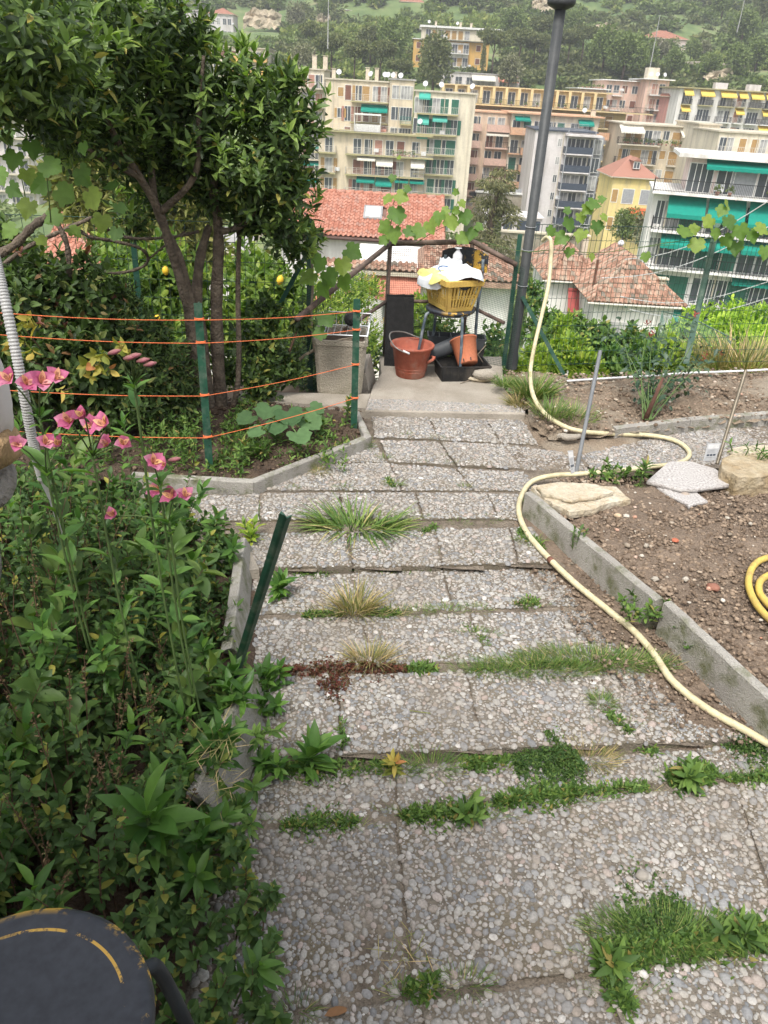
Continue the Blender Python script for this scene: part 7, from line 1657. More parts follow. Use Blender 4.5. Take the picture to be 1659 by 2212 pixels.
r = thing('yellowing_shrub', 'shrub branches with yellow and orange leaves behind the conduit, left', 'shrub', G(120, 900, 0))
L = Leaves(); pts = [D(x, y, 3.7) for x, y in ((45, 700), (62, 690), (75, 705), (50, 740), (70, 760), (205, 770), (215, 790), (225, 765), (185, 790), (240, 800), (195, 815), (20, 740), (30, 770), (275, 760), (262, 745), (135, 845))]
shoots(L, np.array(pts), rng.normal(0, .4, (len(pts), 3)) + nv(0, -.4, -.6), 5, .062, (.2, 1.3), .006, .3); L.build(r, LM_YEL, L_OVAL, 80)
tpart('stem', r, [([G(130 + i * 12, 900, 0), G(130 + i * 12, 900, 0).lerp(p, .5) + Vector((0, .08, .1)), p], [.006, .004, .0015]) for i, p in enumerate(pts[::3])], M_STEMB)

# ---- grape vines
def vine(label, canes, leaves, mat=LM_GRAPE, name='grape_vine', wood=M_STEMG, wr=.0035):
    """canes: lists of (px,py,Y); leaves: (px,py,Y,size px,angle deg)"""
    c0_ = D(*canes[0][0]); r = thing(name, label, 'vine', c0_)
    for cn in canes:
        P = catmull([D(*p) for p in cn], 6); rad = wr if len(cn[0]) else wr; m = MB(); n = len(P); m.tube(P, [rad * (1.1 - .7 * i / n) for i in range(n)], 6); part('cane', m, wood, r, True)
    me = [npmesh('leaf', GRAPE[0] * [1, 1, s], GRAPE[1], False) for s in (1, -1.2, 2.0)]
    for q in me: q.materials.append(mat)
    for (px, py, Y, sp, ang) in leaves:
        c = D(px, py, Y); s = sp * random.uniform(.7, .95) / pxm(c)
        a = math.radians(ang); d = cR * math.sin(a) + cU * -math.cos(a)     # tip direction, 0 = hanging down
        tiltn = Vector((random.uniform(-.8, .8), -.8, .55 + random.uniform(-.5, .6)))
        R = frames(np.array([d]), np.array([tiltn]), np.array([s]))[0]
        M = Matrix([list(x) for x in R]).to_4x4(); base = c - d * s * .4; M.translation = base - r.location
        o = bpy.data.objects.new('leaf', random.choice(me)); C.objects.link(o); o.parent = r; o.matrix_basis = M
    return r
vine('upright grape shoot with large leaves above the left corner of the railing', [[(838, 525, 6.15), (845, 480, 6.12), (850, 440, 6.1), (862, 400, 6.1), (862, 350, 6.1)]],
     [(858, 465, 6.05, 46, 10), (868, 425, 6.05, 36, 60), (880, 408, 6.05, 24, 80), (838, 430, 6.1, 30, -40), (852, 507, 6.05, 42, 0), (828, 520, 6.08, 30, -50), (848, 385, 6.1, 20, -20), (862, 340, 6.12, 14, 170), (832, 492, 6.1, 34, -60), (885, 500, 6.05, 34, 50)])
vine('grape shoots sprawling over the right half of the corner railing', [[(900, 525, 6.15), (930, 505, 6.12), (960, 490, 6.1), (1000, 480, 6.1)], [(935, 505, 6.12), (950, 470, 6.1), (985, 445, 6.1), (990, 405, 6.1)], [(960, 500, 6.12), (1020, 515, 6.1), (1110, 540, 6.05), (1180, 545, 6.1)]],
     [(905, 500, 6.05, 40, -30), (930, 490, 6.05, 38, 20), (948, 470, 6.05, 34, -10), (975, 480, 6.05, 40, 10), (962, 455, 6.1, 26, -60), (998, 440, 6.05, 24, 40), (985, 415, 6.1, 20, 70), (1005, 470, 6.05, 36, 15), (1020, 505, 6.05, 38, -20), (1000, 515, 6.05, 34, 40), (1035, 490, 6.05, 26, 60), (985, 455, 6.08, 22, -70)])
vine('grape shoots rising above the right fence next to the hooked hose', [[(1140, 545, 6.12), (1200, 540, 6.15), (1290, 546, 6.2), (1380, 535, 6.25), (1460, 528, 6.3)], [(1215, 540, 6.15), (1245, 500, 6.1), (1280, 460, 6.1), (1312, 428, 6.1)], [(1245, 500, 6.1), (1290, 490, 6.1)]],
     [(1230, 485, 6.05, 44, 0), (1255, 508, 6.05, 38, -30), (1290, 490, 6.05, 42, 5), (1268, 452, 6.05, 34, -40), (1282, 440, 6.05, 36, 60), (1212, 515, 6.05, 36, -50), (1190, 500, 6.05, 32, -30), (1305, 470, 6.05, 26, 40), (1225, 455, 6.05, 22, -70), (1300, 430, 6.1, 20, 90), (1395, 555, 6.1, 30, 0), (1255, 470, 6.08, 30, 20), (1278, 555, 6.1, 24, 10), (1230, 545, 6.1, 26, -20)])
vine('grape shoots hanging along the top of the right fence near the aged post', [[(1380, 535, 6.25), (1460, 522, 6.35), (1540, 515, 6.4), (1600, 528, 6.45), (1680, 540, 6.5)], [(1540, 515, 6.4), (1565, 470, 6.35), (1570, 430, 6.35)]],
     [(1505, 530, 6.3, 44, -10), (1480, 500, 6.3, 40, 60), (1575, 480, 6.25, 44, 20), (1560, 455, 6.3, 34, -30), (1600, 500, 6.25, 46, 10), (1590, 535, 6.3, 38, -10), (1625, 510, 6.3, 36, 20), (1645, 495, 6.3, 40, 60), (1570, 440, 6.3, 24, 0), (1530, 480, 6.3, 32, -40), (1545, 505, 6.3, 34, 10), (1652, 545, 6.3, 34, 0), (1570, 520, 6.3, 36, 30), (1500, 495, 6.35, 26, 100)])
vine('large grape leaves over the slanting rail above the planter', [[(668, 760, 5.15), (680, 700, 5.15), (690, 640, 5.15), (700, 590, 5.15)], [(690, 640, 5.15), (730, 600, 5.2), (760, 570, 5.2)]],
     [(740, 575, 5.15, 52, 10), (762, 545, 5.2, 44, 60), (712, 600, 5.1, 46, 30), (690, 570, 5.1, 50, -20), (668, 545, 5.1, 44, -30), (700, 625, 5.1, 44, 20), (745, 610, 5.2, 44, 10), (665, 600, 5.1, 48, -50), (690, 720, 5.0, 40, -70), (705, 690, 5.0, 50, 30), (680, 510, 5.15, 36, 60)])
L_ = []
for (x, y, s) in ((30, 345, 60), (70, 320, 64), (110, 360, 74), (150, 350, 70), (180, 380, 66), (30, 410, 62), (85, 400, 70), (140, 420, 70), (200, 430, 70), (240, 400, 60), (60, 450, 64), (115, 470, 60), (20, 500, 60), (220, 480, 58), (160, 500, 52), (15, 290, 52), (60, 380, 56), (260, 450, 50), (0, 380, 64), (180, 320, 48), (90, 520, 40), (250, 505, 44)):
    L_.append((x, y, random.uniform(3.4, 4.2), s * .8, random.uniform(-60, 60)))
vine('broad translucent grape leaves at the left edge under the laurel', [[(110, 480, 3.9), (105, 420, 3.8), (98, 350, 3.8), (92, 290, 3.8)], [(60, 470, 3.9), (50, 400, 3.8), (30, 330, 3.8)], [(200, 470, 4), (170, 400, 3.9), (150, 330, 3.9)]], L_)
r = thing('old_vine', 'gnarled dark old vine branches along the left fence top', 'vine', D(0, 545, 4.4))
for pts, rad in (([(-40, 570, 4.2), (30, 530, 4.3), (70, 490, 4.4), (105, 468, 4.5), (120, 475, 4.5)], .022), ([(-40, 610, 4.3), (50, 540, 4.5), (130, 500, 4.7), (200, 470, 4.8)], .012), ([(160, 485, 4.8), (190, 510, 4.8), (240, 520, 4.9), (300, 535, 4.95), (320, 560, 5.0), (300, 580, 5.0), (240, 590, 5), (190, 565, 5)], .010), ([(210, 470, 4.7), (240, 500, 4.8), (290, 515, 4.8), (370, 512, 4.85), (430, 500, 4.9)], .009), ([(120, 475, 4.5), (145, 530, 4.5), (150, 600, 4.5)], .016), ([(320, 560, 5.0), (370, 520, 5), (400, 500, 5)], .006)):
    P = catmull([D(*p) for p in pts], 6); m = MB(); m.tube(P, [rad * (1 + .18 * math.sin(i * 1.9)) for i in range(len(P))], 8); part('branch', m, M_BARKL, r, True)

# ---- rose bush
r = thing('rose_bush', 'rose bush with blue green leaves and dark red shoot tips before the right fence', 'rose bush', G(1395, 900, .09))
b0_ = G(1392, 905, .09)
tips = [(1340, 695, 5.75), (1300, 700, 5.8), (1402, 700, 5.7), (1430, 770, 5.6), (1500, 680, 5.85), (1545, 650, 5.9), (1410, 720, 5.7), (1460, 790, 5.6), (1520, 770, 5.6), (1560, 760, 5.6), (1470, 720, 5.7), (1355, 760, 5.6), (1440, 830, 5.5), (1400, 840, 5.5), (1495, 830, 5.5)]
canes = []
L = Leaves(); LR = Leaves()
for i, t in enumerate(tips):
    e = D(*t); s = b0_ + Vector((random.uniform(-.03, .06), random.uniform(-.02, .02), 0)); mid = s.lerp(e, .5) + Vector((random.uniform(-.05, .05), 0, .04)); P = catmull([s, mid, e], 8); canes.append((P, [.0055 * (1 - .7 * q / len(P)) for q in range(len(P))]))
    for q in P[6::2]:
        for s5 in range(4): L.add(nv(*q) + rng.normal(0, .045, 3), rng.normal(0, 1, 3) * [1, 1, .5] - [0, 0, .3], nv(0, -.3, 1) + rng.normal(0, .4, 3), random.uniform(.035, .07))
    if i in (2, 6, 8, 9, 4, 13): 
        pp_ = np.repeat(nv(*e)[None], 2, 0) + rng.normal(0, .012, (2, 3)); shoots(LR, pp_, rng.normal(0, .3, (2, 3)) + nv(0, 0, 1), 5, .032, (.4, 1.4), .004)
tpart('stem', r, [(b0_ is None or [b0_ + Vector((0, 0, -.03)), b0_ + Vector((.03, 0, .12)), b0_ + Vector((.06, 0, .3))], [.018, .015, .01])], pm('rose_wood', (.13, .06, .04), (.08, .04, .03), 14, .8), 8)
for cn in canes: tpart('cane', r, [cn], M_STEMG)
L.build(r, LM_ROSE, L_OVAL, 120); LR.build(r, rm('rose_red', [(0, (.22, .03, .03)), (1, (.35, .06, .05))], .5, .4, .2), L_LAUREL, 30, name='red_leaf', mass='red_leaves')

# ---- squash and seedlings in the left bed
r = thing('squash_plant', 'squash plant with broad veined leaves in the left bed by the trunks', 'plant', G(610, 925, .05))
me = npmesh('leaf', SQUASH[0], SQUASH[1]); me.materials.append(LM_SQ)
for (x, y, s, a) in ((545, 900, 54, -40), (585, 880, 58, -10), (620, 890, 64, 20), (655, 905, 58, 50), (640, 935, 50, 30), (565, 930, 44, -50), (670, 880, 40, 70), (600, 915, 50, 0)):
    c = G(x, y, .2 + random.uniform(-.06, .03)); s_ = s * random.uniform(.72, 1.0) / pxm(c); an = math.radians(a); d = Vector((math.sin(an), -math.cos(an) * .9, -.25)); R = frames(np.array([d]), np.array([[.1 * math.sin(an), -.35, 1]]), np.array([s_]))[0]
    M = Matrix([list(q) for q in R]).to_4x4(); M.translation = c - r.location; o = bpy.data.objects.new('leaf', me); C.objects.link(o); o.parent = r; o.matrix_basis = M
    tpart('leaf_stalk', r, [([G(610, 925, .05), c.lerp(G(610, 925, .05), .5) + Vector((0, 0, .05)), c], [.006, .005, .004])], M_STEMG)
def lance_plant(label, p, h, nsh, ln, mat=LM_ALS, tpl=L_LAUREL, spread=.05, name='leafy_plant', nobj=30, cat='plant', k=10, lean=(0, 0), stemm=None, thick=.0035):
    r = thing(name, label, cat, p); L = Leaves(); st = []
    for i in range(nsh):
        a = random.random() * 6.28; q = random.random() ** .5 * spread; b = Vector((math.cos(a) * q, math.sin(a) * q, 0)); t = p + b * 1.0 + b * 1.6 * h / .3 + Vector((lean[0], lean[1], h * random.uniform(.65, 1.05)))
        mid = (p + b).lerp(t, .5) + Vector((random.uniform(-.01, .01), random.uniform(-.01, .01), .01)); P = catmull([p + b, mid, t], 5); st.append((P, [thick, ] * (len(P) - 1) + [thick * .4]))
        m_ = max(2, int(h / .07))
        shoots(L, np.array([nv(*t)]), nv(*(t - mid))[None], k, ln, (.3, 1.45), h * .45 / k, .15)
        for s_ in range(m_):
            u = .25 + .6 * s_ / m_; q_ = P[int(u * (len(P) - 1))]; shoots(L, np.array([nv(*q_)]), nv(*(t - mid))[None], 3, ln * .85, (1.0, 1.5), .008, .2)
    tpart('stems', r, st, stemm or M_STEMG, 5, kind='stuff' if nsh > 1 else None)
    L.build(r, mat, tpl, nobj); return r
for i, (x, y, h, lb) in enumerate([(530, 1000, .12, 'leafy seedling beside the first green stake in the left bed'), (655, 945, .10, 'pepper seedling in the left bed below the squash leaves'), (590, 960, .09, 'small pepper seedling in the left bed, middle'), (700, 935, .09, 'pepper seedling at the kerb of the left bed'), (745, 915, .15, 'taller pepper seedling by the second green stake'), (565, 990, .08, 'low seedling near the bend of the thin kerb')]):
    lance_plant(lb, G(x, y, .05), h, 3, .05, LM_WEED, L_LAUREL, .03, 'seedling', 14)
lance_plant('spiky green weed between the flat stones at the tip of the dug bed', G(1375, 1052, .09), .15, 3, .055, LM_WEED, L_NARROW, .02, 'weed', 40, k=14)
lance_plant('creeping round leaved weed behind the limestone flake', G(1300, 1030, .09), .05, 9, .035, LM_WEED, L_OVAL, .10, 'weed', 60, k=5)
lance_plant('low vine weed with yellow flower next to the spiky weed', G(1345, 1035, .09), .05, 6, .03, LM_FERN, L_ROUND, .07, 'weed', 40, k=5)
lance_plant('fresh weed growing over the top of the ochre boulder', G(1620, 985, .2), .06, 7, .04, LM_FERN, L_NARROW, .10, 'weed', 50, k=7)
lance_plant('nettle like weed climbing the kerb at the gap, right', G(1390, 1330, .05), .07, 12, .03, LM_WEED, L_OVAL, .085, 'weed', 80, k=6)
lance_plant('small nettle against the long kerb plank', G(1243, 1190, .05), .12, 3, .028, LM_WEED, L_OVAL, .03, 'weed', 30, k=6)
lance_plant('tiny round leaved weed at the foot of the right kerb', G(1462, 1390, .04), .04, 5, .024, LM_WEED, L_ROUND, .05, 'weed', 20, k=4)

# ---- weeds in the joints of the path
def tuft(L, p, n, h, spread, wild=.6, aspect=1.0):
    a = rng.random(n) * 6.28; q = rng.random(n) ** .5 * spread
    P = np.stack([p.x + np.cos(a) * q * aspect, p.y + np.sin(a) * q / max(aspect, 1) * .8, np.full(n, p.z)], 1)
    d = np.stack([np.cos(a) * wild * rng.random(n) * 1.3, np.sin(a) * wild * rng.random(n) * 1.3, np.ones(n)], 1) + rng.normal(0, .2, (n, 3))
    nn = np.stack([-np.cos(a), -np.sin(a), np.full(n, .3)], 1) + rng.normal(0, .3, (n, 3))
    L.add(P, d, nn, h * rng.uniform(.45, 1.1, n))
def matt(L, x0, x1, y0, y1, z, n, ln, hgt=.03, jit=.35):
    """low leafy mat between two pixel points"""
    A, B = G(x0, y0, z), G(x1, y1, z); t = rng.random(n); w = np.sin(PI * t.clip(.04, .96)) ** .5
    P = np.array(A)[None] * (1 - t[:, None]) + np.array(B)[None] * t[:, None]
    off = rng.normal(0, 1, n) * w * jit * .1; P[:, 1] += off; P[:, 0] += rng.normal(0, .006, n); P[:, 2] += hgt * w * np.exp(-(off / (.07 * jit + 1e-6)) ** 2) * rng.random(n)
    shoots(L, P, rng.normal(0, .6, (n, 3)) + nv(0, 0, 1), 5, ln, (.4, 1.5), .004, .3)
Z1, Z2, Z3 = .0, -.035, -.065
def tuft_thing(label, p, n, h, spread, mat=LM_GRASS, wild=.6, aspect=1, tpl=BLADE, name='grass_tuft', cat='grass'):
    r = thing(name, label, cat, p); L = Leaves(); tuft(L, p, n, h, spread, wild, aspect); L.build(r, mat, tpl, 0, mass='blades'); return r
GR2 = leaf_tpl(.05, .3, .9, 5, .35)
tuft_thing('largest blue green grass tuft on the path, upper middle', G(770, 1148, Z1 - .03), 420, .17, .11, LM_GRASS, 1.1, 1.9, GR2)
tuft_thing('pale seeding grass at the right half of the big tuft', G(835, 1140, Z1 - .03), 260, .085, .07, LM_GRASS, .9, 2)
tuft_thing('tall dry blond grass tuft on the left of the path', G(765, 1325, Z2), 230, .15, .06, LM_DRY, .5, 1.2)
tuft_thing('dry blond grass spreading under the tall blond tuft', G(775, 1325, Z2), 300, .055, .12, LM_DRY, .8, 1.8)
tuft_thing('second dry tuft below the tall blond one', G(800, 1430, Z2), 230, .10, .06, LM_DRY, .7, 1.3)
tuft_thing('thick green grass strip in the middle right of the path, right part', G(1290, 1432, Z2), 1300, .07, .15, LM_GRASS, .8, 2.2)
tuft_thing('thick green grass strip in the middle right of the path, centre part', G(1160, 1447, Z2), 800, .06, .12, LM_GRASS, .9, 2.0)
tuft_thing('thick green grass strip in the middle right of the path, left end', G(1060, 1452, Z2), 500, .045, .09, LM_GRASS, .9, 1.8)
tuft_thing('round grass tuft on the slab right of centre', G(1298, 1520, Z2), 260, .05, .045, LM_GRASS, .9)
tuft_thing('dry grass right of the dark clover mound', G(1268, 1640, Z3), 520, .06, .085, LM_DRY, .9, 1.3)
tuft_thing('wide grass clump at the lower right corner of the path', G(1440, 2020, Z3), 1300, .06, .13, LM_GRASS, .9, 1.8)
tuft_thing('dried out straw tuft near the bend of the thin kerb', G(690, 1022, Z1), 160, .06, .05, LM_DRY, 1.2)
tuft_thing('grass clump at the foot of the lamp post', G(1150, 862, .06), 500, .2, .10, LM_GRASS, .6)
tuft_thing('dry grass at the landing corner beside the hose', G(1122, 880, .03), 260, .14, .07, LM_DRY, .9)
tuft_thing('long grass in front of the fence right of the hose', G(1190, 900, .1), 240, .14, .12, LM_GRASS, .6)
tuft_thing('grass at the bend of the thin kerb, left', G(480, 1055, Z1), 420, .07, .10, LM_GRASS, .9, 2.0)
tuft_thing('dark grass clump with roots on the landing edge by the stones', G(1090, 835, .1), 420, .1, .06, LM_GRASS, 1.0)
tuft_thing('thin grass in the far bed before the low kerb', G(1240, 905, .1), 200, .12, .16, LM_GRASS, .7)
tuft_thing('dry straw patch beyond the fence at the right edge', D(1610, 800, 7.2), 900, .35, .5, LM_DRY, .8)
L = Leaves(); L2 = Leaves(); L3 = Leaves(); L4 = Leaves(); L5 = Leaves()
for x, y, z, n, h, s in ((850, 1050, Z1, 80, .06, .03), (740, 1058, Z1, 60, .05, .035), (635, 1058, Z1, 50, .04, .025), (780, 965, Z1, 120, .08, .045), (722, 992, Z1, 60, .05, .025), (830, 992, Z1, 60, .05, .03), (880, 942, Z1, 40, .04, .025), (945, 948, Z1, 60, .035, .04), (978, 1002, Z1, 50, .035, .025), (1004, 1053, Z1, 60, .04, .025), (912, 1000, Z1, 30, .03, .02), (960, 985, Z1, 20, .03, .01), (905, 1118, Z1, 90, .04, .04), (990, 1132, Z1 - .01, 90, .04, .05), (1055, 1126, Z1 - .01, 90, .04, .05),
                      (1085, 1218, Z2, 70, .04, .04), (1157, 1238, Z2, 30, .03, .02), (900, 1325, None, 160, .045, .06), (960, 1322, None, 160, .045, .06), (1025, 1318, None, 140, .04, .05), (1140, 1305, None, 90, .04, .03), (1028, 1365, Z2, 120, .03, .035), (935, 1150, Z1, 40, .04, .02), (1140, 1172, 0, 120, .06, .04), (1640, 1678, None, 120, .04, .06), (1560, 1625, None, 60, .03, .04), (930, 1660, None, 200, .07, .07), (860, 1665, None, 120, .06, .05), (1015, 1000, Z1, 10, .03, .01), (1030, 885, .03, 60, .04, .06), (1000, 892, Z1, 60, .03, .1), (830, 895, Z1, 60, .03, .06), (905, 893, Z1, 50, .03, .05), (1000, 2128, None, 140, .05, .05), (870, 2150, None, 60, .05, .03), (640, 2185, None, 60, .06, .03), (1180, 1215, Z2, 60, .04, .04)):
    z = (Z2 if y < 1600 else Z3) if z is None else z
    tuft(L, G(x, y, z - .004), n, h, s, .9, 1.4)
for x0, x1, y0, y1, z, n, ln, hg, jt in ((628, 700, 1132, 1130, None, 60, .03, .03, .35), (782, 1000, 1228, 1218, None, 230, .018, .025, .35), (940, 995, 1190, 1222, None, 60, .028, .02, .3), (630, 740, 1232, 1228, None, 60, .026, .03, .35), (655, 740, 1330, 1328, None, 50, .028, .03, .3), (800, 860, 1325, 1325, None, 40, .03, .02, .3), (1010, 1380, 1452, 1420, None, 420, .015, .03, .45), (1000, 1060, 1350, 1392, None, 90, .014, .012, .35), (590, 860, 1665, 1655, None, 150, .028, .04, .4),
                                     (1000, 1100, 1652, 1645, None, 90, .04, .03, .3), (870, 1050, 1765, 1755, None, 190, .036, .03, .35), (1070, 1250, 1735, 1712, None, 200, .038, .03, .35), (1240, 1400, 1708, 1700, None, 70, .03, .02, .25), (610, 770, 1785, 1775, None, 120, .026, .04, .4), (1440, 1545, 1685, 1668, None, 130, .04, .035, .4), (1570, 1680, 1684, 1675, None, 60, .03, .02, .25), (1290, 1400, 2080, 2055, None, 110, .042, .03, .4), (1400, 1720, 2050, 2010, None, 260, .042, .035, .45), (1300, 1360, 2100, 2180, None, 60, .05, .03, .3),
                                     (1310, 1360, 1545, 1580, None, 30, .035, .02, .3), (1370, 1420, 1610, 1625, None, 24, .032, .02, .3), (915, 940, 1150, 1135, 0, 24, .025, .02, .3), (1120, 1175, 1150, 1185, 0, 60, .034, .03, .4), (1115, 1165, 1305, 1302, None, 36, .03, .02, .3), (730, 745, 1560, 1610, None, 16, .03, .03, .3), (885, 940, 1448, 1445, None, 40, .04, .025, .3), (835, 850, 1035, 1055, 0, 30, .03, .02, .3), (1130, 1200, 1080, 1110, .01, 30, .02, .02, .3), (880, 950, 2145, 2120, None, 30, .04, .02, .3)):
    z = (Z2 if y0 < 1600 else Z3) + (.004 if y0 < 1250 else 0) if z is None else z
    matt(L2, x0, x1, y0, y1, z, int(n * 1.5), ln * .7, hg * .7, jt * .8); tuft(L, G((x0 + x1) / 2, (y0 + y1) / 2, z), n, .04, .045, 1, 1 + abs(x1 - x0) / 40)
matt(L3, 1110, 1245, 1655, 1640, Z3, 900, .012, .055, .9); matt(L3, 1180, 1240, 1675, 1665, Z3, 250, .012, .03, .5); matt(L3, 1555, 1680, 1600, 1625, Z3, 500, .014, .045, .7); matt(L3, 1330, 1480, 2030, 1975, Z3, 600, .013, .05, .9); matt(L3, 1180, 1260, 1590, 1660, Z2, 200, .012, .02, .5)
matt(L4, 610, 880, 1446, 1446, Z2, 260, .014, .03, .4); matt(L4, 690, 755, 1478, 1478, Z2, 120, .014, .03, .5)
rt = thing('path_weeds', 'small green grass tufts scattered along the slab joints', 'grass', (0, 3, 0)); rt['kind'] = 'stuff'; L.build(rt, LM_GRASS, BLADE, 0, mass='grass_blades')
rt = thing('path_weeds', 'broad leaved weeds filling the slab joints in strips', 'weeds', (0, 3, 0)); rt['kind'] = 'stuff'; L2.build(rt, LM_WEED, L_LAUREL, 0, mass='weed_leaves')
rt = thing('clover_mat', 'dense tiny leaved dark green mounds on the right of the path', 'ground cover', (0, 3, 0)); rt['kind'] = 'stuff'; L3.build(rt, rm('clover', [(0, (.02, .06, .015)), (.5, (.04, .10, .022)), (1, (.08, .15, .035))], .6, .3, .2), L_SMALL, 0, mass='clover_leaves')
rt = thing('oxalis_mat', 'reddish brown creeping oxalis in the joint left of the path', 'ground cover', (0, 3, 0)); rt['kind'] = 'stuff'; L4.build(rt, LM_RED, L_ROUND, 0, mass='oxalis_leaves')
lance_plant('bright lance leaved plant growing in the joint at the left, lower path', G(665, 1668, Z3), .11, 2, .095, LM_ALS, L_LAUREL, .015, 'lily_plant', 30, k=12)
lance_plant('yellowish seedling right of the bright lance leaved plant', G(850, 1672, Z3), .06, 2, .05, LM_YEL, L_LAUREL, .015, 'seedling', 14, k=6)
lance_plant('leafy rosette on the right of the path above the lower joint', G(1488, 1690, Z3), .06, 3, .06, LM_WEED, L_LAUREL, .03, 'weed', 36, k=10)
lance_plant('leafy rosette at the left end of the lower right grass clump', G(1310, 2100, Z3), .07, 3, .06, LM_WEED, L_LAUREL, .03, 'weed', 36, k=10)
lance_plant('large leaf rosette at the far end of the lower right grass clump', G(1600, 2040, Z3), .06, 4, .06, LM_WEED, L_LAUREL, .05, 'weed', 36, k=8)
lance_plant('dandelion like rosette left of the lower joint strip', G(1010, 1770, Z3), .05, 3, .05, LM_WEED, L_LAUREL, .03, 'weed', 30, k=9)

# ---- foreground plants, lower left
M_PETAL = rm('petal_pink', [(0, (.44, .09, .20)), (.5, (.55, .15, .28)), (1, (.64, .27, .39))], .5, .3, .35, (1.2, .9, .95), gscale=90, grain=.25)
M_PETALY = rm('petal_yellow', [(0, (.74, .38, .30)), (.5, (.76, .48, .22)), (1, (.72, .34, .36))], .5, .3, .3, (1.1, 1, .6)); M_STRIPE = pm('petal_stripe', (.16, .02, .03))
PET = leaf_tpl(.9, .26, .5, 9, .64); PETN = leaf_tpl(.42, .3, .3, 8, .6)
def flower(p, axis, s, lb, label=None, open_=1.0):
    r = thing('alstroemeria_flower', label, 'flower', p); axis = Vector(axis).normalized()
    A = axis.orthogonal().normalized(); B = axis.cross(A)
    me_p = cached('petal', lambda: npmesh('petal', PET[0], PET[1], True)); me_n = cached('petaln', lambda: npmesh('inner_petal', PETN[0], PETN[1], True))
    if not me_p.materials: me_p.materials.append(M_PETAL); me_n.materials.append(M_PETALY)
    ph = random.random()
    for i in range(6):
        a = 2 * PI * (i / 6) + ph; o_ = A * math.cos(a) + B * math.sin(a); d = axis * 1.0 + o_ * (.42 if i % 2 == 0 else .34) * open_
        n = axis * .4 * open_ - o_
        R = frames(np.array([d]), np.array([n]), np.array([s * (1 if i % 2 == 0 else .95)]))[0]; M = Matrix([list(q) for q in R]).to_4x4()
        inner = i % 2 == 1 and i != 3
        o = bpy.data.objects.new('inner_petal' if inner else 'petal', me_n if inner else me_p); C.objects.link(o); o.parent = r; o.matrix_basis = M
        if inner:
            m = MB(); 
            for q in range(3): 
                e = Vector(R @ nv((q - 1) * .06, .45 + .05 * q, .01)); f = Vector(R @ nv((q - 1) * .08, .72, -.06)); m.tube([e, f], s * .012, 4)
            link('petal_mark', m.mesh('petal_mark'), M_STRIPE, o)
            bpy.data.objects[-1] if False else None
            o.children[0].matrix_parent_inverse = M.inverted()
    m = MB(); 
    for i in range(4): m.tube([(0, 0, 0), axis * s * .8 + A * s * .12 * math.cos(i * 1.6) + B * s * .12 * math.sin(i * 1.6)], s * .012, 4)
    link('stamens', m.mesh('stamens'), M_PETALY, r); m = MB(); m.tube([-axis * s * .4, -axis * s * .1, axis * s * .12], [s * .06, s * .1, s * .07], 8); link('calyx', m.mesh('calyx', True), M_STEMG, r)
    return r
FL = [(25, 826, 'far left in the top left cluster beside the conduit', 1), (58, 832, 'behind the conduit in the top left cluster', 1), (88, 830, 'middle of the top left cluster', 1), (120, 822, 'right end of the top left cluster', 1),
      (40, 962, 'left of the conduit in the low cluster', .8), (98, 962, 'just right of the conduit in the low cluster', .7), (130, 965, 'right end of the low cluster by the conduit', .7),
      (152, 915, 'left end of the middle cluster', .9), (185, 905, 'small one at the top of the middle cluster', .6), (200, 922, 'largest in the middle cluster', 1.1), (232, 922, 'right end of the middle cluster', 1.0), (237, 960, 'small one below the middle cluster', .8), (268, 962, 'right of the small one below the middle cluster', .8),
      (330, 1003, 'upper pair by the kerb, left one', .9), (358, 1008, 'upper pair by the kerb, right one', .8), (345, 1062, 'lowest cluster, left one', 1.1), (375, 1078, 'lowest cluster, middle one', 1.1), (400, 1075, 'lowest cluster, right one', .9), (250, 1115, 'faded one low among the leaves', .5)]
stems = []
for i, (x, y, lb, op) in enumerate(FL):
    Y = 1.75 + .12 * math.sin(i * 2.3) + (.15 if y > 990 else 0); p = D(x, y, Y); ax = Vector((random.uniform(-.5, .6), -.55 + random.uniform(-.3, .2), .75)); s = .033 if op > .85 else .029
    flower(p, ax, s * 1.1, lb, 'pink alstroemeria flower, ' + lb, op); stems.append(p)
for i, (x, y, lb) in enumerate([(248, 760, 'leftmost bud of the tall stem'), (292, 768, 'upper bud of the tall stem'), (310, 778, 'middle bud of the tall stem'), (325, 786, 'right bud of the tall stem'), (282, 772, 'small bud in the centre of the tall stem'), (378, 992, 'faded bud on the thin stem right')]):
    p = D(x, y, 1.75); r = thing('alstroemeria_bud', 'closed purplish alstroemeria bud, ' + lb, 'flower bud', p)
    ax = Vector((.8, -.1, .25 if i else .3)).normalized()
    m = MB(); m.tube([-ax * .018, -ax * .008, ax * .004, ax * .016], [.003, .006, .0065, .002], 8); link('bud', m.mesh('bud', True), pm('bud_purple', (.30, .10, .13), (.2, .12, .08), 60, .6), r); stems.append(p)
hub = [(85, 900), (200, 985), (345, 1045), (365, 1125), (290, 830), (100, 1020)]
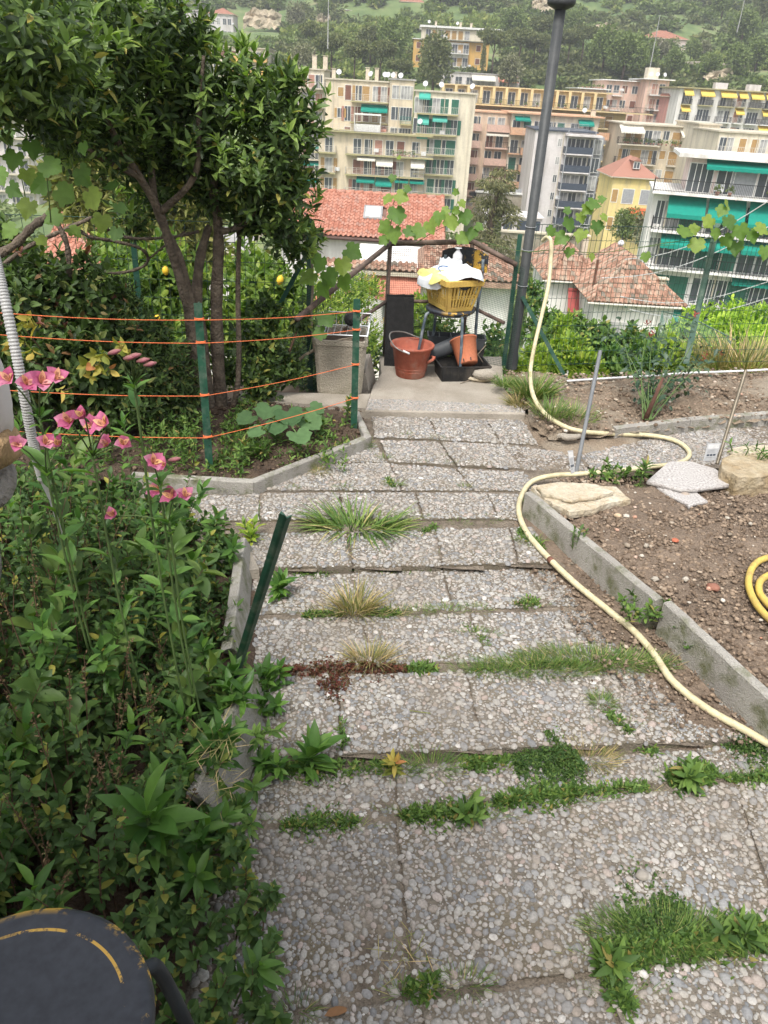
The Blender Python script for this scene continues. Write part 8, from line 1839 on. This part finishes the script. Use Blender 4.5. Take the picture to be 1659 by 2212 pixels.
# foreground foliage: shoots rising from the raised bed
fgp = [(G(x, y, 0).x, G(x, y, 0).y) for x, y in ((540, 1150), (560, 1460), (500, 1760), (470, 2300), (-900, 2400), (-900, 1150))]
def fg(label, name, n, hf, ln, mat, tpl, nobj, k, spread, leafgap, area, stemm, rows=4, thick=.003, ncat='plant'):
    """many upright stems in an area; hf(x,y) gives their height"""
    xs = [q[0] for q in area]; ys_ = [q[1] for q in area]; P = np.stack([rng.uniform(max(min(xs), -2.2), max(xs), n * 4), rng.uniform(min(ys_), max(ys_), n * 4)], 1); P = P[inpoly(P, area)][:n]
    k_ = len(P); h = np.array([hf(a, b) for a, b in P]) * rng.uniform(.7, 1.08, k_)
    ok = h > .02; P, h = P[ok], h[ok]; k_ = len(P)
    r = thing(name, label, ncat, (float(P[:, 0].mean()), float(P[:, 1].mean()), 0.0)); L = Leaves(); st = []
    lean = rng.normal(0, .1, (k_, 2)) + nv(.07, -.03)
    for (a, b), hh_, ln_ in zip(P, h, lean):
        B = Vector((a, b, .0)); T = B + Vector((ln_[0] * hh_ * 2, ln_[1] * hh_ * 2, hh_)); mid = B.lerp(T, .5) + Vector((random.uniform(-.02, .02), random.uniform(-.02, .02), .02)); st.append(([B, mid, T], [thick, thick * .8, thick * .4]))
        d = nv(*(T - mid)); shoots(L, np.array([nv(*T)]), d[None], k, ln, (.25, 1.4), leafgap, .22)
        for q in range(rows):
            u = .95 - .7 * (q + .5) / rows; c = B.lerp(mid, u * 2) if u < .5 else mid.lerp(T, u * 2 - 1); shoots(L, np.array([nv(*c)]), d[None], 3, ln * .95, (1.0, 1.55), .01, .3)
    m = MB()
    for p_, q_ in st: m.tube(p_, q_, 4, False)
    o = part('stems', m, stemm, r); o['kind'] = 'stuff'; L.build(r, mat, tpl, nobj, cull=True); return r
def hgt(x, y):
    kx = np.interp(y, [1.0, 1.2, 1.65, 2.2, 2.7, 3.3], [-.15, -.22, -.42, -.56, -.66, -.72])     # kerb line
    d = kx - x
    if d < 0: return 0
    far = np.interp(y, [.8, 1.2, 1.7, 2.3, 2.9, 3.3], [.30, .42, .62, .74, .6, .35])
    return min(far, .14 + d * (1.0 if y > 1.5 else .8)) 
area1 = [(-.10, .62), (-.17, 1.1), (-.33, 1.65), (-.48, 2.2), (-.62, 2.7), (-.66, 3.15), (-2.2, 3.3), (-2.2, .6)]
fg('dense pellitory and soft weeds filling the foreground bed, lower left', 'pellitory', 1500, lambda x, y: hgt(x, y) * random.uniform(.45, 1.0), .036, LM_PAR, L_OVAL, 280, 8, 1, .012, area1, M_STEMB, 7)
fg('lance leaved alstroemeria foliage behind the foreground kerb, left', 'alstroemeria', 120, lambda x, y: hgt(x, y) * random.uniform(.95, 1.3) if y > 1.5 else hgt(x, y) * .9, .068, LM_ALS, L_LAUREL, 200, 9, 1, .016, area1, M_STEMG, 5)
r = thing('dock_spikes', 'thin brown flowering weed spikes standing in the foreground bed, left', 'plant', D(200, 1500, 1.7)); L = Leaves(); st = []
for i in range(70):
    x, y = random.uniform(-1.25, -.5), random.uniform(1.15, 2.3); h = hgt(x, y) * random.uniform(.9, 1.2)
    if h < .15: continue
    T = Vector((x + random.uniform(-.06, .1), y + random.uniform(-.06, .03), h)); st.append(([Vector((x, y, 0)), Vector((x, y, h * .5)), T], [.0025, .002, .001])); n_ = 34
    P = np.array(T)[None] - np.outer(rng.random(n_) * .16, unit(np.array(T - Vector((x, y, h * .5))))) + rng.normal(0, .004, (n_, 3)); L.add(P, rng.normal(0, 1, (n_, 3)), rng.normal(0, 1, (n_, 3)), rng.uniform(.006, .013, n_))
m = MB()
for p_, q_ in st: m.tube(p_, q_, 4, False)
part('stems', m, M_STEMB, r)['kind'] = 'stuff'; L.build(r, rm('seed_brown', [(0, (.10, .06, .035)), (.6, (.17, .11, .06)), (1, (.12, .14, .05))], .8, .2), L_SMALL, 0, mass='seed_heads')
area2 = [(-.55, 1.9), (-.62, 2.3), (-1.0, 2.6), (-1.5, 2.4), (-1.4, 1.5), (-.8, 1.5)]
fg('broad leaved laurel suckers among the foreground alstroemeria', 'laurel_sucker', 20, lambda x, y: hgt(x, y) * 1.0, .085, rm('sucker_leaf', [(0, (.035, .085, .02)), (.5, (.055, .12, .026)), (1, (.09, .16, .035))], .5, .35, .25), L_OVAL, 100, 7, 1, .018, area2, M_STEMB, 4)
fg('low green plants tucked against the foreground kerb', 'kerb_weeds', 16, lambda x, y: .10, .05, LM_FERN, L_LAUREL, 80, 7, 1, .01, [(-.27, 1.3), (-.42, 2.15), (-.58, 2.6), (-.70, 2.7), (-.62, 2.1), (-.42, 1.3)], M_STEMG, 2)
# flower stems
r = thing('alstroemeria', 'tall flowering alstroemeria stems carrying the pink blooms, left', 'plant', D(200, 1200, 1.9))
Ls = Leaves(); cl = {0: (0, 1, 2, 3), 1: (7, 8, 9, 10, 11, 12), 2: (13, 14), 3: (15, 16, 17, 18), 4: (19, 20, 21, 22, 23), 5: (4, 5, 6)}
for h_, ids in cl.items():
    hx, hy = hub[h_]; H_ = D(hx, hy, 1.8); base = G(hx + 30 - (60 if h_ == 4 else 0), hy + 900, .05); base = Vector((H_.x + .04, H_.y + .05, .05)); m = MB(); P = catmull([base, base.lerp(H_, .5) + Vector((-.02, .02, 0)), H_], 6); m.tube(P, [.0035] * len(P), 7); part('stem', m, M_STEMG, r, True)
    for i in ids: m = MB(); m.tube([H_, H_.lerp(stems[i], .6) + Vector((0, 0, .008)), stems[i]], .002, 5); part('pedicel', m, M_STEMG, r, True)
    shoots(Ls, np.array([nv(*H_)]), nv(0, 0, 1)[None], 7, .05, (.5, 1.2), .004, .2)
    for q in P[6:-1]: shoots(Ls, np.array([nv(*q)]), nv(.1, 0, 1)[None], 1, .08, (.6, 1.3), .0, .3)
Ls.build(r, LM_ALS, L_LAUREL, 120)
# big dark hosta like leaves near bottom left and bright lily whorl
lance_plant('broad blue green leaves of a cut lily stem, lower left', G(95, 1700, .0) + Vector((0, .25, 0)), .34, 1, .17, rm('bluegreen', [(0, (.02, .065, .03)), (1, (.03, .085, .04))], .5, .35, .15), L_OVAL, .01, 'lily_plant', 16, k=5, thick=.006)
lance_plant('bright green lance leaved whorl among the pellitory, bottom left', G(330, 1830, .25), .13, 2, .125, LM_ALS, L_LAUREL, .01, 'lily_plant', 26, k=9, thick=.005)
for i, (x, y, h, ln, lb) in enumerate([(520, 1520, .12, .075, 'light green lance leaved shoot leaning over the leaning kerb slab, upper'), (480, 1640, .14, .085, 'light green lance leaved shoot over the leaning kerb slab, lower'), (600, 1290, .10, .07, 'dark green shoot on the path side of the leaning stake'), (595, 1490, .09, .07, 'lance leaved shoot growing at the path edge by the kerb break'), (580, 1545, .07, .06, 'small lance leaved shoot at the foot of the kerb slab'), (545, 1180, .12, .06, 'yellow green shoot behind the upright kerb slab'), (575, 1680, .06, .06, 'bright small shoot at the bottom of the leaning kerb')]):
    z = .12 if i in (0, 1) else -.04; lance_plant(lb, G(x, y, z), h, 3, ln, LM_YEL if i == 5 and False else (LM_LIME if i == 5 else LM_ALS), L_LAUREL, .03, 'lily_shoot', 40, k=9)
# ground layer of the left bed
L = Leaves()
for (x0, x1, y0, y1, n) in ((300, 450, 1000, 960, 200), (450, 560, 1010, 960, 150), (560, 760, 985, 935, 140), (120, 300, 990, 930, 200), (480, 540, 930, 900, 60)):
    A_, B_ = G(x0, y0, .05), G(x1, y1, .05); P = np.stack([rng.uniform(A_.x, B_.x, n), rng.uniform(min(A_.y, B_.y) - .1, max(A_.y, B_.y) + .25, n), .05 + rng.random(n) * (.18 if x0 < 450 else .05)], 1); shoots(L, P, rng.normal(0, .5, (n, 3)) + nv(0, 0, 1), 6, .035, (.4, 1.5), .008, .3)
rt = thing('bed_weeds', 'low leafy weeds covering the left bed behind the string', 'weeds', (-1, 4.3, 0)); rt['kind'] = 'stuff'; L.build(rt, LM_WEED, L_LAUREL, 0)
lance_plant('single thin dead plant stalk on the path near the leaning stake', G(563, 1128, Z1), .13, 1, .012, LM_DRY, L_NARROW, .002, 'dead_stalk', 4, k=3)
# loose leaves and straw on the path
for i, (x, y, s, a, lb, c) in enumerate([(700, 2195, .07, 20, 'dry brown leaf at the bottom edge of the path', (.25, .13, .06)), (1030, 1528 + 10, .0, 0, '', (0, 0, 0)), (1215, 1670 - 60 + 50, .018, 10, 'scrap of white paper near the clover mound', (.7, .7, .66))]):
    if s: 
        o = link('fallen_leaf' if i == 0 else 'paper_scrap', npmesh('fallen', L_LAUREL[0] * s, L_LAUREL[1]), pm('fallen_c%s' % 'abc'[i], c), None, G(x, y, Z3 + .016)); o.rotation_euler = (0, 0, math.radians(a) - 1.5); tag(o, lb, 'leaf' if i == 0 else 'paper')
m = MB(); m.tube([G(885, 1535, -.022), G(930, 1541, -.016)], .002, 5); single('straw_piece', m, LM_DRY, 'pale straw lying in the middle of the slabs', 'straw', G(885, 1535, -.022))
L = Leaves()
for (x, y, z, n) in ((880, 2080, Z3, 30), (760, 1190, Z1, 14), (760, 1420, Z2, 20), (1040, 880, .1, 10), (470, 1600, .25, 40), (480, 1700, .2, 30)):
    p = G(x, y, z + .01); L.add(np.array(p)[None] + rng.normal(0, .03, (n, 3)) * [1, 1, .1], rng.normal(0, 1, (n, 3)) * [1, 1, .1], np.tile(nv(0, 0, 1), (n, 1)), rng.uniform(.03, .1, n))
rt = thing('dry_litter', 'dry straw and root litter lying in the joints', 'litter', (0, 2, 0)); rt['kind'] = 'stuff'; L.build(rt, LM_DRY, leaf_tpl(.03, .2, .05, 3), 0)
# overhead wires crossing in front of the white block
M_WR = pm('wire_white', (.6, .6, .6))
for i, (a, b, lb) in enumerate([((1350, 560), (1670, 428), 'upper'), ((1300, 600), (1670, 485), 'second'), ((1340, 640), (1670, 605), 'third'), ((1360, 668), (1670, 640), 'lowest')]):
    A, B = D(*a, 20), D(*b, 16); m = MB(); m.tube([A.lerp(B, t) + Vector((0, 0, -.3 * math.sin(PI * t))) for t in np.linspace(0, 1, 9)], .012, 4); single('overhead_wire', m, M_WR, f'pale overhead wire crossing before the white block, {lb} one', 'wire', A, group='overhead wires')

hz = MB(); hz.box(-900, 900, -40, 1150, -60, 420)
hm = bpy.data.materials.new('haze_air'); hm.use_nodes = True; t = hm.node_tree; t.nodes.clear(); pv = t.nodes.new('ShaderNodeVolumePrincipled'); mo = t.nodes.new('ShaderNodeOutputMaterial')
pv.inputs['Color'].default_value = (.92, .95, 1, 1); pv.inputs['Density'].default_value = .0006; pv.inputs['Anisotropy'].default_value = 0.2; t.links.new(pv.outputs[0], mo.inputs['Volume'])
o = link('haze', hz.mesh('haze'), hm); o['kind'] = 'stuff'; tag(o, 'thin pale haze in the air over the valley', 'haze')
